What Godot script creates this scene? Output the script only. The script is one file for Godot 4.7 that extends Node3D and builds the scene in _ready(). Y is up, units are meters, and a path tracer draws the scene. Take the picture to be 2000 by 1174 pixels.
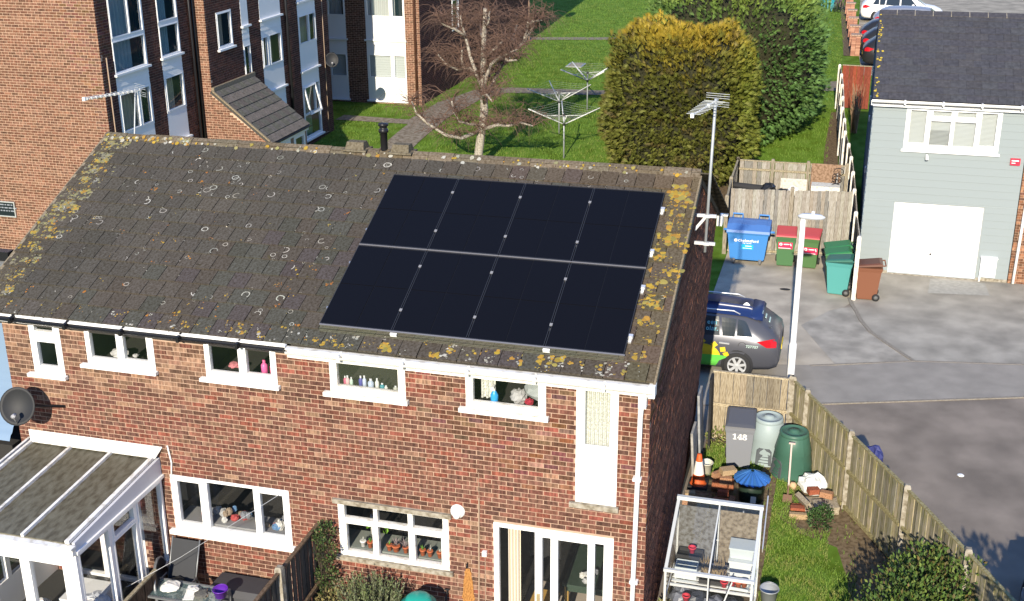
extends Node3D

const EYE := Vector3(2.31623, 11.8519, 15.21954)
const CAM_R := Vector3(0.96323, -0.00688, -0.2686)
const CAM_U := Vector3(-0.08978, 0.93397, -0.34588)
const CAM_F := Vector3(-0.25324, -0.35727, -0.89901)
var rng := RandomNumberGenerator.new()
var mats := {}
var texs := {}
var taken := {}
var cube: BoxMesh


# ---------------------------------------------------------------- mesh building
class MB:
	var st := SurfaceTool.new()
	var col := Color.WHITE
	func _init(smooth := false) -> void:
		st.begin(Mesh.PRIMITIVE_TRIANGLES)
		st.set_smooth_group(0 if smooth else -1)
	func v(p: Vector3) -> void:
		st.set_color(col)
		st.add_vertex(p)
	func tri(a: Vector3, b: Vector3, c: Vector3) -> void:
		v(a); v(b); v(c)
	func quad(a: Vector3, b: Vector3, c: Vector3, d: Vector3) -> void:
		tri(a, b, c); tri(a, c, d)
	func box(o: Vector3, s: Vector3, b := Basis.IDENTITY) -> void:
		hexa(o, s, s, b)
	# a box whose top (+y) has another size in x and z than its bottom; s.y is the height
	func hexa(o: Vector3, s: Vector3, t: Vector3, b := Basis.IDENTITY) -> void:
		var p := []
		for k in 8:
			var q := t if k & 2 else s
			p.append(o + b * Vector3((0.5 if k & 1 else -0.5) * q.x, (0.5 if k & 2 else -0.5) * s.y, (0.5 if k & 4 else -0.5) * q.z))
		quad(p[4], p[6], p[7], p[5]); quad(p[1], p[3], p[2], p[0])
		quad(p[5], p[7], p[3], p[1]); quad(p[0], p[2], p[6], p[4])
		quad(p[6], p[2], p[3], p[7]); quad(p[0], p[4], p[5], p[1])
	func bar(a: Vector3, b: Vector3, w: float, h: float, up := Vector3.UP) -> void:
		var x := (b - a).normalized()
		var z := x.cross(up).normalized()
		if z.length() < 0.5:
			z = x.cross(Vector3.RIGHT).normalized()
		box((a + b) * 0.5, Vector3(a.distance_to(b), h, w), Basis(x, z.cross(x).normalized(), z))
	func tube(pts: Array, rs: Array, n := 6, caps := true) -> void:
		var rings := []
		for i in pts.size():
			var d: Vector3 = pts[mini(i + 1, pts.size() - 1)] - pts[maxi(i - 1, 0)]
			d = d.normalized()
			var s := d.cross(Vector3(0.31, 0.13, 0.94) if absf(d.y) > 0.9 else Vector3.UP).normalized()
			var t := s.cross(d)
			var r := []
			var rad: float = rs[mini(i, rs.size() - 1)]
			for k in n:
				r.append(pts[i] + (s * cos(TAU * k / n) + t * sin(TAU * k / n)) * rad)
			rings.append(r)
		for i in pts.size() - 1:
			for k in n:
				var k2 := (k + 1) % n
				quad(rings[i][k], rings[i + 1][k], rings[i + 1][k2], rings[i][k2])
		if caps:
			for k in range(1, n - 1):
				tri(rings[0][0], rings[0][k], rings[0][k + 1])
				tri(rings[-1][0], rings[-1][k + 1], rings[-1][k])
	# profile of (radius, height) turned round the local y axis
	func lathe(prof: Array, n: int, o := Vector3.ZERO, b := Basis.IDENTITY, squash := Vector2.ONE) -> void:
		for i in prof.size() - 1:
			for k in n:
				var a0 := TAU * k / n
				var a1 := TAU * (k + 1) / n
				var q := []
				for e in [[i, a0], [i, a1], [i + 1, a1], [i + 1, a0]]:
					var w: Vector2 = prof[e[0]]
					q.append(o + b * Vector3(w.x * cos(e[1]) * squash.x, w.y, w.x * sin(e[1]) * squash.y))
				if prof[i].x > 0.0001:
					tri(q[0], q[1], q[2])
				if prof[i + 1].x > 0.0001:
					tri(q[0], q[2], q[3])
	func fan(pts: Array) -> void:
		for k in range(1, pts.size() - 1):
			tri(pts[0], pts[k], pts[k + 1])
	func prism(pts: Array, d: Vector3) -> void:
		var q := pts.map(func(p): return p + d)
		fan(pts)
		q.reverse()
		fan(q)
		q.reverse()
		for k in pts.size():
			var k2 := (k + 1) % pts.size()
			quad(pts[k], q[k], q[k2], pts[k2])
	func done() -> ArrayMesh:
		st.generate_normals()
		return st.commit()


# ---------------------------------------------------------------- names and nodes
func numbered(called: String, parent: Node) -> String:
	var key := "%d/%s" % [parent.get_instance_id(), called]
	var n: int = taken.get(key, 0)
	taken[key] = n + 1
	return called if n == 0 else "%s_%03d" % [called, n]


func add(o: Node3D, called: String, parent: Node = self) -> Node3D:
	o.name = numbered(called, parent)
	parent.add_child(o, true)
	return o


func tag(o: Node3D, label: String, category: String, group := "") -> Node3D:
	o.set_meta("label", label)
	o.set_meta("category", category)
	if group:
		o.set_meta("group", group)
	return o


func thing(called: String, label: String, category: String, at := Vector3.ZERO, turn := 0.0, group := "") -> Node3D:
	var o := add(Node3D.new(), called)
	o.position = at
	o.rotation.y = turn
	return tag(o, label, category, group)


func part(called: String, m, material: Material, parent: Node = self, offset := Vector3.ZERO) -> MeshInstance3D:
	var o := MeshInstance3D.new()
	o.mesh = m.done() if m is MB else m
	o.material_override = material
	o.position = offset
	add(o, called, parent)
	return o


func struct(called: String, m, material: Material) -> MeshInstance3D:
	var o := part(called, m, material)
	o.set_meta("kind", "structure")
	return o


func many(called: String, mesh: Mesh, material: Material, where: Array, cols: Array, parent: Node = self) -> MultiMeshInstance3D:
	var mm := MultiMesh.new()
	mm.transform_format = MultiMesh.TRANSFORM_3D
	mm.use_colors = true
	mm.mesh = mesh
	mm.instance_count = where.size()
	for i in where.size():
		mm.set_instance_transform(i, where[i])
		mm.set_instance_color(i, cols[i % cols.size()])
	var o := MultiMeshInstance3D.new()
	o.multimesh = mm
	o.material_override = material
	add(o, called, parent)
	o.set_meta("kind", "stuff")
	return o


func copy(o: Node3D, at: Vector3, turn: float, label: String) -> Node3D:
	var r: Node3D = o.duplicate()
	add(r, str(o.name).rstrip("0123456789").rstrip("_"))
	r.position = at
	r.rotation.y = turn
	r.set_meta("label", label)
	return r


# ---------------------------------------------------------------- materials
func ntex(key: String, freq: float, octaves: int, lo: Color, hi: Color, size := 512, mid = null) -> NoiseTexture2D:
	if texs.has(key):
		return texs[key]
	var n := FastNoiseLite.new()
	n.noise_type = FastNoiseLite.TYPE_SIMPLEX_SMOOTH
	n.seed = hash(key) % 1000
	n.frequency = freq
	n.fractal_octaves = octaves
	var t := NoiseTexture2D.new()
	t.width = size
	t.height = size
	t.seamless = true
	t.noise = n
	var g := Gradient.new()
	g.set_color(0, lo)
	g.set_color(1, hi)
	g.set_offset(0, 0.15)
	g.set_offset(1, 0.85)
	if mid != null:
		g.add_point(0.5, mid)
	t.color_ramp = g
	texs[key] = t
	return t


func grey(x: float) -> Color:
	return Color(x, x, x)


func tx(key: String) -> Texture2D:
	match key:
		"soft": return ntex(key, 0.012, 4, grey(0.90), grey(1.0))
		"blotch": return ntex(key, 0.01, 5, grey(0.80), grey(1.0))
		"strong": return ntex(key, 0.012, 5, grey(0.68), grey(1.0))
		"grain": return ntex(key, 0.11, 3, grey(0.82), grey(1.0))
		"speckle": return ntex(key, 0.25, 2, grey(0.70), grey(1.0))
		"grass": return ntex(key, 0.014, 5, Color(0.78, 0.80, 0.62), Color(1, 1, 1), 512, Color(0.88, 0.94, 0.8))
		"weather": return ntex(key, 0.02, 5, Color(0.70, 0.67, 0.62), Color(1, 1, 1), 512, Color(0.90, 0.885, 0.86))
		"mossy": return ntex(key, 0.013, 5, Color(0.70, 0.74, 0.42), Color(1, 1, 1), 512, Color(0.95, 0.94, 0.88))
		"dirt": return ntex(key, 0.02, 5, Color(0.86, 0.84, 0.80), Color(1, 1, 1), 512, Color(0.99, 0.985, 0.98))
	return null


# colour is linear; opts: rough, metal, tex, scale, det, dscale, bump (key), bh (cm), bscale, vc, spec
func mat(key: String, color := Color.WHITE, o := {}) -> StandardMaterial3D:
	if mats.has(key):
		return mats[key]
	var m := StandardMaterial3D.new()
	m.resource_name = key
	m.albedo_color = color.linear_to_srgb()
	m.roughness = o.get("rough", 0.85)
	m.metallic = o.get("metal", 0.0)
	m.metallic_specular = o.get("spec", 0.4)
	m.vertex_color_use_as_albedo = o.get("vc", false)
	m.cull_mode = BaseMaterial3D.CULL_DISABLED
	if o.has("tex"):
		m.albedo_texture = tx(o.tex)
		m.uv1_triplanar = true
		m.uv1_world_triplanar = true
		m.uv1_scale = o.get("scale", Vector3.ONE)
	if o.has("det"):
		m.detail_enabled = true
		m.detail_albedo = tx(o.det)
		m.detail_blend_mode = BaseMaterial3D.BLEND_MODE_MUL
		m.detail_uv_layer = BaseMaterial3D.DETAIL_UV_2
		m.uv2_triplanar = true
		m.uv2_world_triplanar = true
		m.uv2_scale = o.get("dscale", Vector3.ONE * 4.0)
	if o.has("bump"):
		m.heightmap_enabled = true
		m.heightmap_texture = tx(o.bump)
		m.heightmap_scale = o.get("bh", 1.0)
		if not o.has("tex"):
			m.uv1_triplanar = true
			m.uv1_world_triplanar = true
			m.uv1_scale = o.get("scale", Vector3.ONE)
	mats[key] = m
	return m


func lc(r: float, g: float, b: float) -> Color:
	return Color(r, g, b)


func glass(key := "glass", tint := Color(0.3, 0.35, 0.38), alpha := 0.03) -> StandardMaterial3D:
	if mats.has(key):
		return mats[key]
	var m := StandardMaterial3D.new()
	m.resource_name = key
	m.albedo_color = Color(tint.r, tint.g, tint.b, alpha)
	m.transparency = BaseMaterial3D.TRANSPARENCY_ALPHA
	m.roughness = 0.03
	m.metallic_specular = 0.5
	m.cull_mode = BaseMaterial3D.CULL_DISABLED
	mats[key] = m
	return m


func leafmat(key: String, back := Color(0.25, 0.3, 0.05)) -> StandardMaterial3D:
	if mats.has(key):
		return mats[key]
	var m := mat(key, Color.WHITE, {"rough": 0.6, "vc": true, "spec": 0.3})
	m.backlight_enabled = true
	m.backlight = back
	return m


func sst(a: float, b: float, x: float) -> float:
	var t := clampf((x - a) / (b - a), 0.0, 1.0)
	return t * t * (3.0 - 2.0 * t)


func terr(x: float, z: float) -> float:
	var off := 10.5 * sst(-8.0, -1.0, x)
	return 1.15 * sst(11.0 + off, 29.0 + off, -z)


func jit(a: float) -> float:
	return rng.randf_range(-a, a)


func vary(c: Color, a: float) -> Color:
	var k := 1.0 + jit(a)
	return Color(c.r * k * (1 + jit(a * 0.3)), c.g * k, c.b * k * (1 + jit(a * 0.3)))


# ---------------------------------------------------------------- walls, openings, bricks
# rectangles left of outer once the holes are cut out
func minus(outer: Rect2, holes: Array) -> Array:
	var ys := [outer.position.y, outer.end.y]
	for h in holes:
		for y in [h.position.y, h.end.y]:
			if y > outer.position.y and y < outer.end.y:
				ys.append(y)
	ys.sort()
	var res := []
	for i in ys.size() - 1:
		if ys[i + 1] - ys[i] < 0.0005:
			continue
		var ym: float = (ys[i] + ys[i + 1]) * 0.5
		var cut := []
		for h in holes:
			if h.position.y < ym and h.end.y > ym:
				cut.append([h.position.x, h.end.x])
		cut.sort_custom(func(a, b): return a[0] < b[0])
		var x := outer.position.x
		for k in cut:
			if k[0] > x + 0.0005:
				res.append(Rect2(x, ys[i], k[0] - x, ys[i + 1] - ys[i]))
			x = maxf(x, k[1])
		if outer.end.x > x + 0.0005:
			res.append(Rect2(x, ys[i], outer.end.x - x, ys[i + 1] - ys[i]))
	return res


func rc(x0: float, y0: float, x1: float, y1: float) -> Rect2:
	return Rect2(x0, y0, x1 - x0, y1 - y0)


# a plane in the world: origin, horizontal axis, outward normal
class Face:
	var o: Vector3
	var u: Vector3
	var n: Vector3
	func _init(oo: Vector3, uu: Vector3, nn: Vector3) -> void:
		o = oo; u = uu; n = nn
	func p(x: float, y: float, out := 0.0) -> Vector3:
		return o + u * x + Vector3.UP * y + n * out
	func basis() -> Basis:
		return Basis(u, Vector3.UP, n)


func slab(mb: MB, f: Face, r: Rect2, back: float, front: float) -> void:
	mb.box(f.p(r.get_center().x, r.get_center().y, (back + front) * 0.5), Vector3(r.size.x, r.size.y, front - back), f.basis())


func slabs(f: Face, rects: Array, back: float, front: float) -> MB:
	var mb := MB.new()
	for r in rects:
		slab(mb, f, r, back, front)
	return mb


# bricks in stretcher bond on a face; appends [transform, colour, distance, whole] to list
func lay(list: Array, f: Face, r: Rect2, holes: Array, pal: Array, inside = null, warp = null, tone = null, proud := 0.003) -> void:
	var k := 0
	var y := r.position.y
	while y + 0.06 < r.end.y:
		var x := r.position.x - (0.1125 if k % 2 else 0.0)
		while x < r.end.x:
			var a := maxf(x, r.position.x)
			var b := minf(x + 0.215, r.end.x)
			x += 0.225
			var spans := [[a, b]]
			for h in holes:
				if h.position.y < y + 0.045 and h.end.y > y + 0.02:
					var nxt := []
					for s in spans:
						if h.end.x <= s[0] or h.position.x >= s[1]:
							nxt.append(s)
							continue
						if h.position.x > s[0]:
							nxt.append([s[0], h.position.x])
						if h.end.x < s[1]:
							nxt.append([h.end.x, s[1]])
					spans = nxt
			for s in spans:
				var w: float = s[1] - s[0]
				if w < 0.03:
					continue
				var cx: float = (s[0] + s[1]) * 0.5
				var cy := y + 0.0325
				if inside != null and not inside.call(cx, cy):
					continue
				var c: Color = pal[rng.randi() % pal.size()]
				if tone != null:
					c = tone.call(cx, cy, c)
				var p := f.p(cx, cy, -0.02 + rng.randf() * proud)
				if warp != null:
					p = warp.call(p)
				var bs := f.basis() * Basis(Vector3.UP, jit(0.006))
				c = Color(c.r * 1.30, c.g * 1.22, c.b * 1.2)
				list.append([Transform3D(bs * Basis.from_scale(Vector3(w - 0.003, 0.063, 0.04)), p), vary(c, 0.14), p.distance_squared_to(EYE), w > 0.2])
		y += 0.075
		k += 1


func finish_bricks(list: Array, parent: Node3D, singles := 300, shift := Vector3.ZERO) -> void:
	var bm := mat("brick", Color.WHITE, {"vc": true, "rough": 0.92, "tex": "strong", "scale": Vector3(2.6, 0.6, 2.6), "det": "grain", "dscale": Vector3.ONE * 5.0, "spec": 0.2})
	list.sort_custom(func(a, b): return a[2] < b[2])
	var rest := []
	var cols := []
	var n := 0
	for e in list:
		if shift != Vector3.ZERO:
			e[0].origin -= shift
		if e[3] and n < singles:
			n += 1
			var q := Color(snappedf(e[1].r, 0.035), snappedf(e[1].g, 0.03), snappedf(e[1].b, 0.03))
			var key := "brick_%d_%d_%d" % [int(q.r * 1000), int(q.g * 1000), int(q.b * 1000)]
			var o := MeshInstance3D.new()
			o.mesh = cube
			o.material_override = mat(key, Color(maxf(q.r, 0.03), maxf(q.g, 0.02), maxf(q.b, 0.02)), {"rough": 0.92, "tex": "strong", "scale": Vector3(2.6, 0.6, 2.6), "det": "grain", "dscale": Vector3.ONE * 5.0, "spec": 0.2})
			o.transform = e[0]
			add(o, "brick", parent)
		else:
			rest.append(e[0])
			cols.append(e[1])
	many("brick_courses", cube, bm, rest, cols, parent)


# a window: frame (outer minus panes), panes, optional sill; a part with sub-parts
func window(parent: Node3D, f: Face, outer: Rect2, panes: Array, opt := {}) -> MeshInstance3D:
	var fm: Material = opt.get("mat", mat("upvc"))
	var out: float = opt.get("out", 0.012)
	var mb := slabs(f, minus(outer, panes), -0.06, out)
	# raised sash rims round the panes
	for p in panes:
		var g := 0.028
		for r in minus(Rect2(p.position - Vector2(g, g), p.size + Vector2(2 * g, 2 * g)), [p]):
			slab(mb, f, r, out - 0.001, out + 0.010)
	var w := part(opt.get("name", "window"), mb, fm, parent)
	for p in panes:
		var q := MB.new()
		var c: Vector2 = p.position
		var d: Vector2 = p.end
		q.quad(f.p(c.x, c.y, -0.025), f.p(d.x, c.y, -0.025), f.p(d.x, d.y, -0.025), f.p(c.x, d.y, -0.025))
		part("pane", q, opt.get("glass", glass()), w)
	if opt.has("sill"):
		var s: Rect2 = opt.sill
		part("sill", slabs(f, [s], 0.013, opt.get("sill_out", 0.10)), opt.get("sill_mat", fm), w)
	return w


# the room behind an opening: back wall, sides, floor and ceiling with thickness
func room(parent: Node3D, f: Face, r: Rect2, depth: float, m: Material, grow := 0.25) -> void:
	var g := Rect2(r.position - Vector2(grow, grow * 0.2), r.size + Vector2(grow * 2, grow * 0.3))
	var mb := MB.new()
	var t := 0.06
	slab(mb, f, Rect2(g.position - Vector2(t, t), g.size + Vector2(2 * t, 2 * t)), -depth - t, -depth)
	for q in minus(Rect2(g.position - Vector2(t, t), g.size + Vector2(2 * t, 2 * t)), [g]):
		slab(mb, f, q, -depth, -0.105)
	part("room", mb, m, parent)


func text(called: String, s: String, size: float, xf: Transform3D, m: Material, parent: Node3D, serif := false) -> void:
	var t := TextMesh.new()
	t.text = s
	var fo := SystemFont.new()
	fo.font_names = PackedStringArray(["Droid Serif" if serif else "Droid Sans"])
	fo.font_weight = 700
	t.font = fo
	t.font_size = 32
	t.pixel_size = size / 32.0
	t.depth = 0.004
	var o := part(called, t, m, parent)
	o.transform = xf


func _ready() -> void:
	rng.seed = 4711
	# ------------------------------------------------------------ camera, sky, sun
	var cam := Camera3D.new()
	cam.name = "camera"
	cam.transform = Transform3D(Basis(CAM_R, CAM_U, -CAM_F), EYE)
	cam.fov = 27.537
	cam.near = 0.1
	cam.far = 2000.0
	add_child(cam)
	cam.current = true
	var sky := ProceduralSkyMaterial.new()
	sky.sky_top_color = Color(0.33, 0.48, 0.72)
	sky.sky_horizon_color = Color(0.76, 0.82, 0.88)
	sky.sky_curve = 0.14
	sky.ground_bottom_color = Color(0.28, 0.27, 0.24)
	sky.ground_horizon_color = Color(0.62, 0.68, 0.72)
	sky.sky_energy_multiplier = 1.0
	var s := Sky.new()
	s.sky_material = sky
	var env := Environment.new()
	env.background_mode = Environment.BG_SKY
	env.sky = s
	env.background_energy_multiplier = 1.15
	env.tonemap_mode = Environment.TONE_MAPPER_LINEAR
	env.tonemap_exposure = 1.65
	env.sdfgi_enabled = true
	env.ssao_enabled = true
	env.ssil_enabled = true
	var we := WorldEnvironment.new()
	we.name = "environment"
	we.environment = env
	add_child(we)
	var sun := DirectionalLight3D.new()
	sun.name = "sun"
	sun.light_energy = 1.6
	sun.light_color = Color(1.0, 0.955, 0.87)
	sun.light_angular_distance = 0.5
	sun.shadow_enabled = true
	sun.basis = Basis.looking_at(Vector3(-0.045, -0.441, -1.0).normalized())
	add_child(sun)

	cube = BoxMesh.new()
	base_materials()
	build_ground()
	build_house()
	build_flats()
	build_grey_house()
	build_neighbour()
	build_roof_things()
	build_fences()
	build_conservatory()
	build_yard()
	build_court()
	build_garden()
	build_greenhouse()
	build_far()
	build_plants()


func base_materials() -> void:
	mat("upvc", lc(0.80, 0.80, 0.79), {"rough": 0.35})
	mat("whitewood", lc(0.76, 0.75, 0.72), {"rough": 0.6, "tex": "dirt", "scale": Vector3(0.6, 1.2, 0.6)})
	mat("mortar_flat", lc(0.47, 0.33, 0.24), {"rough": 0.95})
	mat("mortar", lc(0.54, 0.37, 0.27), {"rough": 0.95, "tex": "soft", "scale": Vector3.ONE * 0.5, "det": "grain", "dscale": Vector3.ONE * 6.0})
	mat("mortar_dark", lc(0.42, 0.31, 0.23), {"rough": 0.95, "tex": "soft", "scale": Vector3.ONE * 0.5})
	mat("black", lc(0.012, 0.012, 0.014), {"rough": 0.35})
	mat("rubber", lc(0.02, 0.02, 0.021), {"rough": 0.8})
	mat("steel", lc(0.42, 0.43, 0.44), {"rough": 0.45, "metal": 0.75})
	mat("alu", lc(0.60, 0.61, 0.62), {"rough": 0.4, "metal": 0.55})
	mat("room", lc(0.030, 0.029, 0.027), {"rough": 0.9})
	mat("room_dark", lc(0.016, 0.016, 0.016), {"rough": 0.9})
	mat("concrete", lc(0.42, 0.39, 0.33), {"rough": 0.9, "tex": "weather", "scale": Vector3.ONE * 0.7, "det": "grain", "dscale": Vector3.ONE * 5.0})
	mat("timber", lc(0.36, 0.325, 0.26), {"rough": 0.9, "tex": "weather", "scale": Vector3(3.0, 0.35, 3.0), "det": "grain", "dscale": Vector3(6, 0.6, 6)})
	mat("white_plastic", lc(0.72, 0.72, 0.70), {"rough": 0.4})
	mat("terracotta", lc(0.42, 0.115, 0.045), {"rough": 0.8})
	mat("bark", lc(0.10, 0.075, 0.055), {"rough": 0.95, "tex": "strong", "scale": Vector3(3, 1, 3)})


# a sheet that follows the ground, dy above it
func sheet(called: String, poly: Array, m: Material, dy: float, step := 1.0, kind := true) -> MeshInstance3D:
	var mb := MB.new(true)
	var pv := PackedVector2Array(poly)
	var lo := pv[0]
	var hi := pv[0]
	for q in pv:
		lo = lo.min(q)
		hi = hi.max(q)
	var x := lo.x
	while x < hi.x:
		var z := lo.y
		while z < hi.y:
			var cell := PackedVector2Array([Vector2(x, z), Vector2(x + step, z), Vector2(x + step, z + step), Vector2(x, z + step)])
			for piece in Geometry2D.intersect_polygons(pv, cell):
				var ix := Geometry2D.triangulate_polygon(piece)
				for k in range(0, ix.size(), 3):
					var t := []
					for j in 3:
						var q: Vector2 = piece[ix[k + j]]
						t.append(Vector3(q.x, terr(q.x, q.y) + dy, q.y))
					if (t[1] - t[0]).cross(t[2] - t[0]).y > 0:
						mb.tri(t[0], t[2], t[1])
					else:
						mb.tri(t[0], t[1], t[2])
			z += step
		x += step
	return struct(called, mb, m) if kind else part(called, mb, m)


func build_ground() -> void:
	var lawn := mat("lawn", lc(0.18, 0.28, 0.05), {"rough": 0.95, "tex": "grass", "scale": Vector3.ONE * 0.16, "det": "speckle", "dscale": Vector3.ONE * 1.3, "spec": 0.15})
	var mb := MB.new(true)
	var xs := [-600.0, -250.0, -120.0, -60.0]
	var x := -36.0
	while x <= 20.0:
		xs.append(x)
		x += 1.0
	xs += [40.0, 80.0, 200.0, 600.0]
	var zs := [-900.0, -400.0, -220.0, -140.0, -100.0]
	x = -70.0
	while x <= 10.0:
		zs.append(x)
		x += 1.0
	zs += [30.0, 80.0, 250.0, 600.0]
	for i in xs.size() - 1:
		for j in zs.size() - 1:
			var p := []
			for e in [[i, j], [i, j + 1], [i + 1, j + 1], [i + 1, j]]:
				p.append(Vector3(xs[e[0]], terr(xs[e[0]], zs[e[1]]), zs[e[1]]))
			mb.quad(p[0], p[3], p[2], p[1])
	struct("ground", mb, lawn)
	var old := mat("old_asphalt", lc(0.34, 0.285, 0.23), {"rough": 0.95, "tex": "blotch", "scale": Vector3.ONE * 0.12, "det": "speckle", "dscale": Vector3.ONE * 0.9})
	var gravel := mat("court_concrete", lc(0.62, 0.545, 0.43), {"rough": 0.95, "tex": "blotch", "scale": Vector3.ONE * 0.14, "det": "speckle", "dscale": Vector3.ONE * 0.9})
	var smooth := mat("driveway_concrete", lc(0.44, 0.405, 0.34), {"rough": 0.9, "tex": "blotch", "scale": Vector3.ONE * 0.25, "det": "grain", "dscale": Vector3.ONE * 3.0})
	var band := mat("road_concrete", lc(0.345, 0.315, 0.27), {"rough": 0.9, "tex": "soft", "scale": Vector3.ONE * 0.2, "det": "grain", "dscale": Vector3.ONE * 3.0})
	var v2 := func(a): return a.map(func(q): return Vector2(q[0], q[1]))
	sheet("road", v2.call([[-0.9, -20.3], [14, -20.3], [14, 8], [-0.9, 8]]), old, 0.02, 4.0)
	sheet("parking_court", v2.call([[-0.9, -20.5], [2.72, -20.5], [2.72, -16.6], [2.45, -16.0], [1.55, -14.7], [2.5, -12.3], [-0.9, -11.6]]), gravel, 0.024, 2.0)
	sheet("pavement_apron", v2.call([[1.55, -14.7], [2.2, -15.9], [2.5, -16.2], [2.85, -16.35], [3.26, -14.68], [4.27, -13.03], [2.5, -12.3]]), smooth, 0.028, 2.0)
	sheet("driveway", v2.call([[2.75, -20.5], [12, -20.5], [12, -14.4], [4.27, -13.03], [3.26, -14.68], [2.85, -16.35], [2.75, -17.0]]), mat("drive2", lc(0.49, 0.455, 0.385), {"rough": 0.9, "tex": "blotch", "scale": Vector3.ONE * 0.15, "det": "speckle", "dscale": Vector3.ONE * 0.8}), 0.032, 2.0)
	sheet("pavement", v2.call([[-0.9, -11.6], [2.5, -12.3], [4.27, -13.03], [12, -14.4], [12, -12.0], [6.57, -11.6], [2.52, -10.2], [-0.9, -9.2]]), band, 0.036, 2.0)
	# a flush kerb curving round the driveway, and the dropped kerb along the pavement
	var kb := MB.new()
	var edge := [[2.70, -17.0], [2.78, -16.5], [2.90, -16.0], [3.02, -15.4], [3.26, -14.68], [3.72, -13.9], [4.27, -13.03]]
	for i in edge.size() - 1:
		kb.bar(Vector3(edge[i][0], 0.03, edge[i][1]), Vector3(edge[i + 1][0], 0.03, edge[i + 1][1]), 0.10, 0.03)
	var edge2 := [[1.9, -12.15], [4.27, -13.04], [8, -13.7], [12, -14.42]]
	for i in edge2.size() - 1:
		kb.bar(Vector3(edge2[i][0], 0.028, edge2[i][1]), Vector3(edge2[i + 1][0], 0.028, edge2[i + 1][1]), 0.06, 0.03)
	var edge3 := [[1.8, -9.95], [2.52, -10.2], [6.57, -11.6], [12, -12.0]]
	for i in edge3.size() - 1:
		kb.bar(Vector3(edge3[i][0], 0.028, edge3[i][1]), Vector3(edge3[i + 1][0], 0.028, edge3[i + 1][1]), 0.07, 0.035)
	struct("kerb", kb, mat("kerb_stone", lc(0.27, 0.25, 0.22), {"rough": 0.9, "tex": "weather", "scale": Vector3.ONE * 2.0}))
	sheet("door_apron", v2.call([[4.85, -19.1], [6.3, -19.1], [6.35, -18.1], [4.75, -17.9]]), mat("apron_concrete", lc(0.40, 0.39, 0.35), {"rough": 0.9, "tex": "soft", "det": "grain"}), 0.038, 2.0)
	# back lawn paths
	var path := mat("path_concrete", lc(0.30, 0.26, 0.21), {"rough": 0.95, "tex": "weather", "scale": Vector3.ONE * 0.4, "det": "grain", "dscale": Vector3.ONE * 3.0})
	sheet("path", v2.call([[-17.5, -30.25], [-14.65, -30.05], [-14.6, -33.5], [-13.9, -36.3], [-12.6, -37.3], [-8.4, -37.6], [0.0, -41.3], [2.2, -42.6], [2.2, -40.2], [0.0, -39.4], [-8.4, -36.6], [-12.3, -36.1], [-13.0, -34.8], [-13.25, -31], [-13.0, -25.5], [-13.2, -16], [-14.3, -16], [-14.2, -25.5], [-14.4, -29.3], [-17.5, -29.35]]), path, 0.02)
	sheet("far_path", v2.call([[-17, -51.0], [-11, -52.3], [-4, -53.4], [-4, -52.5], [-11, -51.4], [-17, -50.1]]), path, 0.02)
	sheet("car_park", v2.call([[1.9, -120], [60, -120], [60, -44], [2.6, -44], [2.3, -52]]), mat("far_concrete", lc(0.36, 0.32, 0.245), {"rough": 0.9, "tex": "blotch", "scale": Vector3.ONE * 0.15}), 0.02, 8.0)
	var soil := mat("soil", lc(0.20, 0.145, 0.09), {"rough": 0.95, "tex": "weather", "scale": Vector3.ONE * 0.8, "det": "speckle", "dscale": Vector3.ONE * 2.0})
	sheet("bare_soil", v2.call([[-3.4, -24.0], [-1.35, -24.0], [-0.95, -27.2], [-0.75, -28.5], [-1.2, -30.5], [-3, -31]]), soil, 0.016)
	sheet("bare_soil_strip", v2.call([[1.62, -24.5], [2.2, -24.5], [1.75, -36], [1.5, -36], [1.45, -31]]), soil, 0.016)
	sheet("wall_soil_strip", v2.call([[1.65, -49.2], [2.0, -49.2], [1.75, -69], [0.95, -69]]), soil, 0.016)
	var mh := thing("manhole_cover", "pale square manhole cover set in the back lawn", "manhole", Vector3(-10.87, 1.16, -43.4))
	var q := MB.new()
	q.box(Vector3(0, 0.02, 0), Vector3(0.62, 0.04, 0.9))
	part("lid", q, mat("concrete"), mh)
	q = MB.new()
	for r in minus(rc(-0.4, -0.54, 0.4, 0.54), [rc(-0.31, -0.45, 0.31, 0.45)]):
		q.box(Vector3(r.get_center().x, 0.015, r.get_center().y), Vector3(r.size.x, 0.03, r.size.y))
	part("rim", q, mat("steel"), mh)
	# gardens
	sheet("garden_ground", v2.call([[0.02, -7.75], [1.65, -7.8], [2.83, -5.65], [3.75, -3.85], [4.62, -2.0], [6.3, 1.5], [6.3, 8], [-11, 8], [-11, 0.02], [0.02, 0.02]]), mat("garden_soil", lc(0.27, 0.20, 0.12), {"rough": 0.95, "tex": "weather", "scale": Vector3.ONE * 0.8, "det": "speckle", "dscale": Vector3.ONE * 2.0}), 0.05, 2.0)
	sheet("garden_lawn", v2.call([[1.55, -6.9], [1.9, -6.0], [1.65, -5.0], [2.1, -4.5], [2.75, -4.2], [2.95, -3.2], [3.0, -2.4], [3.1, -1], [3.1, 6], [1.55, 6]]), lawn, 0.054, 1.0)
	sheet("garden_lawn_corner", v2.call([[0.05, -7.5], [1.3, -7.6], [1.2, -6.4], [0.5, -6.1], [0.05, -6.5]]), lawn, 0.054, 1.0)
	sheet("patio", v2.call([[-5.0, 0.05], [0.0, 0.05], [0.0, 6], [-5.0, 6]]), mat("concrete"), 0.054, 2.0)
	sheet("yard_paving", v2.call([[-7.7, 0.05], [-5.2, 0.05], [-5.2, 6], [-7.7, 6]]), mat("concrete"), 0.054, 2.0)


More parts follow.
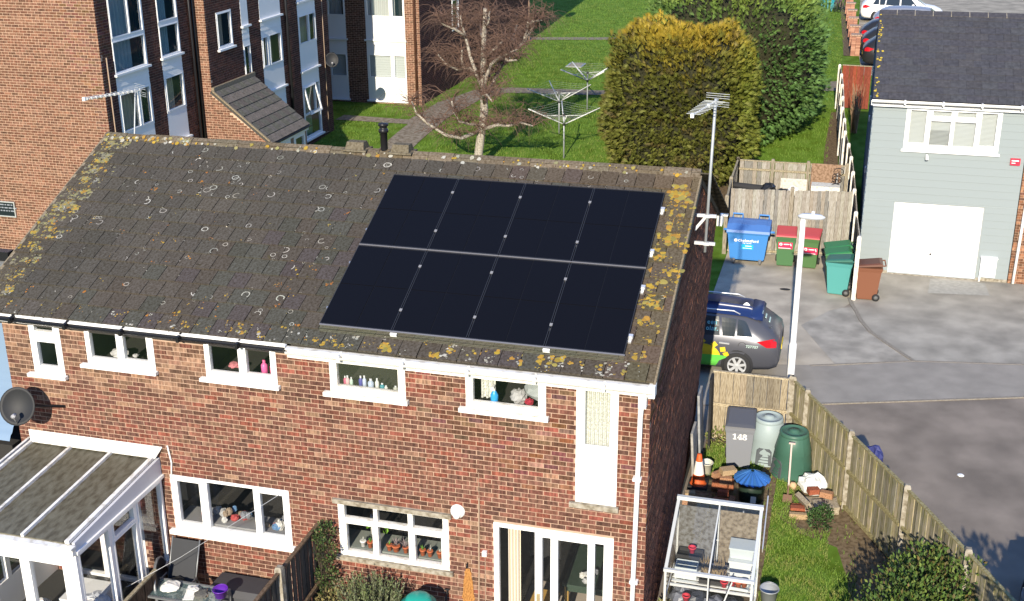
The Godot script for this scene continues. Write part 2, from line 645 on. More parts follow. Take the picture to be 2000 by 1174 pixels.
# ---------------------------------------------------------------- the pair of houses with the solar panels
const EAVE := Vector3(0, 4.76, 0.06)
const DOWN := Vector3(0, -0.39648, 0.91804)     # down the front slope
const SLOPE_N := Vector3(0, 0.91804, 0.39648)


func on_roof(x: float, s: float, out := 0.0) -> Vector3:
	return EAVE + Vector3(x, 0, 0) - DOWN * s + SLOPE_N * out


func build_house() -> void:
	var h := thing("semi_detached_houses", "red brick pair of houses with white windows and a lichen spotted grey tiled roof", "house")
	var f := Face.new(Vector3.ZERO, Vector3.RIGHT, Vector3.BACK)
	var W := [rc(-9.91, 3.82, -9.35, 4.75), rc(-8.90, 4.09, -7.70, 4.75), rc(-6.83, 4.09, -5.64, 4.75), rc(-4.78, 4.10, -3.59, 4.70), rc(-2.67, 4.10, -1.48, 4.70), rc(-1.04, 2.78, -0.44, 4.70), rc(-7.68, 1.29, -5.61, 2.28), rc(-4.79, 1.27, -2.99, 2.20), rc(-2.28, 0.06, -0.46, 2.24), rc(-9.9, 0.06, -8.3, 2.1)]
	part("wall", slabs(f, minus(rc(-10.40, 0, 0, 4.66), W), -0.1, -0.003), mat("mortar"), h)
	var pal := [lc(0.205, 0.088, 0.064), lc(0.15, 0.076, 0.058), lc(0.23, 0.112, 0.082), lc(0.18, 0.080, 0.062), lc(0.13, 0.072, 0.056), lc(0.25, 0.092, 0.066), lc(0.19, 0.092, 0.068), lc(0.165, 0.085, 0.064), lc(0.15, 0.082, 0.063)]
	var pale := [lc(0.32, 0.205, 0.14), lc(0.27, 0.165, 0.115), lc(0.21, 0.13, 0.092), lc(0.15, 0.092, 0.066)]
	var nz := FastNoiseLite.new()
	nz.seed = 5
	nz.frequency = 0.9
	# the paler, weathered bricks: under the eaves and windows and beside the drains
	var tone := func(x: float, y: float, c: Color) -> Color:
		var k := 0.05 + 0.55 * sst(3.0, 4.1, y) * sst(-4.0, -7.5, x) + 0.28 * sst(3.2, 4.4, y) + 0.5 * sst(0.35, 0.0, absf(x + 2.75)) * sst(2.3, 1.9, y)
		k += nz.get_noise_2d(x, y) * 0.35
		return pale[rng.randi() % 4] if rng.randf() < k else c
	var bricks := []
	lay(bricks, f, rc(-10.40, 0.03, 0, 4.66), W, pal, null, null, tone)
	# gable on the right, leaning in a little towards the foot of its far corner
	var g := Face.new(Vector3.ZERO, Vector3.FORWARD, Vector3.RIGHT)
	var lean := func(p: Vector3) -> Vector3:
		return p + Vector3(-0.05 * (5.0 - p.y) * clampf(-p.z / 7.5, 0, 1), 0, 0)
	var under := func(u: float, v: float) -> bool:
		return v < minf(4.70 + u * 0.4319, 6.60 - (u - 4.27) * 0.48) - 0.06
	var mb := MB.new()
	for k in 24:
		var u0 := 0.1 + 7.5 * k / 24.0
		var u1 := 0.1 + 7.5 * (k + 1) / 24.0
		var top := func(u: float) -> float: return minf(4.70 + u * 0.4319, 6.60 - (u - 4.27) * 0.48)
		for j in 5:
			var q := []
			for e in [[u0, 0], [u1, 0], [u1, 1], [u0, 1]]:
				q.append(lean.call(g.p(e[0], top.call(e[0]) * (j + e[1]) / 5.0, -0.009)))
			mb.quad(q[0], q[1], q[2], q[3])
			mb.quad(q[0] - Vector3(0.1, 0, 0), q[1] - Vector3(0.1, 0, 0), q[2] - Vector3(0.1, 0, 0), q[3] - Vector3(0.1, 0, 0))
	part("gable_wall", mb, mat("mortar_dark"), h)
	var gp := [lc(0.25, 0.115, 0.075), lc(0.19, 0.09, 0.062), lc(0.28, 0.135, 0.09), lc(0.22, 0.10, 0.07), lc(0.15, 0.078, 0.058)]
	lay(bricks, g, rc(0, 0.03, 7.5, 6.6), [], gp, under, lean, null, 0.009)
	finish_bricks(bricks, h)
	# the other outside walls
	mb = MB.new()
	mb.box(Vector3(-5.35, 2.4, -7.55), Vector3(10.0, 4.8, 0.1))
	mb.box(Vector3(-10.35, 2.4, -3.85), Vector3(0.1, 4.8, 7.5))
	mb.prism([Vector3(-10.4, 4.8, 0), Vector3(-10.4, 6.5, -4.27), Vector3(-10.4, 5.0, -7.5)], Vector3(0.1, 0, 0))
	part("outer_wall", mb, mat("mortar_dark"), h)
	# floors between the rooms
	mb = MB.new()
	mb.box(Vector3(-5.2, 2.52, -3.8), Vector3(10.1, 0.2, 7.3))
	mb.box(Vector3(-5.2, 0.02, -3.8), Vector3(10.1, 0.06, 7.3))
	part("floor", mb, mat("room"), h)
	for r in [W[1], W[2], W[3], W[4]]:
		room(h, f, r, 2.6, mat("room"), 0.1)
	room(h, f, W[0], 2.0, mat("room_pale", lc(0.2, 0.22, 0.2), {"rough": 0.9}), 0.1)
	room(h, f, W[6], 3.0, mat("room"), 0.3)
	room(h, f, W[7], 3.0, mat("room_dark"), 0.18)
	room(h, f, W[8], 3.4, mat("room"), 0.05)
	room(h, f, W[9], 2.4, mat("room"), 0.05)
	# windows
	var sl := func(a: float, b: float, y0: float, y1: float) -> Rect2: return rc(a, y0, b, y1)
	window(h, f, W[0], [rc(-9.80, 4.55, -9.46, 4.66), rc(-9.79, 3.95, -9.45, 4.37)], {"sill": sl.call(-10.0, -9.30, 3.77, 3.825)})
	window(h, f, W[1], [rc(-8.81, 4.20, -8.34, 4.66), rc(-8.22, 4.23, -7.81, 4.66)], {"sill": sl.call(-8.99, -7.66, 4.04, 4.095)})
	window(h, f, W[2], [rc(-6.74, 4.20, -6.26, 4.65), rc(-6.13, 4.23, -5.73, 4.65)], {"sill": sl.call(-6.91, -5.59, 4.04, 4.095)})
	window(h, f, W[3], [rc(-4.66, 4.20, -3.70, 4.60)], {"sill": sl.call(-4.87, -3.54, 4.04, 4.105), "mat": mat("whitewood"), "glass": glass("obscure_glass", Color(0.45, 0.48, 0.42), 0.16)})
	window(h, f, W[4], [rc(-2.56, 4.20, -1.59, 4.60)], {"sill": sl.call(-2.76, -1.43, 4.04, 4.105), "mat": mat("whitewood")})
	window(h, f, W[5], [rc(-0.915, 3.70, -0.55, 4.60)], {"sill": sl.call(-1.12, -0.40, 2.71, 2.785), "sill_mat": mat("concrete"), "sill_out": 0.07, "name": "landing_window"})
	window(h, f, W[6], [rc(-7.56, 1.43, -7.17, 2.19), rc(-7.03, 1.39, -6.22, 2.235), rc(-6.11, 1.43, -5.715, 2.18)], {"sill": sl.call(-7.75, -5.55, 1.225, 1.295)})
	window(h, f, W[7], [rc(-4.68, 1.96, -4.20, 2.185), rc(-4.135, 1.955, -3.64, 2.18), rc(-3.56, 1.95, -3.08, 2.18), rc(-4.66, 1.37, -4.23, 1.86), rc(-4.135, 1.35, -3.64, 1.88), rc(-3.535, 1.36, -3.11, 1.84)], {"mat": mat("whitewood"), "sill": sl.call(-4.85, -2.93, 1.20, 1.275), "sill_mat": mat("concrete"), "sill_out": 0.06, "name": "kitchen_window"})
	mb = slabs(f, [rc(-4.86, 2.20, -2.94, 2.275)], -0.06, 0.05)
	part("lintel", mb, mat("concrete"), h)
	# patio door: the left leaf stands open behind the right one
	var pd := window(h, f, W[8], [rc(-2.20, 0.16, -1.64, 2.18), rc(-1.53, 0.16, -1.40, 2.11), rc(-1.29, 0.16, -0.84, 2.10), rc(-0.735, 0.16, -0.60, 2.13)], {"name": "patio_door"})
	mb = MB.new()
	mb.box(f.p(-1.585, 1.02, 0.04), Vector3(0.05, 0.2, 0.03))
	part("handle", mb, mat("brass", lc(0.45, 0.36, 0.2), {"rough": 0.4, "metal": 0.5}), pd)
	window(h, f, W[9], [rc(-9.8, 0.16, -9.15, 2.0), rc(-9.05, 0.16, -8.4, 2.0)], {"name": "garden_door"})
	# net curtain behind the landing window, and a folded curtain in the open patio door
	mb = MB.new(true)
	wave(mb, Vector3(-1.0, 3.62, -0.12), Vector3(-0.48, 3.62, -0.12), 1.02, 9, 0.025)
	part("net_curtain", mb, mat("net", lc(0.62, 0.66, 0.64), {"rough": 0.9, "tex": "weather", "scale": Vector3.ONE * 3.0}), h)
	mb = MB.new(true)
	wave(mb, Vector3(-2.12, 0.12, -0.22), Vector3(-1.93, 0.12, -0.24), 2.06, 4, 0.05)
	part("curtain", mb, mat("curtain_cloth", lc(0.6, 0.54, 0.45), {"rough": 0.9}), h)
	mb = MB.new(true)
	wave(mb, Vector3(-2.5, 4.18, -0.2), Vector3(-2.28, 4.18, -0.2), 0.46, 3, 0.03)
	part("curtain", mb, mat("net"), h)
	# fascias, gutters, soffit, downpipe
	mb = MB.new()
	mb.box(Vector3(-7.95, 4.735, 0.035), Vector3(5.0, 0.13, 0.045))
	mb.box(Vector3(-7.5, 4.783, 0.07), Vector3(4.15, 0.02, 0.075))
	part("fascia", mb, mat("upvc"), h)
	mb = MB.new()
	mb.box(Vector3(-2.7, 4.66, 0.035), Vector3(5.44, 0.14, 0.045))
	mb.box(Vector3(-2.7, 4.752, 0.075), Vector3(5.44, 0.03, 0.10))
	part("fascia", mb, mat("whitewood"), h)
	gutter(h, Vector3(-10.95, 4.775, 0.135), Vector3(-5.42, 4.755, 0.135), 0.055, mat("black"))
	gutter(h, Vector3(-5.40, 4.735, 0.125), Vector3(0.05, 4.725, 0.125), 0.062, mat("whitewood"))
	mb = MB.new()
	mb.box(Vector3(0.03, 4.70, 0.06), Vector3(0.09, 0.17, 0.17))
	mb.box(Vector3(-0.09, 4.56, 0.09), Vector3(0.11, 0.22, 0.12))
	part("hopper", mb, mat("upvc"), h)
	mb = MB.new(true)
	mb.tube([Vector3(-0.10, 4.55, 0.085), Vector3(-0.12, 4.3, 0.075), Vector3(-0.14, 2.4, 0.075), Vector3(-0.16, 0.06, 0.075)], [0.036], 10)
	part("downpipe", mb, mat("upvc"), h)
	mb = MB.new()
	for y in [1.6, 3.3]:
		mb.box(Vector3(-0.14, y, 0.05), Vector3(0.12, 0.04, 0.1))
	part("pipe_clip", mb, mat("upvc"), h)
	# the roof: decks, then the tiles one by one
	mb = MB.new()
	for e in [[-10.95, 0.06]]:
		var a: float = e[0]
		var b: float = e[1]
		mb.prism([Vector3(a, 4.66, 0.04), Vector3(a, 6.53, -4.27), Vector3(a, 6.40, -4.27), Vector3(a, 4.60, -0.02)], Vector3(b - a, 0, 0))
		mb.prism([Vector3(a, 6.56, -4.27), Vector3(a, 4.92, -7.75), Vector3(a, 4.84, -7.75), Vector3(a, 6.45, -4.27)], Vector3(b - a, 0, 0))
	part("roof_deck", mb, mat("roof_felt", lc(0.06, 0.055, 0.05), {"rough": 0.95}), h)
	tile_roof(h)
	# rear eave white board end, and verge board on the gable
	mb = MB.new()
	mb.box(Vector3(0.06, 4.86, -7.62), Vector3(0.10, 0.2, 0.3))
	mb.box(Vector3(0.10, 4.93, -7.8), Vector3(0.18, 0.09, 0.14))
	part("soffit_end", mb, mat("upvc"), h)
	# odds and ends on the wall
	mb = MB.new(true)
	mb.lathe([Vector2(0, 0.05), Vector2(0.10, 0.045), Vector2(0.115, 0.0)], 18, Vector3(-2.84, 2.34, 0.0), Basis(Vector3.RIGHT, PI / 2))
	mb.lathe([Vector2(0, 0.14), Vector2(0.045, 0.12), Vector2(0.055, 0.04)], 14, Vector3(-2.83, 2.31, 0.0), Basis(Vector3.RIGHT, PI / 2))
	part("wall_lamp", mb, mat("white_plastic"), h)
	mb = MB.new()
	mb.tube([Vector3(-2.50, 2.62, 0.012), Vector3(-2.51, 2.0, 0.014), Vector3(-2.52, 1.3, 0.012), Vector3(-2.55, 0.1, 0.012)], [0.011], 6)
	mb.tube([Vector3(-2.50, 3.05, 0.006), Vector3(-2.50, 2.62, 0.006)], [0.004], 5)
	mb.tube([Vector3(-2.42, 1.64, 0.01), Vector3(-2.43, 0.1, 0.01)], [0.005], 5)
	mb.tube([Vector3(-0.33, 2.1, 0.01), Vector3(-0.27, 1.5, 0.012), Vector3(-0.24, 0.9, 0.01)], [0.004], 5)
	part("cable", mb, mat("cable_skin", lc(0.34, 0.25, 0.18), {"rough": 0.8}), h)
	mb = MB.new()
	mb.box(Vector3(-2.42, 1.69, 0.03), Vector3(0.07, 0.08, 0.06))
	part("socket_box", mb, mat("white_plastic"), h)
	mb = MB.new(true)
	mb.tube([Vector3(-7.66, 2.8, 0.012), Vector3(-7.62, 2.5, 0.012), Vector3(-7.66, 2.2, 0.012)], [0.014], 6)
	part("waste_pipe", mb, mat("white_plastic"), h)
	# rust run below a spout
	mb = MB.new()
	for k in 26:
		var y := 1.36 - k * 0.05
		var w := 0.05 + 0.05 * sin(minf(k * 0.14, 1.5)) + jit(0.012)
		mb.quad(Vector3(-2.70 - w, y - 0.05, 0.006), Vector3(-2.70 + w, y - 0.05, 0.006), Vector3(-2.70 + w * 0.9, y, 0.006), Vector3(-2.70 - w * 0.9, y, 0.006))
	part("rust_stain", mb, mat("rust", lc(0.42, 0.20, 0.06), {"rough": 0.95, "tex": "weather", "scale": Vector3(4, 1.5, 4)}), h)
	mb = MB.new(true)
	mb.tube([Vector3(-2.70, 1.46, 0), Vector3(-2.70, 1.46, 0.05), Vector3(-2.70, 1.40, 0.07)], [0.012], 6)
	part("overflow_spout", mb, mat("black"), h)


# a hanging cloth with folds, from a to b along its foot and h high
func wave(mb: MB, a: Vector3, b: Vector3, h: float, folds: int, depth: float) -> void:
	var n := folds * 6
	var side := (b - a).cross(Vector3.UP).normalized()
	for i in n:
		var q := []
		for k in [i, i + 1]:
			var t := float(k) / n
			q.append(a.lerp(b, t) + side * depth * sin(t * folds * TAU))
		for j in 4:
			var y0 := h * j / 4.0
			var y1 := h * (j + 1) / 4.0
			mb.quad(q[0] + Vector3(0, y0, 0), q[1] + Vector3(0, y0, 0), q[1] + Vector3(0, y1, 0), q[0] + Vector3(0, y1, 0))


func gutter(parent: Node3D, a: Vector3, b: Vector3, r: float, m: Material) -> void:
	var mb := MB.new(true)
	var n := 8
	for i in n:
		var t0 := PI * i / n
		var t1 := PI * (i + 1) / n
		var p := [Vector3(0, -sin(t0) * r, -cos(t0) * r), Vector3(0, -sin(t1) * r, -cos(t1) * r)]
		mb.quad(a + p[0], b + p[0], b + p[1], a + p[1])
		mb.quad(a + p[0] * 0.93, a + p[1] * 0.93, b + p[1] * 0.93, b + p[0] * 0.93)
	for e in [a, b]:
		var ring := []
		for i in n + 1:
			ring.append(e + Vector3(0, -sin(PI * i / n) * r, -cos(PI * i / n) * r))
		mb.fan(ring)
	var g := part("gutter", mb, m, parent)
	var x := a.x + 0.85
	while x < b.x:
		mb = MB.new()
		var o := a.lerp(b, (x - a.x) / (b.x - a.x))
		mb.box(o + Vector3(0, -0.02, 0.0), Vector3(0.045, r * 1.7, r * 2.25))
		mb.box(o + Vector3(0, 0.02, -r), Vector3(0.03, 0.05, 0.04))
		part("bracket", mb, m, g)
		x += 0.98


func tile_roof(h: Node3D) -> void:
	var list := []
	var gauge := 0.347
	var tilt := 0.058
	var nz := FastNoiseLite.new()
	nz.seed = 9
	nz.frequency = 0.35
	for k in 13:
		var s0 := 0.03 + k * gauge
		var x := -10.93 + (0.151 if k % 2 else 0.0)
		var first := true
		while x < 0.03:
			var a := x
			var b := minf(x + 0.291, 0.04)
			if first and k % 2:
				a = -10.93
				b = x - 0.004
				x -= 0.302
			first = false
			x += 0.302
			if b - a < 0.06:
				continue
			var len := minf(0.41, 4.70 - s0)
			var mid := (a + b) * 0.5
			var p := on_roof(mid, s0 + len * 0.5 + jit(0.006), 0.034 + rng.randf() * 0.004)
			var bs := Basis(Vector3.RIGHT, SLOPE_N, DOWN) * Basis(Vector3.RIGHT, -tilt + jit(0.006)) * Basis(Vector3.UP, jit(0.008)) * Basis(Vector3.BACK, jit(0.012))
			var w := nz.get_noise_2d(mid, s0 * 1.5)
			var c := lc(0.112, 0.104, 0.092).lerp(lc(0.132, 0.122, 0.108), clampf(0.5 + w, 0, 1))
			c = c.lerp(lc(0.19, 0.15, 0.10), 0.75 * sst(-0.9, -0.2, mid) + 0.6 * sst(3.6, 4.4, s0) * sst(-5.0, -2.0, mid) + 0.25 * sst(-10.2, -10.8, mid))
			list.append([Transform3D(bs * Basis.from_scale(Vector3(b - a, 0.03, len)), p), vary(c, 0.085), p.distance_squared_to(EYE)])
	list.sort_custom(func(p, q): return p[2] < q[2])
	var tm := {"rough": 0.95, "tex": "weather", "scale": Vector3.ONE * 1.7, "det": "speckle", "dscale": Vector3.ONE * 3.5, "bump": "grain", "bh": 0.5, "spec": 0.2}
	var rest := []
	var cols := []
	for i in list.size():
		if i < 300:
			var c: Color = list[i][1]
			var q := Color(snappedf(c.r, 0.015), snappedf(c.g, 0.015), snappedf(c.b, 0.015))
			var o := MeshInstance3D.new()
			o.mesh = cube
			o.material_override = mat("tile_%d_%d_%d" % [int(q.r * 1000), int(q.g * 1000), int(q.b * 1000)], q, tm)
			o.transform = list[i][0]
			add(o, "roof_tile", h)
		else:
			rest.append(list[i][0])
			cols.append(list[i][1])
	var tv := tm.duplicate()
	tv.vc = true
	many("roof_tiles", cube, mat("tile", Color.WHITE, tv), rest, cols, h)
	# back slope
	rest = []
	cols = []
	for k in 10:
		for i in 37:
			var t := 0.1 + k * 0.37
			var p := Vector3(-10.78 + i * 0.302, 6.60 - t * 0.434, -4.27 - t * 0.9)
			rest.append(Transform3D(Basis(Vector3.RIGHT, -0.449 - 0.05) * Basis.from_scale(Vector3(0.298, 0.024, 0.42)), p))
			cols.append(vary(lc(0.12, 0.105, 0.085), 0.15))
	many("rear_roof_tiles", cube, mat("tile"), rest, cols, h)
	# ridge
	var x := -10.95
	var i := 0
	while x < 0.0:
		var b := minf(x + 0.452, 0.05)
		var mb := MB.new()
		var y := 6.60 + jit(0.006)
		var z := -4.27
		var prof := [Vector3(x, y + 0.105, z), Vector3(x, y + 0.075, z + 0.07), Vector3(x, y - 0.02, z + 0.19), Vector3(x, y - 0.05, z + 0.185), Vector3(x, y - 0.05, z - 0.185), Vector3(x, y - 0.02, z - 0.19), Vector3(x, y + 0.075, z - 0.07)]
		mb.prism(prof, Vector3(b - x - 0.008, 0, 0))
		var c := lc(0.30, 0.235, 0.155) if i > 14 else lc(0.235, 0.20, 0.145)
		part("ridge_tile", mb, mat("ridge_%d" % (i % 5), vary(c, 0.16), tm), h)
		x = b
		i += 1
	for e in [[-6.14, -5.79], [-5.29, -4.96]]:
		var mb := MB.new()
		var m: float = (e[0] + e[1]) * 0.5
		mb.hexa(Vector3(m, 6.755, -4.27), Vector3(e[1] - e[0], 0.13, 0.30), Vector3(e[1] - e[0] - 0.04, 0.13, 0.16))
		mb.hexa(Vector3(m, 6.685, -4.27), Vector3(e[1] - e[0] + 0.1, 0.03, 0.36), Vector3(e[1] - e[0] + 0.1, 0.03, 0.34))
		part("vent_ridge_tile", mb, mat("ridge_0"), h)
	var mb := MB.new(true)
	mb.lathe([Vector2(0.062, 0), Vector2(0.062, 0.36), Vector2(0.085, 0.365), Vector2(0.085, 0.42), Vector2(0.065, 0.43), Vector2(0.065, 0.47), Vector2(0.09, 0.48), Vector2(0.09, 0.52), Vector2(0, 0.53)], 16, Vector3(-5.46, 6.64, -4.27))
	part("flue", mb, mat("black"), h)
	# mortared verges
	for e in [[0.03, 0.07, 0.0], [-10.96, -10.90, 0.02]]:
		mb = MB.new()
		mb.prism([on_roof(e[0], 0.02, -0.07), on_roof(e[1], 0.02, -0.07), on_roof(e[1], 0.02, 0.03 + e[2]), on_roof(e[0], 0.02, 0.03 + e[2])], -DOWN * 4.6)
		part("verge", mb, mat("verge_mortar", lc(0.26, 0.22, 0.16), {"rough": 0.95, "tex": "weather", "scale": Vector3.ONE * 2.0}), h)
	lichens(h, gauge, tilt)


func lichens(h: Node3D, gauge: float, tilt: float) -> void:
	var mb := MB.new()
	var yel := [lc(0.40, 0.27, 0.045), lc(0.46, 0.30, 0.04), lc(0.33, 0.27, 0.07), lc(0.42, 0.23, 0.04)]
	var ora := [lc(0.45, 0.19, 0.03), lc(0.36, 0.14, 0.035)]
	var wht := [lc(0.52, 0.50, 0.43), lc(0.42, 0.40, 0.34), lc(0.36, 0.35, 0.29)]
	var grn := [lc(0.26, 0.24, 0.12), lc(0.30, 0.27, 0.11), lc(0.24, 0.22, 0.15)]
	var place := func(x: float, s: float, up: float) -> Vector3:
		var e := fposmod(s - 0.03, gauge)
		return on_roof(x, s, 0.0595 - e * tilt + up)
	var blob := func(x: float, s: float, r: float, c: Color, up: float) -> void:
		var e := fposmod(s - 0.03, gauge)
		r = minf(r, maxf(0.012, minf(e, gauge - e)))
		mb.col = c
		var pts := []
		var n := 9 if r > 0.02 else 5
		var ph := rng.randf() * TAU
		for k in n:
			var rr := r * rng.randf_range(0.6, 1.15)
			pts.append(place.call(x + cos(ph + TAU * k / n) * rr, clampf(s + sin(ph + TAU * k / n) * rr, s - e + 0.001, s + gauge - e - 0.001), up))
		var ctr: Vector3 = place.call(x, s, up + 0.003)
		for k in n:
			mb.tri(ctr, pts[(k + 1) % n], pts[k])
	var cluster := func(x: float, s: float, r: float, n: int, pal: Array) -> void:
		for k in n:
			blob.call(x + jit(r), s + jit(r), r * rng.randf_range(0.25, 0.62), vary(pal[rng.randi() % pal.size()], 0.18), rng.randf() * 0.004)
	var ring := func(x: float, s: float, r: float) -> void:
		var e := fposmod(s - 0.03, gauge)
		r = minf(r, maxf(0.02, minf(e, gauge - e)))
		mb.col = vary(wht[rng.randi() % 2], 0.2)
		var n := 14
		var a0 := rng.randf() * TAU
		var gap := rng.randi() % 7 if rng.randf() < 0.55 else 0
		var prev = null
		for k in n + 1 - gap:
			var a := a0 + TAU * k / n
			var w := r * rng.randf_range(0.14, 0.28)
			var rr := r * rng.randf_range(0.92, 1.05)
			var q := [place.call(x + cos(a) * rr, s + sin(a) * rr, 0.003), place.call(x + cos(a) * (rr - w), s + sin(a) * (rr - w), 0.003)]
			if prev != null:
				mb.quad(prev[0], q[0], q[1], prev[1])
			prev = q
	for k in 330:
		var x := rng.randf_range(-10.7, -5.2)
		var s := rng.randf_range(0.3, 4.45)
		if rng.randf() < 0.35 + 0.65 * sst(0.5, 3.0, s):
			ring.call(x, s, rng.randf_range(0.03, 0.075))
	for k in 26:
		ring.call(rng.randf_range(-5.0, 0.0), rng.randf_range(4.1, 4.5), rng.randf_range(0.03, 0.06))
	for k in 9:
		ring.call(rng.randf_range(-0.35, -0.05), rng.randf_range(0.4, 2.4), rng.randf_range(0.03, 0.055))
	for k in 120:
		var x := rng.randf_range(-10.7, -5.1)
		var s := 4.4 * pow(rng.randf(), 1.4) + 0.15
		cluster.call(x, s, rng.randf_range(0.02, 0.05), rng.randi_range(2, 5), ora if rng.randf() < 0.55 else yel)
	for k in 150:   # along the eaves
		cluster.call(rng.randf_range(-10.7, 0.0), rng.randf_range(0.06, 0.34), rng.randf_range(0.02, 0.065), rng.randi_range(3, 7), yel if rng.randf() < 0.6 else wht)
	for k in 300:    # left verge
		cluster.call(rng.randf_range(-10.92, -10.55) + 0.4 * rng.randf() * rng.randf(), rng.randf_range(0.3, 4.6), rng.randf_range(0.03, 0.08), 6, grn if rng.randf() < 0.6 else yel)
	for k in 70:    # right of the panels
		var s := rng.randf_range(0.2, 4.4)
		if rng.randf() < 0.3 + 0.7 * sst(0.8, 2.2, s):
			cluster.call(rng.randf_range(-0.38, 0.02), s, rng.randf_range(0.04, 0.11), 8, yel)
	for k in 9:
		cluster.call(rng.randf_range(-0.3, -0.02), rng.randf_range(2.0, 4.2), 0.13, 16, yel)
	for k in 8:
		cluster.call(rng.randf_range(-4.6, -0.2), rng.randf_range(0.1, 0.3), 0.10, 9, yel)
	for k in 1500:
		var x := rng.randf_range(-10.85, 0.0)
		var s := rng.randf_range(0.06, 4.5)
		if x > -5.05 and x < -0.42 and s > 0.4 and s < 4.02:
			continue
		blob.call(x, s, rng.randf_range(0.005, 0.016), vary((wht + grn)[rng.randi() % 6], 0.25), 0.0)
	# dark moss in the joints
	for k in 260:
		var x := rng.randf_range(-10.8, 0.0)
		var s := 0.03 + gauge * rng.randi_range(0, 12) + rng.randf_range(0.005, 0.05)
		if x > -5.05 and x < -0.42 and s > 0.4 and s < 4.02:
			continue
		cluster.call(x, s, rng.randf_range(0.015, 0.045), 4, [lc(0.05, 0.042, 0.025), lc(0.085, 0.07, 0.03)])
	# on the ridge
	for k in 150:
		var x := -10.9 + 10.9 * (rng.randf() if k > 60 else rng.randf() * 0.16)
		var t := rng.randf()
		mb.col = vary((yel + wht + grn)[rng.randi() % 10], 0.2)
		var ctr := Vector3(x, 6.678 - t * 0.08, -4.20 + t * 0.115) + Vector3(0, 0.008, 0.006)
		var pts := []
		var r := rng.randf_range(0.012, 0.05)
		for j in 7:
			var rr := r * rng.randf_range(0.6, 1.1)
			pts.append(ctr + Vector3(cos(TAU * j / 7), -0.62 * sin(TAU * j / 7), 0.78 * sin(TAU * j / 7)) * rr)
		mb.fan(pts)
	var o := part("lichen", mb, mat("lichen", Color.WHITE, {"vc": true, "rough": 0.95, "tex": "speckle", "scale": Vector3.ONE * 6.0}), h)
	o.set_meta("kind", "stuff")


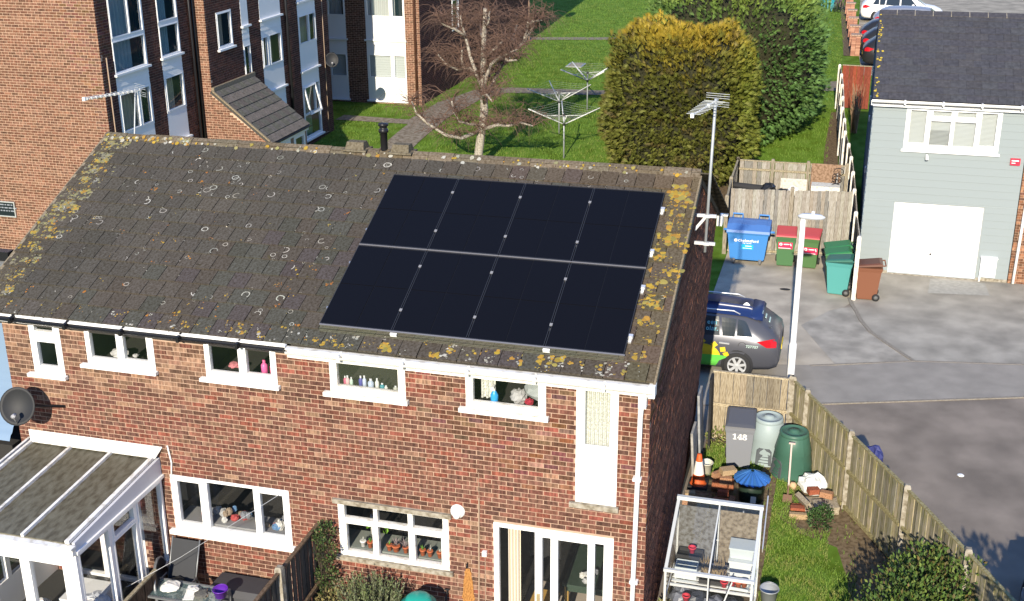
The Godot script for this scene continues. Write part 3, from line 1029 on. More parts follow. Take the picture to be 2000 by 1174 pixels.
# ---------------------------------------------------------------- the block of flats
func build_flats() -> void:
	var h := thing("block_of_flats", "tall brown brick block of flats with white panelled window columns behind the tiled roof", "building")
	var up := mat("upvc")
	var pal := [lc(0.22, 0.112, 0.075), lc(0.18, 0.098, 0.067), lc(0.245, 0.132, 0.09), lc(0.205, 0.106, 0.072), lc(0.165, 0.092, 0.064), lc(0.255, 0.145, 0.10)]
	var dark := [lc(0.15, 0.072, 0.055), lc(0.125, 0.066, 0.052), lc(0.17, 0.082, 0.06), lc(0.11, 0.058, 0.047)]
	var bricks := []
	var F := Face.new(Vector3(0, 0, -13.7), Vector3.RIGHT, Vector3.BACK)
	part("wall", slabs(F, [rc(-30, 0, -17.28, 11)], -0.1, -0.003), mat("mortar_flat"), h)
	lay(bricks, F, rc(-27, 0.0, -17.28, 8.4), [], pal)
	var A := Face.new(Vector3(-17.28, 0, -13.7), Vector3.FORWARD, Vector3.RIGHT)
	var ha := [rc(0.60, 1.6, 2.27, 8.6), rc(3.02, 1.0, 4.14, 8.6)]
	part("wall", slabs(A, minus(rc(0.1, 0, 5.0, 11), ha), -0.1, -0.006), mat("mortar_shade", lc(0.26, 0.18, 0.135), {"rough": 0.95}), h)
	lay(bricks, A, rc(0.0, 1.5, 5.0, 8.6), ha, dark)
	var S := Face.new(Vector3(0, 0, -18.7), Vector3.RIGHT, Vector3.BACK)
	part("wall", slabs(S, [rc(-17.28, 0, -16.86, 11)], -0.1, -0.003), mat("mortar_flat"), h)
	lay(bricks, S, rc(-17.28, 0.6, -16.86, 8.6), [], pal)
	# side of the lean-to, flush with that step
	var mb := MB.new()
	mb.prism([Vector3(-16.86, 0, -18.706), Vector3(-15.05, 0, -18.706), Vector3(-15.05, 2.86, -18.706), Vector3(-16.86, 4.28, -18.706)], Vector3(0, 0, -0.1))
	part("lean_to_wall", mb, mat("mortar_flat"), h)
	lay(bricks, S, rc(-16.86, 0.6, -15.05, 4.3), [], pal, func(u, v): return v < 2.86 + (-15.05 - u) * 0.784 - 0.05)
	var B := Face.new(Vector3(-16.86, 0, -18.7), Vector3.FORWARD, Vector3.RIGHT)
	var hb := [rc(0.66, 5.56, 1.64, 6.69), rc(2.28, 4.38, 2.76, 8.6), rc(3.58, 1.9, 5.12, 8.6), rc(6.46, 1.33, 7.96, 8.6)]
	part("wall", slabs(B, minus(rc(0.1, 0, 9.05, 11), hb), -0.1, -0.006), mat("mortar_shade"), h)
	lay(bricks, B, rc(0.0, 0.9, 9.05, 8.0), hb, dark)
	var C := Face.new(Vector3(0, 0, -32.78), Vector3.RIGHT, Vector3.BACK)
	var hc := [rc(-19.10, 1.28, -18.31, 8), rc(-17.42, 1.28, -15.69, 8)]
	part("wall", slabs(C, minus(rc(-26, 0.6, -15.05, 11), hc), -0.1, -0.003), mat("mortar_flat"), h)
	lay(bricks, C, rc(-22.0, 1.1, -15.05, 6.6), hc, pal)
	var D := Face.new(Vector3(-15.05, 0, -32.78), Vector3.FORWARD, Vector3.RIGHT)
	var hd := [rc(4.2, 3.6, 5.2, 5.0)]
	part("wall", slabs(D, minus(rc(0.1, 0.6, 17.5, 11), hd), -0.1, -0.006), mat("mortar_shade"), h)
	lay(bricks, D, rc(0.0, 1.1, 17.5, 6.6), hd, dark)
	mb = MB.new()
	mb.box(Vector3(-21.5, 5.5, -27.7), Vector3(9.2, 11, 0.1))
	mb.box(Vector3(-25.95, 5.5, -30.2), Vector3(0.1, 11, 5.0))
	mb.box(Vector3(-29.95, 5.5, -30), Vector3(0.1, 11, 32.4))
	mb.box(Vector3(-20.5, 5.8, -50.2), Vector3(11, 10.4, 0.1))
	part("outer_wall", mb, mat("mortar_shade"), h)
	mb = MB.new()
	mb.box(Vector3(-23.7, 11.1, -16.2), Vector3(13, 0.2, 5.2))
	mb.box(Vector3(-23.5, 11.1, -23.2), Vector3(13.2, 0.2, 8.9))
	mb.box(Vector3(-22.6, 11.1, -39), Vector3(15.2, 0.2, 22.6))
	part("flat_roof", mb, mat("roof_felt"), h)
	finish_bricks(bricks, h)
	# columns of windows and panels
	var pane := glass("flat_glass", Color(0.35, 0.5, 0.55), 0.10)
	var win := func(f: Face, o: Rect2, ps: Array, cur: Color) -> void:
		window(h, f, o, ps, {"mat": up, "glass": pane})
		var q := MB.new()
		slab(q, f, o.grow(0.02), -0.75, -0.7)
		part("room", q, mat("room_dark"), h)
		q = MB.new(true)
		var a := f.p(o.position.x, o.position.y, -0.2)
		wave(q, a, f.p(o.position.x + o.size.x * 0.72, o.position.y, -0.2), o.size.y, 7, 0.035)
		part("curtain", q, mat("curtain_%d" % int(cur.r * 1000 + cur.g * 100), cur, {"rough": 0.9}), h)
	var board := func(f: Face, o: Rect2, n: int) -> void:
		var st := o.size.y / n
		for k in n:
			var q := MB.new()
			q.hexa(f.p(o.get_center().x, o.position.y + (k + 0.5) * st, -0.03), Vector3(o.size.x, st - 0.004, 0.075), Vector3(o.size.x, st - 0.004, 0.055), f.basis())
			part("panel", q, up, h)
	var sill := func(f: Face, u0: float, u1: float, y: float) -> void:
		part("sill", slabs(f, [rc(u0 - 0.06, y - 0.03, u1 + 0.06, y + 0.03)], -0.05, 0.09), up, h)
	var teal := lc(0.17, 0.27, 0.30)
	var beige := lc(0.34, 0.30, 0.22)
	board.call(A, rc(0.60, 1.6, 2.27, 3.97), 2)
	win.call(A, rc(0.60, 3.97, 2.27, 5.15), [rc(0.72, 4.06, 1.55, 5.07), rc(1.70, 4.06, 2.16, 5.07)], beige)
	board.call(A, rc(0.60, 5.15, 2.27, 5.62), 3)
	sill.call(A, 0.60, 2.27, 5.65)
	win.call(A, rc(0.60, 5.68, 2.27, 8.6), [rc(0.64, 5.72, 2.18, 6.53), rc(0.66, 6.68, 1.52, 8.5), rc(1.57, 6.68, 2.18, 8.5)], teal)
	board.call(A, rc(3.02, 1.0, 4.14, 3.14), 2)
	sill.call(A, 3.02, 4.14, 3.17)
	board.call(A, rc(3.02, 3.20, 4.14, 4.08), 1)
	win.call(A, rc(3.02, 4.08, 4.14, 5.17), [rc(3.12, 4.16, 4.04, 5.10)], beige)
	board.call(A, rc(3.02, 5.17, 4.14, 5.67), 3)
	sill.call(A, 3.02, 4.14, 5.70)
	win.call(A, rc(3.02, 5.73, 4.14, 8.6), [rc(3.06, 5.78, 4.06, 6.60), rc(3.06, 6.78, 4.06, 8.5)], teal)
	win.call(B, rc(0.66, 5.56, 1.64, 6.69), [rc(0.74, 5.64, 1.56, 6.62)], beige)
	sill.call(B, 0.66, 1.64, 5.53)
	win.call(B, rc(2.28, 4.38, 2.76, 5.44), [rc(2.34, 4.45, 2.70, 5.38)], beige)
	board.call(B, rc(2.28, 5.44, 2.76, 6.0), 3)
	sill.call(B, 2.28, 2.76, 6.03)
	board.call(B, rc(2.28, 6.06, 2.76, 8.6), 1)
	win.call(B, rc(3.58, 1.9, 5.12, 3.1), [rc(3.68, 2.0, 4.1, 3.0), rc(4.2, 2.0, 5.02, 3.0)], teal)
	board.call(B, rc(3.58, 3.1, 5.12, 3.6), 3)
	sill.call(B, 3.58, 5.12, 3.63)
	board.call(B, rc(3.58, 3.66, 5.12, 4.46), 1)
	win.call(B, rc(3.58, 4.46, 5.12, 5.52), [rc(3.68, 4.52, 3.98, 5.46), rc(4.18, 4.52, 4.98, 5.46)], beige)
	board.call(B, rc(3.58, 5.52, 5.12, 6.02), 3)
	sill.call(B, 3.58, 5.12, 6.05)
	board.call(B, rc(3.58, 6.08, 5.12, 8.6), 1)
	win.call(B, rc(6.46, 1.33, 7.96, 3.33), [rc(6.56, 1.42, 7.86, 2.2), rc(6.56, 2.26, 7.5, 3.25), rc(7.56, 2.26, 7.86, 3.25)], lc(0.16, 0.24, 0.16))
	sill.call(B, 6.46, 7.96, 1.30)
	board.call(B, rc(6.46, 3.33, 7.96, 3.79), 3)
	sill.call(B, 6.46, 7.96, 3.82)
	board.call(B, rc(6.46, 3.85, 7.96, 4.74), 1)
	win.call(B, rc(6.46, 4.74, 7.96, 5.82), [rc(6.55, 4.82, 7.3, 5.75), rc(7.38, 4.82, 7.88, 5.75)], beige)
	board.call(B, rc(6.46, 5.82, 7.96, 6.24), 3)
	sill.call(B, 6.46, 7.96, 6.27)
	board.call(B, rc(6.46, 6.30, 7.96, 8.6), 1)
	# an open top-hung casement on the lowest window of that face
	mb = MB.new()
	var hg := Basis(Vector3.FORWARD, Vector3.UP.rotated(Vector3.FORWARD, -0.22), Vector3.RIGHT.rotated(Vector3.FORWARD, -0.22))
	for r in minus(rc(-0.5, -1.02, 0.5, 0), [rc(-0.44, -0.96, 0.44, -0.06)]):
		mb.box(B.p(7.03, 3.27, 0.03) + hg * Vector3(r.get_center().x, r.get_center().y, 0), Vector3(r.size.x, r.size.y, 0.04), hg)
	part("open_casement", mb, up, h)
	for e in [[-19.10, -18.31, [rc(-19.04, 2.27, -18.38, 3.15)], [rc(-19.04, 4.8, -18.38, 5.9)]], [-17.42, -15.69, [rc(-17.32, 2.27, -16.36, 3.17), rc(-16.20, 2.27, -15.74, 3.17)], [rc(-17.32, 4.8, -16.36, 5.9), rc(-16.20, 4.8, -15.76, 5.9)]]]:
		var u0: float = e[0]
		var u1: float = e[1]
		sill.call(C, u0, u1, 1.26)
		board.call(C, rc(u0, 1.29, u1, 2.18), 1)
		window(h, C, rc(u0, 2.18, u1, 3.24), e[2], {"mat": up, "glass": pane})
		board.call(C, rc(u0, 3.24, u1, 3.76), 3)
		sill.call(C, u0, u1, 3.79)
		board.call(C, rc(u0, 3.82, u1, 4.71), 1)
		win.call(C, rc(u0, 4.71, u1, 6.0), e[3], lc(0.40, 0.42, 0.40))
		board.call(C, rc(u0, 6.0, u1, 8.0), 1)
		for r in e[2]:      # blinds
			var n := 9
			for k in n:
				var q := MB.new()
				var st: float = r.size.y / n
				q.hexa(C.p(r.get_center().x, r.position.y + (k + 0.5) * st, -0.1), Vector3(r.size.x + 0.06, st * 0.94, 0.03), Vector3(r.size.x + 0.06, st * 0.94, 0.01), C.basis())
				part("blind_slat", q, mat("blind", lc(0.40, 0.43, 0.42), {"rough": 0.8}), h)
	for r in hd:
		win.call(D, r, [r.grow(-0.1)], lc(0.4, 0.5, 0.6))
	# pipes and cables
	mb = MB.new(true)
	mb.tube([Vector3(-17.2, 1, -18.6), Vector3(-17.2, 11, -18.6)], [0.05], 8)
	mb.tube([Vector3(-17.2, 1, -18.42), Vector3(-17.2, 11, -18.42)], [0.04], 8)
	part("downpipe", mb, mat("black"), h)
	mb = MB.new(true)
	mb.tube([B.p(5.45, 0.9, 0.07), B.p(5.45, 11, 0.07)], [0.05], 8)
	part("downpipe", mb, mat("black"), h)
	mb = MB.new(true)
	mb.tube([C.p(-15.24, 1.1, 0.06), C.p(-15.24, 11, 0.06)], [0.05], 8)
	part("downpipe", mb, mat("pipe_brown", lc(0.06, 0.025, 0.015), {"rough": 0.5}), h)
	mb = MB.new(true)
	mb.tube([B.p(8.55, 1.2, 0.01), B.p(8.57, 8.0, 0.01)], [0.014], 5)
	mb.tube([B.p(8.55, 1.2, 0.01), B.p(8.0, 1.25, 0.01)], [0.014], 5)
	mb.tube([A.p(0.28, 2.0, 0.01), A.p(0.26, 6.2, 0.01)], [0.02], 5)
	part("cable", mb, mat("cable_skin"), h)
	# the lean-to roof: eight courses of tiles running down to the right
	var e0 := Vector3(-16.86, 4.40, -18.66)
	var dn := Vector3(1.93, -1.56, 0).normalized()
	var nn := Vector3(-dn.y, dn.x, 0)
	mb = MB.new()
	mb.prism([e0 - nn * 0.02, e0 + dn * 2.48 - nn * 0.02, e0 + dn * 2.48 - nn * 0.08, e0 - nn * 0.08], Vector3(0, 0, -2.8))
	part("lean_to_roof", mb, mat("roof_felt"), h)
	for k in 8:
		for i in 9:
			var o := MeshInstance3D.new()
			o.mesh = cube
			var zz := -18.66 - (i + 0.5) * 0.309
			var p := Vector3(e0.x, e0.y, zz) + dn * (0.17 + k * 0.305) + nn * 0.025
			o.transform = Transform3D(Basis(dn, nn, dn.cross(nn)) * Basis(Vector3.BACK, 0.09 + jit(0.006)) * Basis.from_scale(Vector3(0.345, 0.028, 0.304)), p)
			o.material_override = mat("lt_tile_%d" % ((k * 5 + i * 3) % 6), vary(lc(0.25, 0.225, 0.185), 0.22), {"rough": 0.95, "tex": "strong", "scale": Vector3.ONE * 1.5, "det": "speckle"})
			add(o, "roof_tile", h)
	mb = MB.new()
	mb.bar(Vector3(-16.8, 4.40, -18.66), Vector3(-14.98, 2.93, -18.66), 0.07, 0.05)
	mb.bar(Vector3(-16.82, 4.44, -18.7), Vector3(-16.82, 4.44, -21.5), 0.1, 0.12)
	part("verge", mb, mat("verge_mortar"), h)
	mb = MB.new()
	mb.box(Vector3(-14.99, 2.78, -20.05), Vector3(0.05, 0.2, 2.8))
	mb.box(Vector3(-15.02, 2.76, -18.72), Vector3(0.2, 0.2, 0.06))
	part("fascia", mb, up, h)
	gutter_z(h, Vector3(-14.90, 2.84, -18.65), 2.85, mat("black"))
	var L := Face.new(Vector3(-15.05, 0, -18.7), Vector3.FORWARD, Vector3.RIGHT)
	part("lean_to_wall", slabs(L, minus(rc(0.1, 0, 2.75, 2.9), [rc(0.4, 1.3, 1.5, 2.65), rc(1.75, 0.4, 2.6, 2.65)]), -0.1, 0.0), mat("mortar_shade"), h)
	win.call(L, rc(0.4, 1.3, 1.5, 2.65), [rc(0.5, 1.4, 0.92, 2.55), rc(1.0, 1.4, 1.42, 2.55)], lc(0.2, 0.3, 0.2))
	window(h, L, rc(1.75, 0.4, 2.6, 2.65), [rc(1.87, 1.5, 2.48, 2.55)], {"name": "door", "glass": pane})
	mb = MB.new()
	mb.box(Vector3(-16, 1.2, -21.4), Vector3(1.8, 2.4, 0.1))
	part("lean_to_wall", mb, mat("mortar_shade"), h)
	# notice board and dishes
	var nb := thing("notice_board", "small black notice board with a white frame on the brown brick end wall", "notice board", Vector3(-21.05, 1.52, -13.68))
	mb = MB.new()
	for r in minus(rc(-0.36, 0, 0.36, 0.46), [rc(-0.33, 0.03, 0.33, 0.43)]):
		mb.box(Vector3(r.get_center().x, r.get_center().y, 0.02), Vector3(r.size.x, r.size.y, 0.04))
	part("frame", mb, mat("alu"), nb)
	mb = MB.new()
	mb.box(Vector3(0, 0.23, 0.012), Vector3(0.66, 0.4, 0.02))
	part("board", mb, mat("notice_black", lc(0.012, 0.018, 0.022), {"rough": 0.3}), nb)
	for k in 3:
		mb = MB.new()
		var x := -0.28
		while x < 0.28:
			var w := rng.randf_range(0.04, 0.13)
			mb.box(Vector3(x + w * 0.5, 0.36 - k * 0.09, 0.024), Vector3(w, 0.035, 0.004))
			x += w + 0.03
		part("lettering", mb, mat("notice_grey", lc(0.20, 0.22, 0.25)), nb)
	dish(Vector3(-16.68, 3.88, -27.5), 0.25, Vector3(0.5, 0.28, 1.0), Vector3(-16.86, 3.7, -27.4), "dark grey satellite dish at the end of the shaded flats wall", mat("dish_dark", lc(0.018, 0.019, 0.022), {"rough": 0.6}))
	dish(Vector3(-14.7, 6.35, -48.9), 0.42, Vector3(0.75, 0.25, 0.5), Vector3(-15.05, 6.1, -48.9), "pale satellite dish at the top edge behind the birch crown", mat("dish_pale", lc(0.36, 0.37, 0.38), {"rough": 0.5}))


func gutter_z(parent: Node3D, o: Vector3, length: float, m: Material) -> void:
	var mb := MB.new(true)
	for i in 8:
		var t0 := PI * i / 8
		var t1 := PI * (i + 1) / 8
		var p := [Vector3(cos(t0) * 0.055, -sin(t0) * 0.055, 0), Vector3(cos(t1) * 0.055, -sin(t1) * 0.055, 0)]
		var e := Vector3(0, 0, -length)
		mb.quad(o + p[0], o + p[1], o + p[1] + e, o + p[0] + e)
		mb.quad(o + p[0] * 0.92, o + p[0] * 0.92 + e, o + p[1] * 0.92 + e, o + p[1] * 0.92)
	part("gutter", mb, m, parent)


func dish(at: Vector3, r: float, face: Vector3, foot: Vector3, label: String, m: Material) -> void:
	var t := thing("satellite_dish", label, "satellite dish", at, 0.0, "satellite dishes on walls")
	var b := Basis.looking_at(-face.normalized()) * Basis(Vector3.RIGHT, PI / 2)
	var mb := MB.new(true)
	var prof := []
	for k in 7:
		var q := r * k / 6.0
		prof.append(Vector2(q, 0.32 * q * q / r))
	for k in 7:
		var q := r * (6 - k) / 6.0
		prof.append(Vector2(q, 0.32 * q * q / r - 0.008))
	mb.lathe(prof, 26, Vector3.ZERO, b, Vector2(1.0, 1.1))
	part("reflector", mb, m, t)
	mb = MB.new(true)
	var tip := b * Vector3(0, r * 0.95, r * 0.55)
	mb.tube([b * Vector3(0, 0.2 * r, r * 1.02), tip], [0.012], 6)
	part("feed_arm", mb, mat("steel"), t)
	mb = MB.new(true)
	mb.tube([tip, tip - b * Vector3(0, 0.09, 0.03)], [0.035, 0.03], 10)
	part("receiver", mb, mat("dish_head", lc(0.3, 0.3, 0.32), {"rough": 0.5}), t)
	mb = MB.new(true)
	mb.tube([b * Vector3(0, -0.01, 0), b * Vector3(0, -0.12, 0), (foot - at) + Vector3(0, 0.0, 0)], [0.025], 8)
	part("wall_bracket", mb, mat("black"), t)


# ---------------------------------------------------------------- the pale grey clad house with the garage
func build_grey_house() -> void:
	var h := thing("grey_clad_house", "pale grey clad house with a white garage door and slate roof", "house")
	var f := Face.new(Vector3(0, 0, -19.3), Vector3.RIGHT, Vector3.BACK)
	var holes := [rc(3.68, 0.03, 6.06, 2.16), rc(3.75, 3.63, 6.19, 4.86)]
	part("wall", slabs(f, minus(rc(2.9, 0, 6.87, 4.9), holes), -0.12, -0.022), mat("room"), h)
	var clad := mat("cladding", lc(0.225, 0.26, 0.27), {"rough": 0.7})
	var k := 0
	var y := 0.12
	while y < 4.84:
		for r in minus(rc(2.87, y, 6.88, minf(y + 0.204, 4.88)), holes):
			var mb := MB.new()
			mb.hexa(f.p(r.get_center().x, r.get_center().y, -0.008), Vector3(r.size.x, r.size.y, 0.026), Vector3(r.size.x, r.size.y, 0.010), f.basis())
			part("cladding_board", mb, clad, h)
		y += 0.208
	part("plinth", slabs(f, minus(rc(2.87, 0, 6.88, 0.12), holes), -0.1, -0.002), mat("concrete"), h)
	# left side, in shade
	var L := Face.new(Vector3(2.87, 0, -19.3), Vector3.FORWARD, Vector3.LEFT)
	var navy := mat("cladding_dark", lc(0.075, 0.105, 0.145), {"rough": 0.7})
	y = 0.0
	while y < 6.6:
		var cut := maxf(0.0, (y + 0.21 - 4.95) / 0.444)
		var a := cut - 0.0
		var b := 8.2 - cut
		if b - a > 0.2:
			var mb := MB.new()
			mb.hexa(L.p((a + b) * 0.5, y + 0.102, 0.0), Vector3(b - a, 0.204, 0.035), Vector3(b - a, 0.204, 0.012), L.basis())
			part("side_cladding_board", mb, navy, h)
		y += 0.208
	var mb := MB.new()
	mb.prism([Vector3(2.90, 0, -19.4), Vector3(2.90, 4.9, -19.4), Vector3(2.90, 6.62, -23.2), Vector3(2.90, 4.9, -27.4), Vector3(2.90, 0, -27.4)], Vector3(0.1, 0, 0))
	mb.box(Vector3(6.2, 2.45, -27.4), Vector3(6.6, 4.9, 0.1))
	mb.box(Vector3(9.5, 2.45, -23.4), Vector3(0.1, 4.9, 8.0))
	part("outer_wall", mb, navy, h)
	for e in [[1.2, 2.6], [3.5, 3.6], [6.3, 4.6], [5.0, 3.9]]:
		mb = MB.new()
		slab(mb, L, rc(e[0], e[1], e[0] + 0.2, e[1] + 0.16), 0.0, 0.05)
		part("side_vent", mb, mat("alu"), h)
	# garage door, standing 9 cm back
	mb = MB.new()
	for r in minus(rc(3.66, 0.0, 6.08, 2.18), [rc(3.70, 0.06, 6.04, 2.14)]):
		slab(mb, f, r, -0.12, -0.015)
	part("garage_door_frame", mb, mat("cladding_edge", lc(0.30, 0.33, 0.34)), h)
	mb = MB.new()
	slab(mb, f, rc(3.70, 0.06, 6.04, 2.14), -0.115, -0.085)
	var gd := part("garage_door", mb, mat("garage_white", lc(0.86, 0.86, 0.86), {"rough": 0.4}), h)
	for j in 11:
		mb = MB.new()
		slab(mb, f, rc(3.72, 0.08 + j * 0.187, 6.02, 0.08 + j * 0.187 + 0.181), -0.085, -0.080)
		part("panel", mb, mat("garage_white"), gd)
	mb = MB.new()
	mb.prism([f.p(4.76, 0.65, -0.078), f.p(4.83, 0.65, -0.078), f.p(4.795, 0.72, -0.078)], Vector3(0, 0, 0.03))
	part("handle", mb, mat("rubber"), gd)
	mb = MB.new()
	slab(mb, f, rc(3.70, 0.0, 6.06, 0.055), -0.1, 0.02)
	part("threshold", mb, mat("concrete"), h)
	room(h, f, rc(3.9, 0.1, 5.9, 2.0), 1.0, mat("room_dark"), 0.0)
	# window with blinds
	room(h, f, holes[1], 2.0, mat("room"), 0.05)
	var panes := [rc(3.86, 3.84, 4.27, 4.74), rc(4.43, 4.60, 4.90, 4.74), rc(5.06, 4.60, 5.53, 4.74), rc(4.40, 3.80, 4.91, 4.47), rc(5.01, 3.80, 5.55, 4.47), rc(5.68, 3.85, 6.07, 4.74)]
	window(h, f, holes[1], panes, {"sill": rc(3.70, 3.60, 6.24, 3.66), "sill_out": 0.07})
	for j in 6:
		var p: Rect2 = panes[j]
		mb = MB.new()
		var yy := p.position.y + 0.012
		while yy < p.end.y:
			mb.box(f.p(p.get_center().x, yy, -0.09), Vector3(p.size.x + 0.05, 0.005, 0.038), f.basis() * Basis(Vector3.RIGHT, 0.75 if j != 3 or yy > 4.2 else 0.35))
			yy += 0.034
		part("blind", mb, mat("blind"), h)
	# fascia and gutter
	mb = MB.new()
	mb.box(Vector3(6.2, 4.90, -19.26), Vector3(6.8, 0.13, 0.04))
	part("fascia", mb, mat("upvc"), h)
	mb = MB.new()
	mb.box(Vector3(6.2, 4.84, -19.24), Vector3(6.7, 0.02, 0.2))
	part("soffit", mb, mat("upvc"), h)
	gutter(h, Vector3(2.82, 5.0, -19.10), Vector3(9.6, 5.0, -19.10), 0.065, mat("upvc"))
	# slates
	var e0 := Vector3(0, 5.02, -19.13)
	var top := Vector3(0, 6.82, -23.2)
	var d := (e0 - top).normalized()
	var n := Vector3(0, -d.z, d.y) * -1.0
	n = Vector3(0, d.z, -d.y)
	mb = MB.new()
	mb.prism([Vector3(2.84, 4.97, -19.15), Vector3(2.84, 6.77, -23.2), Vector3(2.84, 6.68, -23.2), Vector3(2.84, 4.9, -19.15)], Vector3(6.8, 0, 0))
	mb.prism([Vector3(2.84, 6.79, -23.2), Vector3(2.84, 4.95, -27.6), Vector3(2.84, 4.87, -27.6), Vector3(2.84, 6.68, -23.2)], Vector3(6.8, 0, 0))
	part("roof_deck", mb, mat("slate_back", lc(0.09, 0.09, 0.10), {"rough": 0.8}), h)
	var so := {"rough": 0.8, "tex": "blotch", "scale": Vector3.ONE * 1.2, "det": "grain", "spec": 0.35}
	for j in 13:
		var x := 2.83
		var first := true
		while x < 9.6:
			var w := 0.2 if first and j % 2 else 0.396
			first = false
			var o := MeshInstance3D.new()
			o.mesh = cube
			var p := e0 - d * (0.2 + j * 0.337) + n * 0.012 + Vector3(x + w * 0.5, 0, 0)
			o.transform = Transform3D(Basis(Vector3.RIGHT, n, d) * Basis(Vector3.RIGHT, -0.028 + jit(0.004)) * Basis.from_scale(Vector3(w, 0.010, 0.40)), p)
			o.material_override = mat("slate_%d" % (rng.randi() % 9), vary(lc(0.082, 0.080, 0.088), 0.12), so)
			add(o, "slate", h)
			x += w + 0.004
	var x := 2.84
	while x < 9.5:
		mb = MB.new()
		var y1 := 6.80
		mb.prism([Vector3(x, y1 + 0.07, -23.2), Vector3(x, y1 - 0.03, -23.0), Vector3(x, y1 - 0.05, -23.0), Vector3(x, y1 - 0.05, -23.4), Vector3(x, y1 - 0.03, -23.4)], Vector3(0.485, 0, 0))
		part("ridge_tile", mb, mat("slate_1"), h)
		mb = MB.new()
		mb.prism([Vector3(x + 0.485, y1 + 0.075, -23.2), Vector3(x + 0.485, y1 - 0.025, -22.995), Vector3(x + 0.485, y1 - 0.05, -22.995), Vector3(x + 0.485, y1 - 0.05, -23.4), Vector3(x + 0.485, y1 - 0.025, -23.405)], Vector3(0.018, 0, 0))
		part("ridge_joint", mb, mat("concrete"), h)
		x += 0.503
	mb = MB.new()
	for j in 40:
		var s := rng.randf_range(0.1, 4.3)
		var c := e0 - d * s + n * 0.034 + Vector3(2.86 + rng.randf() * rng.randf() * 0.16, 0, 0)
		var pts := []
		var r := rng.randf_range(0.015, 0.05)
		for q in 7:
			pts.append(c + Vector3(cos(TAU * q / 7), 0, 0) * r * rng.randf_range(0.6, 1.1) + d * sin(TAU * q / 7) * r)
		mb.fan(pts)
	part("lichen", mb, mat("lichen_yellow", lc(0.45, 0.33, 0.04), {"rough": 0.95}), h).set_meta("kind", "stuff")
	# meter box, alarm box, lamp
	mb = MB.new()
	slab(mb, f, rc(6.13, 0.19, 6.54, 0.74), 0.0, 0.14)
	slab(mb, f, rc(6.11, 0.74, 6.56, 0.765), 0.0, 0.17)
	part("meter_box", mb, mat("upvc"), h)
	mb = MB.new(true)
	mb.tube([f.p(6.15, 0.2, 0.05), f.p(6.15, 0.0, 0.05)], [0.03], 8)
	part("meter_pipe", mb, mat("upvc"), h)
	mb = MB.new()
	slab(mb, f, rc(6.53, 3.39, 6.78, 3.57), 0.0, 0.07)
	var al := part("alarm_box", mb, mat("alarm_red", lc(0.55, 0.03, 0.06), {"rough": 0.4}), h)
	mb = MB.new()
	slab(mb, f, rc(6.56, 3.50, 6.74, 3.53), 0.07, 0.072)
	slab(mb, f, rc(6.56, 3.44, 6.66, 3.46), 0.07, 0.072)
	part("lettering", mb, mat("upvc"), al)
	mb = MB.new(true)
	mb.tube([f.p(4.39, 3.53, 0.0), f.p(4.39, 3.52, 0.09), f.p(4.40, 3.42, 0.16)], [0.035, 0.04, 0.045], 10)
	part("security_camera", mb, mat("white_plastic"), h)
	# the brick end beside it
	part("brick_end_wall", slabs(f, [rc(6.9, 0, 9.5, 4.9)], -0.12, -0.007), mat("mortar"), h)
	var bricks := []
	lay(bricks, f, rc(6.9, 0.02, 9.5, 4.9), [], [lc(0.30, 0.15, 0.085), lc(0.22, 0.115, 0.07), lc(0.36, 0.20, 0.12), lc(0.17, 0.10, 0.065)])
	finish_bricks(bricks, h)
	mb = MB.new(true)
	mb.tube([f.p(7.03, 0.05, 0.07), f.p(7.12, 4.8, 0.07)], [0.04], 10)
	part("downpipe", mb, mat("upvc"), h)


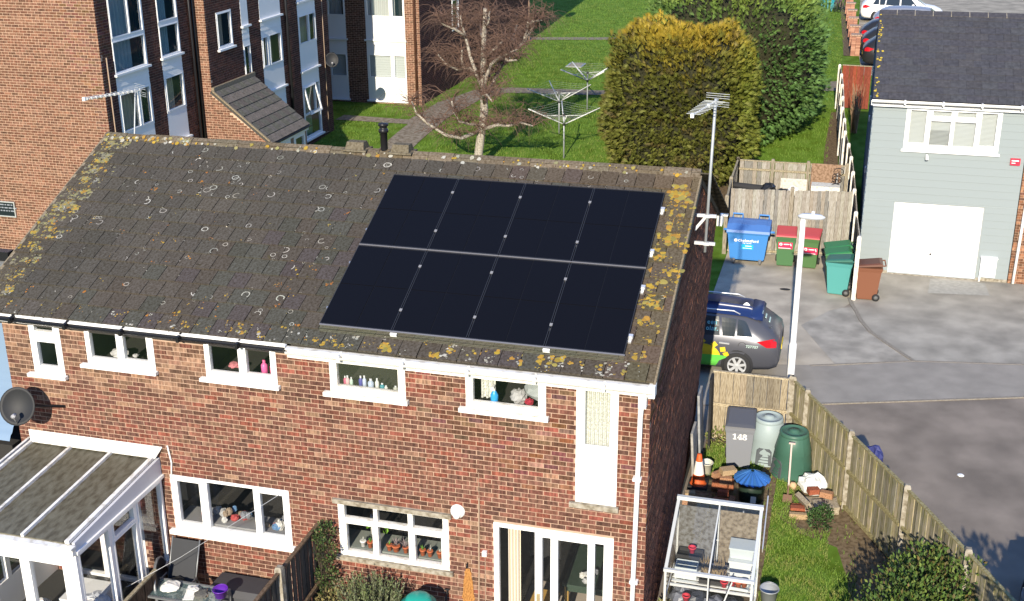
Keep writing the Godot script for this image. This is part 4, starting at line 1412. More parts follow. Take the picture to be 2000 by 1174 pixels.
func build_neighbour() -> void:
	var t := thing("neighbour_lean_to", "blue grey corrugated roof beside the left corner of the brick house", "outbuilding", Vector3(-12.4, 0, -0.8))
	var mb := MB.new(true)
	var n := 40
	for i in n:
		for j in 6:
			var q := []
			for e in [[i, j], [i + 1, j], [i + 1, j + 1], [i, j + 1]]:
				var s := float(e[0]) / n
				var w := 0.0
				q.append(Vector3(-1.9 + 3.75 * e[1] / 6.0, 2.55 + 2.2 * s + 0.014 * (1.0 if e[0] % 2 else -1.0), 0.9 - 1.9 * s))
			mb.quad(q[0], q[1], q[2], q[3])
	part("roof_sheet", mb, mat("blue_sheet", lc(0.17, 0.25, 0.36), {"rough": 0.6}), t)
	mb = MB.new()
	mb.box(Vector3(0, 1.2, 0.0), Vector3(3.6, 2.4, 1.6))
	part("wall", mb, mat("room"), t)
	t = thing("garden_shed", "black felt roofed shed at the left edge below the satellite dish", "shed", Vector3(-11.85, 0, 1.4))
	mb = MB.new()
	mb.box(Vector3(0, 1.1, 0), Vector3(2.4, 2.2, 1.8))
	part("wall", mb, mat("shed_wood", lc(0.03, 0.026, 0.022), {"rough": 0.9}), t)
	mb = MB.new()
	mb.prism([Vector3(-1.3, 2.2, 1.05), Vector3(-1.3, 2.6, -0.1), Vector3(-1.3, 2.2, -1.05)], Vector3(2.65, 0, 0))
	part("roof", mb, mat("shed_felt", lc(0.012, 0.012, 0.014), {"rough": 0.9}), t)
	t = thing("lower_tiled_roof", "strip of grey tiled roof with a black edge left of the lichen covered verge", "roof", Vector3(-12.3, 4.7, -0.3))
	for k in 4:
		for i in 9:
			var o := MeshInstance3D.new()
			o.mesh = cube
			var p := on_roof(-11.12 - i * 0.3, 0.15 + k * 0.33, -0.06) - t.position
			o.transform = Transform3D(Basis(Vector3.RIGHT, SLOPE_N, DOWN) * Basis(Vector3.RIGHT, -0.05) * Basis.from_scale(Vector3(0.296, 0.022, 0.38)), p)
			o.material_override = mat("pale_tile_%d" % ((i + k * 2) % 4), vary(lc(0.20, 0.20, 0.19), 0.2), {"rough": 0.95, "tex": "strong", "scale": Vector3.ONE * 2.0})
			add(o, "roof_tile", t)
	mb = MB.new()
	mb.bar(on_roof(-10.98, 1.36, 0.0) - t.position, on_roof(-13.9, 1.36, 0.0) - t.position, 0.16, 0.16)
	part("edge_board", mb, mat("black"), t)
	mb = MB.new()
	mb.box(Vector3(0, -2.4, -2.2), Vector3(2.6, 4.5, 0.9))
	part("wall", mb, mat("mortar_shade"), t)


func build_roof_things() -> void:
	# eight solar panels, four across and two up
	var frame := mat("panel_frame", lc(0.035, 0.036, 0.042), {"rough": 0.45, "metal": 0.4})
	var cell := mat("solar_cell", lc(0.0045, 0.0046, 0.0065), {"rough": 0.35, "spec": 0.2})
	var rows := ["lower", "upper"]
	var which := ["left hand end of the", "second from the left in the", "second from the right in the", "right hand end of the"]
	var w := 1.134
	var ht := 1.768
	var bs := Basis(Vector3.RIGHT, SLOPE_N, DOWN)
	for r in 2:
		for c in 4:
			var at := on_roof(-5.02 + c * 1.150 + w * 0.5, (0.42 if r == 0 else 2.232) + ht * 0.5, 0.118)
			var t := thing("solar_panel", "black solar panel at the %s %s row" % [which[c], rows[r]], "solar panel", at, 0.0, "solar panels on the tiled roof")
			t.basis = bs
			var mb := MB.new()
			for q in minus(rc(-w / 2, -ht / 2, w / 2, ht / 2), [rc(-w / 2 + 0.011, -ht / 2 + 0.011, w / 2 - 0.011, ht / 2 - 0.011)]):
				mb.box(Vector3(q.get_center().x, 0, q.get_center().y), Vector3(q.size.x, 0.036, q.size.y))
			part("frame", mb, frame, t)
			mb = MB.new()
			mb.box(Vector3(0, -0.006, 0), Vector3(w - 0.02, 0.02, ht - 0.02))
			part("backing", mb, mat("backsheet", lc(0.006, 0.006, 0.008), {"rough": 0.5}), t)
			for e in [[-1, -1], [1, -1], [-1, 1], [1, 1]]:
				mb = MB.new()
				mb.box(Vector3(e[0] * (w / 4 - 0.004), 0.008, e[1] * (ht / 4 - 0.005)), Vector3(w / 2 - 0.020, 0.010, ht / 2 - 0.022))
				part("cell_block", mb, cell, t)
			if c < 3:
				for zz in [-0.52, 0.45]:
					mb = MB.new()
					mb.box(Vector3(w / 2 + 0.008, 0.014, zz), Vector3(0.042, 0.016, 0.05))
					part("clamp", mb, mat("clamp_grey", lc(0.20, 0.20, 0.21), {"rough": 0.6}), t)
			if r == 1:
				mb = MB.new()
				mb.box(Vector3(0.0, 0.006, ht / 2 + 0.012), Vector3(w + 0.012, 0.016, 0.012))
				part("edge_trim", mb, mat("trim_grey", lc(0.15, 0.15, 0.165), {"rough": 0.5}), t)
	var ss := [0.80, 1.82, 2.62, 3.62]
	for k in 4:
		var t := thing("mounting_rail", "silver mounting rail end showing right of the solar panels, %s from the bottom" % ["first", "second", "third", "fourth"][k], "mounting rail", on_roof(-2.72, ss[k], 0.08), 0.0, "mounting rails under the panels")
		t.basis = bs
		var mb := MB.new()
		mb.box(Vector3(0, 0, 0), Vector3(4.68, 0.035, 0.04))
		part("rail", mb, mat("steel"), t)
		for x in [-2.2, -0.8, 0.8, 2.30]:
			mb = MB.new()
			mb.box(Vector3(x, -0.03, 0.04), Vector3(0.05, 0.05, 0.09))
			mb.box(Vector3(x, -0.045, 0.11), Vector3(0.05, 0.008, 0.1))
			part("roof_hook", mb, mat("alu"), t)
		mb = MB.new()
		mb.box(Vector3(2.315, 0.03, 0), Vector3(0.06, 0.05, 0.05))
		part("end_clamp", mb, mat("alu"), t)
	var bg := thing("bird_guard", "fine wire bird guard along the lower edge of the solar panels", "wire mesh", on_roof(-2.72, 0.40, 0.0))
	bg.basis = bs
	var mb := MB.new()
	for k in 230:
		mb.box(Vector3(-2.29 + k * 0.02, 0.078, 0.035), Vector3(0.0035, 0.105, 0.0035), Basis(Vector3.RIGHT, 0.55))
	for k in 6:
		mb.box(Vector3(0, 0.118 - k * 0.017, 0.012 + k * 0.0105), Vector3(4.58, 0.0035, 0.0035))
	part("mesh", mb, mat("guard_wire", lc(0.17, 0.18, 0.13), {"rough": 0.7}), bg).set_meta("kind", "stuff")
	for x in [-1.12, 1.18]:
		mb = MB.new()
		mb.box(Vector3(x, 0.10, 0.03), Vector3(0.10, 0.05, 0.03))
		part("clip", mb, mat("upvc"), bg)
	mb = MB.new()
	mb.box(Vector3(0, 0.132, -0.004), Vector3(4.6, 0.012, 0.02))
	part("edge_rail", mb, mat("trim_grey"), bg)
	# aerials
	aerial("tall galvanised aerial mast bracketed to the right gable", Vector3(0.2, 5.40, -3.95), Vector3(0.25, 7.93, -3.95), Vector3(-0.20, 0.0, 1.05), 1.12, true)
	aerial("thin television aerial above the left end of the ridge, pointing left", Vector3(-10.75, 4.6, -4.4), Vector3(-10.33, 7.51, -4.4), Vector3(-0.45, 0, 0.8), 0.98, false)


func aerial(label: String, a: Vector3, b: Vector3, dir: Vector3, length: float, brackets: bool) -> void:
	var t := thing("television_aerial", label, "aerial", a, 0.0, "television aerials")
	var mb := MB.new(true)
	mb.tube([Vector3.ZERO, b - a], [0.024 if brackets else 0.014], 10)
	part("mast", mb, mat("galvanised", lc(0.34, 0.36, 0.38), {"rough": 0.5, "metal": 0.35}), t)
	var d := dir.normalized()
	var side := d.cross(Vector3.UP).normalized()
	var p := b - a - Vector3(0, 0.04, 0)
	mb = MB.new()
	mb.bar(p - d * 0.12, p + d * length, 0.018, 0.018)
	part("boom", mb, mat("alu"), t)
	for k in 11:
		mb = MB.new()
		var q := p + d * (0.06 + (length - 0.1) * k / 10.0)
		var hw := 0.17 - 0.006 * k
		mb.bar(q - side * hw + Vector3(0, 0.012, 0), q + side * hw + Vector3(0, 0.012, 0), 0.008, 0.008)
		if k == 3 or not brackets:
			mb.box(q, Vector3(0.04, 0.05, 0.04))
		part("element", mb, mat("alu"), t)
	mb = MB.new()
	for j in [-1, 1]:
		for k in 3:
			mb.bar(p - d * 0.10 - side * 0.19 + Vector3(0, j * (0.03 + 0.035 * k), 0), p - d * 0.10 + side * 0.19 + Vector3(0, j * (0.03 + 0.035 * k), 0), 0.007, 0.007)
	part("reflector", mb, mat("alu"), t)
	mb = MB.new()
	mb.box(p + d * (length + 0.02), Vector3(0.05, 0.06, 0.05))
	part("end_cap", mb, mat("upvc"), t)
	if brackets:
		for e in [[6.02, 0.42], [5.55, 0.0]]:
			mb = MB.new()
			var y: float = e[0] - a.y
			mb.box(Vector3(-0.03, y, 0), Vector3(0.38, 0.05, 0.04))
			mb.box(Vector3(-0.195, y - e[1] * 0.4, 0.0), Vector3(0.02, 0.12 + e[1] * 0.9, 0.06))
			if e[1] > 0:
				mb.bar(Vector3(-0.19, y - 0.26, 0), Vector3(-0.02, y - 0.03, 0), 0.03, 0.045)
			mb.box(Vector3(0.02, y, 0.03), Vector3(0.09, 0.05, 0.03))
			part("wall_bracket", mb, mat("bracket_grey", lc(0.52, 0.53, 0.54), {"rough": 0.5}), t)


# ---------------------------------------------------------------- fences
# posts at the points given; boards hung between them; every board its own part
func fence(called: String, label: String, pts: Array, hgt: float, board_w: float, opt := {}) -> Node3D:
	var t := thing(called, label, "fence", Vector3(pts[0].x, terr(pts[0].x, pts[0].y), pts[0].y))
	var wood: Array = opt.get("wood", [lc(0.36, 0.325, 0.26), lc(0.30, 0.27, 0.22), lc(0.40, 0.355, 0.275)])
	var key: String = opt.get("key", "grey")
	var pm: Material = opt.get("post", mat("concrete"))
	var o := t.position
	for i in pts.size():
		var p := Vector3(pts[i].x, terr(pts[i].x, pts[i].y), pts[i].y) - o
		if not i in opt.get("skip_posts", []):
			var mb := MB.new()
			var pw: float = opt.get("post_w", 0.11)
			mb.box(p + Vector3(0, (hgt + 0.06) * 0.5, 0), Vector3(pw, hgt + 0.06, pw))
			mb.hexa(p + Vector3(0, hgt + 0.08, 0), Vector3(pw, 0.04, pw), Vector3(pw * 0.7, 0.04, pw * 0.7))
			part("post", mb, pm, t)
		if i == pts.size() - 1:
			continue
		var q := Vector3(pts[i + 1].x, terr(pts[i + 1].x, pts[i + 1].y), pts[i + 1].y) - o
		var d := (q - p)
		d.y = 0
		var len := d.length()
		d = d.normalized()
		var nrm := Vector3(-d.z, 0, d.x)
		var gap := 0.07
		var n := int((len - 2 * gap) / board_w)
		for k in n:
			var c := p + d * (gap + (k + 0.5) * (len - 2 * gap) / n) + Vector3(0, (q.y - p.y) * (k + 0.5) / n, 0)
			var mb := MB.new()
			var y0: float = opt.get("lift", 0.05)
			var hh := hgt - y0 + jit(opt.get("ragged", 0.006))
			mb.box(c + Vector3(0, y0 + hh * 0.5, 0) + nrm * (0.014 * (k % 2) + jit(0.004)), Vector3((len - 2 * gap) / n * (0.955 if opt.get("lap", true) else 0.86), hh, 0.018), Basis(d, Vector3.UP, nrm) * Basis(Vector3.BACK, jit(0.008)))
			part("board", mb, mat("%s_board_%d" % [key, rng.randi() % 7], vary(wood[rng.randi() % wood.size()], 0.12), {"rough": 0.92, "tex": opt.get("tex", "weather"), "scale": Vector3(4, 0.45, 4), "det": "grain", "dscale": Vector3(8, 0.8, 8)}), t)
		var rails: Array = opt.get("rails", [])
		for r in rails:
			var mb := MB.new()
			mb.bar(p + d * 0.05 + Vector3(0, r, 0) + nrm * 0.04 * opt.get("side", 1.0), q - d * 0.05 + Vector3(0, r, 0) + nrm * 0.04 * opt.get("side", 1.0), 0.05, 0.06)
			part("rail", mb, mat(key + "_rail", opt.get("rail", lc(0.36, 0.32, 0.23)), {"rough": 0.92, "tex": "weather", "scale": Vector3.ONE * 1.5}), t)
		if opt.get("cap", true):
			var mb := MB.new()
			mb.bar(p + d * 0.055 + Vector3(0, hgt + 0.012, 0), q - d * 0.055 + Vector3(0, hgt + 0.012, 0), 0.06, 0.03)
			part("top_rail", mb, mat(key + "_rail", opt.get("rail", lc(0.36, 0.32, 0.23)), {"rough": 0.92, "tex": "weather", "scale": Vector3.ONE * 1.5}), t)
	return t


func build_fences() -> void:
	var warm := [lc(0.37, 0.33, 0.26), lc(0.31, 0.28, 0.225), lc(0.42, 0.37, 0.285), lc(0.27, 0.245, 0.20)]
	fence("garden_fence", "weathered wooden fence between the gable and the lamp post, behind the grey bin", [Vector2(0.02, -7.83), Vector2(1.64, -7.80)], 1.56, 0.125, {"wood": warm, "key": "warm", "skip_posts": [0], "rails": [0.86, 0.12], "side": 1.0, "rail": lc(0.46, 0.40, 0.29)})
	fence("garden_fence", "weathered fence with pale concrete posts running down beside the road", [Vector2(1.68, -7.77), Vector2(1.98, -7.22), Vector2(2.84, -5.62), Vector2(3.77, -3.84), Vector2(4.62, -2.05), Vector2(5.45, -0.3), Vector2(6.3, 1.5)], 1.56, 0.115, {"wood": warm, "key": "mossy", "tex": "mossy", "rails": [0.86, 0.12], "side": 1.0, "rail": lc(0.30, 0.27, 0.14)})
	# bin store: front, back and side fences
	var silver := [lc(0.40, 0.385, 0.355), lc(0.32, 0.305, 0.285), lc(0.46, 0.44, 0.405), lc(0.36, 0.335, 0.30)]
	fence("compound_fence", "tall silvery board fence behind the blue bin and the red lidded bins", [Vector2(-0.96, -19.95), Vector2(0.85, -20.2), Vector2(2.62, -20.5)], 2.03, 0.105, {"wood": silver, "key": "silver", "skip_posts": [0, 2], "post": mat("timber"), "cap": false, "ragged": 0.012, "rails": [0.15], "side": 1.0})
	fence("compound_fence", "silvery board fence at the far side of the bin store", [Vector2(-1.12, -24.3), Vector2(0.0, -24.3), Vector2(1.12, -24.3), Vector2(2.33, -24.3)], 1.72, 0.125, {"wood": silver, "key": "silver", "post": mat("timber"), "rails": [1.45], "side": 1.0, "rail": lc(0.40, 0.36, 0.30)})
	fence("compound_fence", "short left side fence of the bin store beside the golden conifer", [Vector2(-1.0, -20.0), Vector2(-1.1, -22.1), Vector2(-1.12, -24.3)], 1.72, 0.14, {"wood": silver, "key": "silver", "post": mat("timber")})
	# white posts and dark boards running away along the grey house
	var dk := [lc(0.07, 0.065, 0.06), lc(0.09, 0.08, 0.07), lc(0.055, 0.05, 0.05)]
	fence("white_post_fence", "dark board fence with tall white concrete posts running away past the clad wall", [Vector2(2.80, -16.9), Vector2(2.68, -19.2), Vector2(2.60, -21.6), Vector2(2.52, -23.5), Vector2(2.43, -25.1), Vector2(2.31, -26.5), Vector2(2.16, -27.85), Vector2(2.09, -29.25), Vector2(1.98, -30.6), Vector2(1.94, -31.95), Vector2(1.87, -33.55), Vector2(1.79, -35.1), Vector2(1.67, -36.65)], 1.72, 0.14, {"wood": dk, "key": "dark", "post": mat("white_post", lc(0.62, 0.60, 0.55), {"rough": 0.85, "tex": "dirt", "scale": Vector3(1, 0.5, 1)}), "rails": [1.6], "side": 1.0, "rail": lc(0.5, 0.48, 0.44), "cap": false})
	fence("red_fence", "short rusty red board fence across the end of the white posts", [Vector2(1.72, -36.7), Vector2(3.0, -36.6)], 1.78, 0.13, {"wood": [lc(0.32, 0.075, 0.04), lc(0.27, 0.065, 0.04)], "key": "red", "skip_posts": [0, 1]})
	# between the two back gardens
	var bl := [lc(0.085, 0.085, 0.085), lc(0.07, 0.068, 0.066), lc(0.10, 0.095, 0.09)]
	fence("dividing_fence", "dark board fence with ivy between the two back gardens", [Vector2(-5.08, 0.08), Vector2(-5.08, 1.50), Vector2(-5.08, 3.2)], 1.84, 0.075, {"wood": bl, "key": "black", "lap": false, "skip_posts": [0], "rails": [0.9, 0.3], "side": -1.0, "rail": lc(0.16, 0.11, 0.07)})
	fence("low_yard_fence", "low weathered brown fence beside the conservatory wall", [Vector2(-7.62, 0.75), Vector2(-7.60, 2.6)], 1.0, 0.11, {"wood": [lc(0.16, 0.115, 0.075), lc(0.12, 0.085, 0.06)], "key": "lowbrown", "skip_posts": [0], "post": mat("timber"), "post_w": 0.08})
	# lamp post
	var t := thing("lamp_post", "slim white lamp post with a flat grey head at the fence corner", "lamp post", Vector3(1.5, 0.03, -11.2))
	var mb := MB.new(true)
	mb.lathe([Vector2(0.085, 0), Vector2(0.085, 0.9), Vector2(0.065, 0.95), Vector2(0.058, 3.9), Vector2(0, 3.9)], 14)
	part("column", mb, mat("lamp_white", lc(0.74, 0.74, 0.73), {"rough": 0.5, "tex": "dirt", "scale": Vector3(1, 0.4, 1)}), t)
	mb = MB.new(true)
	mb.lathe([Vector2(0, 0.0), Vector2(0.09, 0.01), Vector2(0.10, 0.06), Vector2(0.07, 0.11), Vector2(0, 0.12)], 16, Vector3(0.17, 3.88, 0), Basis.IDENTITY, Vector2(3.0, 1.0))
	var hd := part("lantern", mb, mat("lamp_grey", lc(0.42, 0.45, 0.50), {"rough": 0.45}), t)
	mb = MB.new(true)
	mb.lathe([Vector2(0.035, 0), Vector2(0.035, 0.06), Vector2(0, 0.07)], 12, Vector3(0.2, 3.99, 0))
	part("photocell", mb, mat("white_plastic"), hd)


# ---------------------------------------------------------------- conservatory
func build_conservatory() -> void:
	var t := thing("conservatory", "white framed lean-to conservatory with a grimy ribbed roof", "conservatory", Vector3(-9.0, 0, 0.0))
	var up := mat("upvc")
	var grime := mat("grimy_sheet", lc(0.20, 0.19, 0.14), {"rough": 0.5, "tex": "weather", "scale": Vector3(0.8, 0.8, 0.35), "det": "speckle", "dscale": Vector3(2, 2, 0.8)})
	var X := [-10.12, -9.38, -8.64, -7.90]
	var y0 := 2.575
	var y1 := 2.415
	var off := -t.position
	for i in 3:
		var mb := MB.new()
		mb.prism([Vector3(X[i] + 0.02, y0, 0.03), Vector3(X[i] + 0.02, y1, 2.40), Vector3(X[i] + 0.02, y1 - 0.02, 2.40), Vector3(X[i] + 0.02, y0 - 0.02, 0.03)], Vector3(0.70, 0, 0))
		part("roof_panel", mb, grime, t, off)
	for i in 4:
		var mb := MB.new()
		var w := 0.045 if i < 3 else 0.07
		mb.bar(Vector3(X[i], y0 + 0.025, 0.02), Vector3(X[i], y1 + 0.025, 2.42), w, 0.05)
		if i == 0:
			mb.bar(Vector3(X[i] - 0.09, y0 + 0.025, 0.02), Vector3(X[i] - 0.09, y1 + 0.025, 2.42), 0.04, 0.05)
		part("glazing_bar", mb, mat("whitewood"), t, off)
	var mb := MB.new()
	mb.prism([Vector3(-10.22, 2.76, 0.008), Vector3(-10.12, 2.61, 0.12), Vector3(-7.84, 2.61, 0.12), Vector3(-7.76, 2.76, 0.008)], Vector3(0, -0.015, 0))
	part("flashing", mb, mat("flashing_grey", lc(0.62, 0.62, 0.60), {"rough": 0.6, "tex": "dirt"}), t, off)
	mb = MB.new()
	mb.box(Vector3(-9.0, 2.30, 2.42), Vector3(2.4, 0.13, 0.08))
	mb.box(Vector3(-9.0, 2.375, 2.45), Vector3(2.44, 0.03, 0.12))
	part("gutter", mb, mat("whitewood"), t, off)
	# right side: gable strip under the roof, then the glazed frame
	mb = MB.new()
	mb.prism([Vector3(-7.87, 2.26, 0.02), Vector3(-7.87, 2.26, 2.36), Vector3(-7.87, y1 - 0.01, 2.36), Vector3(-7.87, y0 - 0.01, 0.02)], Vector3(0.05, 0, 0))
	part("side_infill", mb, mat("infill_grey", lc(0.55, 0.56, 0.60), {"rough": 0.5}), t, off)
	mb = MB.new()
	mb.box(Vector3(-7.83, 2.24, 1.19), Vector3(0.09, 0.05, 2.36))
	part("side_rail", mb, up, t, off)
	var side := Face.new(Vector3(-7.85, 0, 2.36), Vector3.FORWARD, Vector3.RIGHT)
	var cg := glass("conservatory_glass", Color(0.4, 0.45, 0.47), 0.03)
	var so := Rect2(0.0, 0.62, 2.34, 1.60)
	window(t, Face.new(side.o + off, side.u, side.n), so, [rc(0.09, 0.70, 0.80, 2.15), rc(0.93, 0.70, 1.50, 1.86), rc(0.95, 1.95, 1.48, 2.15), rc(1.62, 0.70, 2.27, 2.15)], {"glass": cg, "name": "side_window"})
	mb = MB.new()
	slab(mb, side, rc(0.0, 0.0, 2.34, 0.62), -0.1, 0.0)
	part("dwarf_wall", mb, mat("upvc"), t, off)
	var fr := Face.new(Vector3(-10.15, 0, 2.36), Vector3.RIGHT, Vector3.BACK)
	window(t, Face.new(fr.o + off, fr.u, fr.n), Rect2(0, 0, 2.32, 2.25), [rc(0.1, 0.15, 0.62, 2.0), rc(0.82, 0.15, 1.36, 2.0), rc(1.52, 0.15, 2.08, 2.0)], {"glass": cg, "name": "front_door"})
	var lf := Face.new(Vector3(-10.13, 0, 0.02), Vector3.BACK, Vector3.LEFT)
	window(t, Face.new(lf.o + off, lf.u, lf.n), Rect2(0, 0, 2.32, 2.25), [rc(0.1, 0.7, 1.1, 2.1), rc(1.2, 0.7, 2.2, 2.1)], {"glass": cg, "name": "side_window"})
	mb = MB.new()
	mb.box(Vector3(-9.0, 0.09, 1.2), Vector3(2.2, 0.06, 2.3))
	part("floor", mb, mat("room"), t, off)
	# things kept inside
	var wm := thing("washing_machine", "white washing machine standing inside the conservatory door", "washing machine", Vector3(-8.35, 0.12, 1.55))
	mb = MB.new()
	mb.box(Vector3(0, 0.42, 0), Vector3(0.6, 0.84, 0.58))
	mb.box(Vector3(0, 0.85, 0), Vector3(0.62, 0.03, 0.6))
	part("cabinet", mb, mat("white_plastic"), wm)
	mb = MB.new(true)
	mb.lathe([Vector2(0.0, 0.03), Vector2(0.13, 0.03), Vector2(0.19, 0.015), Vector2(0.2, 0)], 20, Vector3(0, 0.45, 0.29), Basis(Vector3.RIGHT, PI / 2))
	part("door", mb, mat("alu"), wm)
	mb = MB.new()
	mb.box(Vector3(0.1, 0.77, 0.295), Vector3(0.34, 0.09, 0.01))
	part("control_panel", mb, mat("rubber"), wm)
	var hp := thing("laundry_pile", "crumpled pale laundry heaped behind the conservatory side window", "laundry", Vector3(-8.15, 0.72, 2.0))
	part("shelf", boxes([[Vector3(0, -0.3, -0.1), Vector3(0.45, 0.6, 0.75)]]), mat("room_dark"), hp)
	for k in 7:
		part("cloth", crumple(0.16 + rng.randf() * 0.08, 0.6, 20 + k, Vector3(jit(0.12), 0.08 + rng.randf() * 0.1, jit(0.3) - 0.1)), mat("cloth_%d" % (k % 4), [lc(0.45, 0.47, 0.5), lc(0.6, 0.6, 0.58), lc(0.3, 0.33, 0.38), lc(0.4, 0.3, 0.28)][k % 4], {"rough": 0.95}), hp)
	hp = thing("storage_sacks", "pale sacks and a red box stored behind the conservatory doors", "sack", Vector3(-9.1, 0.12, 1.7))
	for k in 4:
		part("sack", crumple(0.27, 0.9, 40 + k, Vector3(-0.25 + k * 0.2, 0.22 + 0.2 * (k % 2), jit(0.15))), mat("cloth_%d" % (k % 2), lc(0.5, 0.5, 0.48)), hp)
	part("box", boxes([[Vector3(0.15, 0.1, 0.35), Vector3(0.3, 0.2, 0.2)]]), mat("box_red", lc(0.45, 0.04, 0.03)), hp)
	dish(Vector3(-9.98, 3.40, 0.42), 0.28, Vector3(0.30, 0.42, 1.0), Vector3(-9.45, 3.27, 0.02), "dark satellite dish on the left corner of the brick house above the conservatory", mat("dish_dark"))


func boxes(list: Array) -> MB:
	var mb := MB.new()
	for e in list:
		mb.box(e[0], e[1], Basis(Vector3.UP, e[2]) if e.size() > 2 else Basis.IDENTITY)
	return mb


# a crumpled lump: a ball pushed in and out by noise, flattened by k
func crumple(r: float, k: float, seed: int, o := Vector3.ZERO, sharp := true) -> MB:
	var n := FastNoiseLite.new()
	n.seed = seed
	n.frequency = 1.6
	var mb := MB.new(not sharp)
	var f := func(i: int, j: int) -> Vector3:
		var a := TAU * i / 14.0
		var b := PI * j / 9.0
		var d := Vector3(sin(b) * cos(a), cos(b), sin(b) * sin(a))
		return o + d * r * (1.0 + 0.45 * n.get_noise_3dv(d * 1.3)) * Vector3(1, k, 1)
	for i in 14:
		for j in 9:
			var p := [f.call(i, j), f.call((i + 1) % 14, j), f.call((i + 1) % 14, j + 1), f.call(i, j + 1)]
			if j > 0:
				mb.tri(p[0], p[1], p[2])
			if j < 8:
				mb.tri(p[0], p[2], p[3])
	return mb


func bucket(called: String, label: String, cat: String, at: Vector3, r: float, hgt: float, m: Material, handle: Material) -> Node3D:
	var t := thing(called, label, cat, at)
	var mb := MB.new(true)
	mb.lathe([Vector2(0, 0), Vector2(r * 0.75, 0), Vector2(r, hgt), Vector2(r * 1.06, hgt), Vector2(r * 1.06, hgt - 0.02), Vector2(r * 0.96, hgt - 0.01), Vector2(r * 0.72, 0.02), Vector2(0, 0.02)], 20)
	part("pail", mb, m, t)
	mb = MB.new(true)
	var pts := []
	for k in 11:
		var a := PI * k / 10.0
		pts.append(Vector3(cos(a) * r * 1.04, hgt - 0.02 + sin(a) * r * 0.25, -sin(a) * r * 1.0))
	mb.tube(pts, [0.006], 5)
	part("handle", mb, handle, t)
	return t


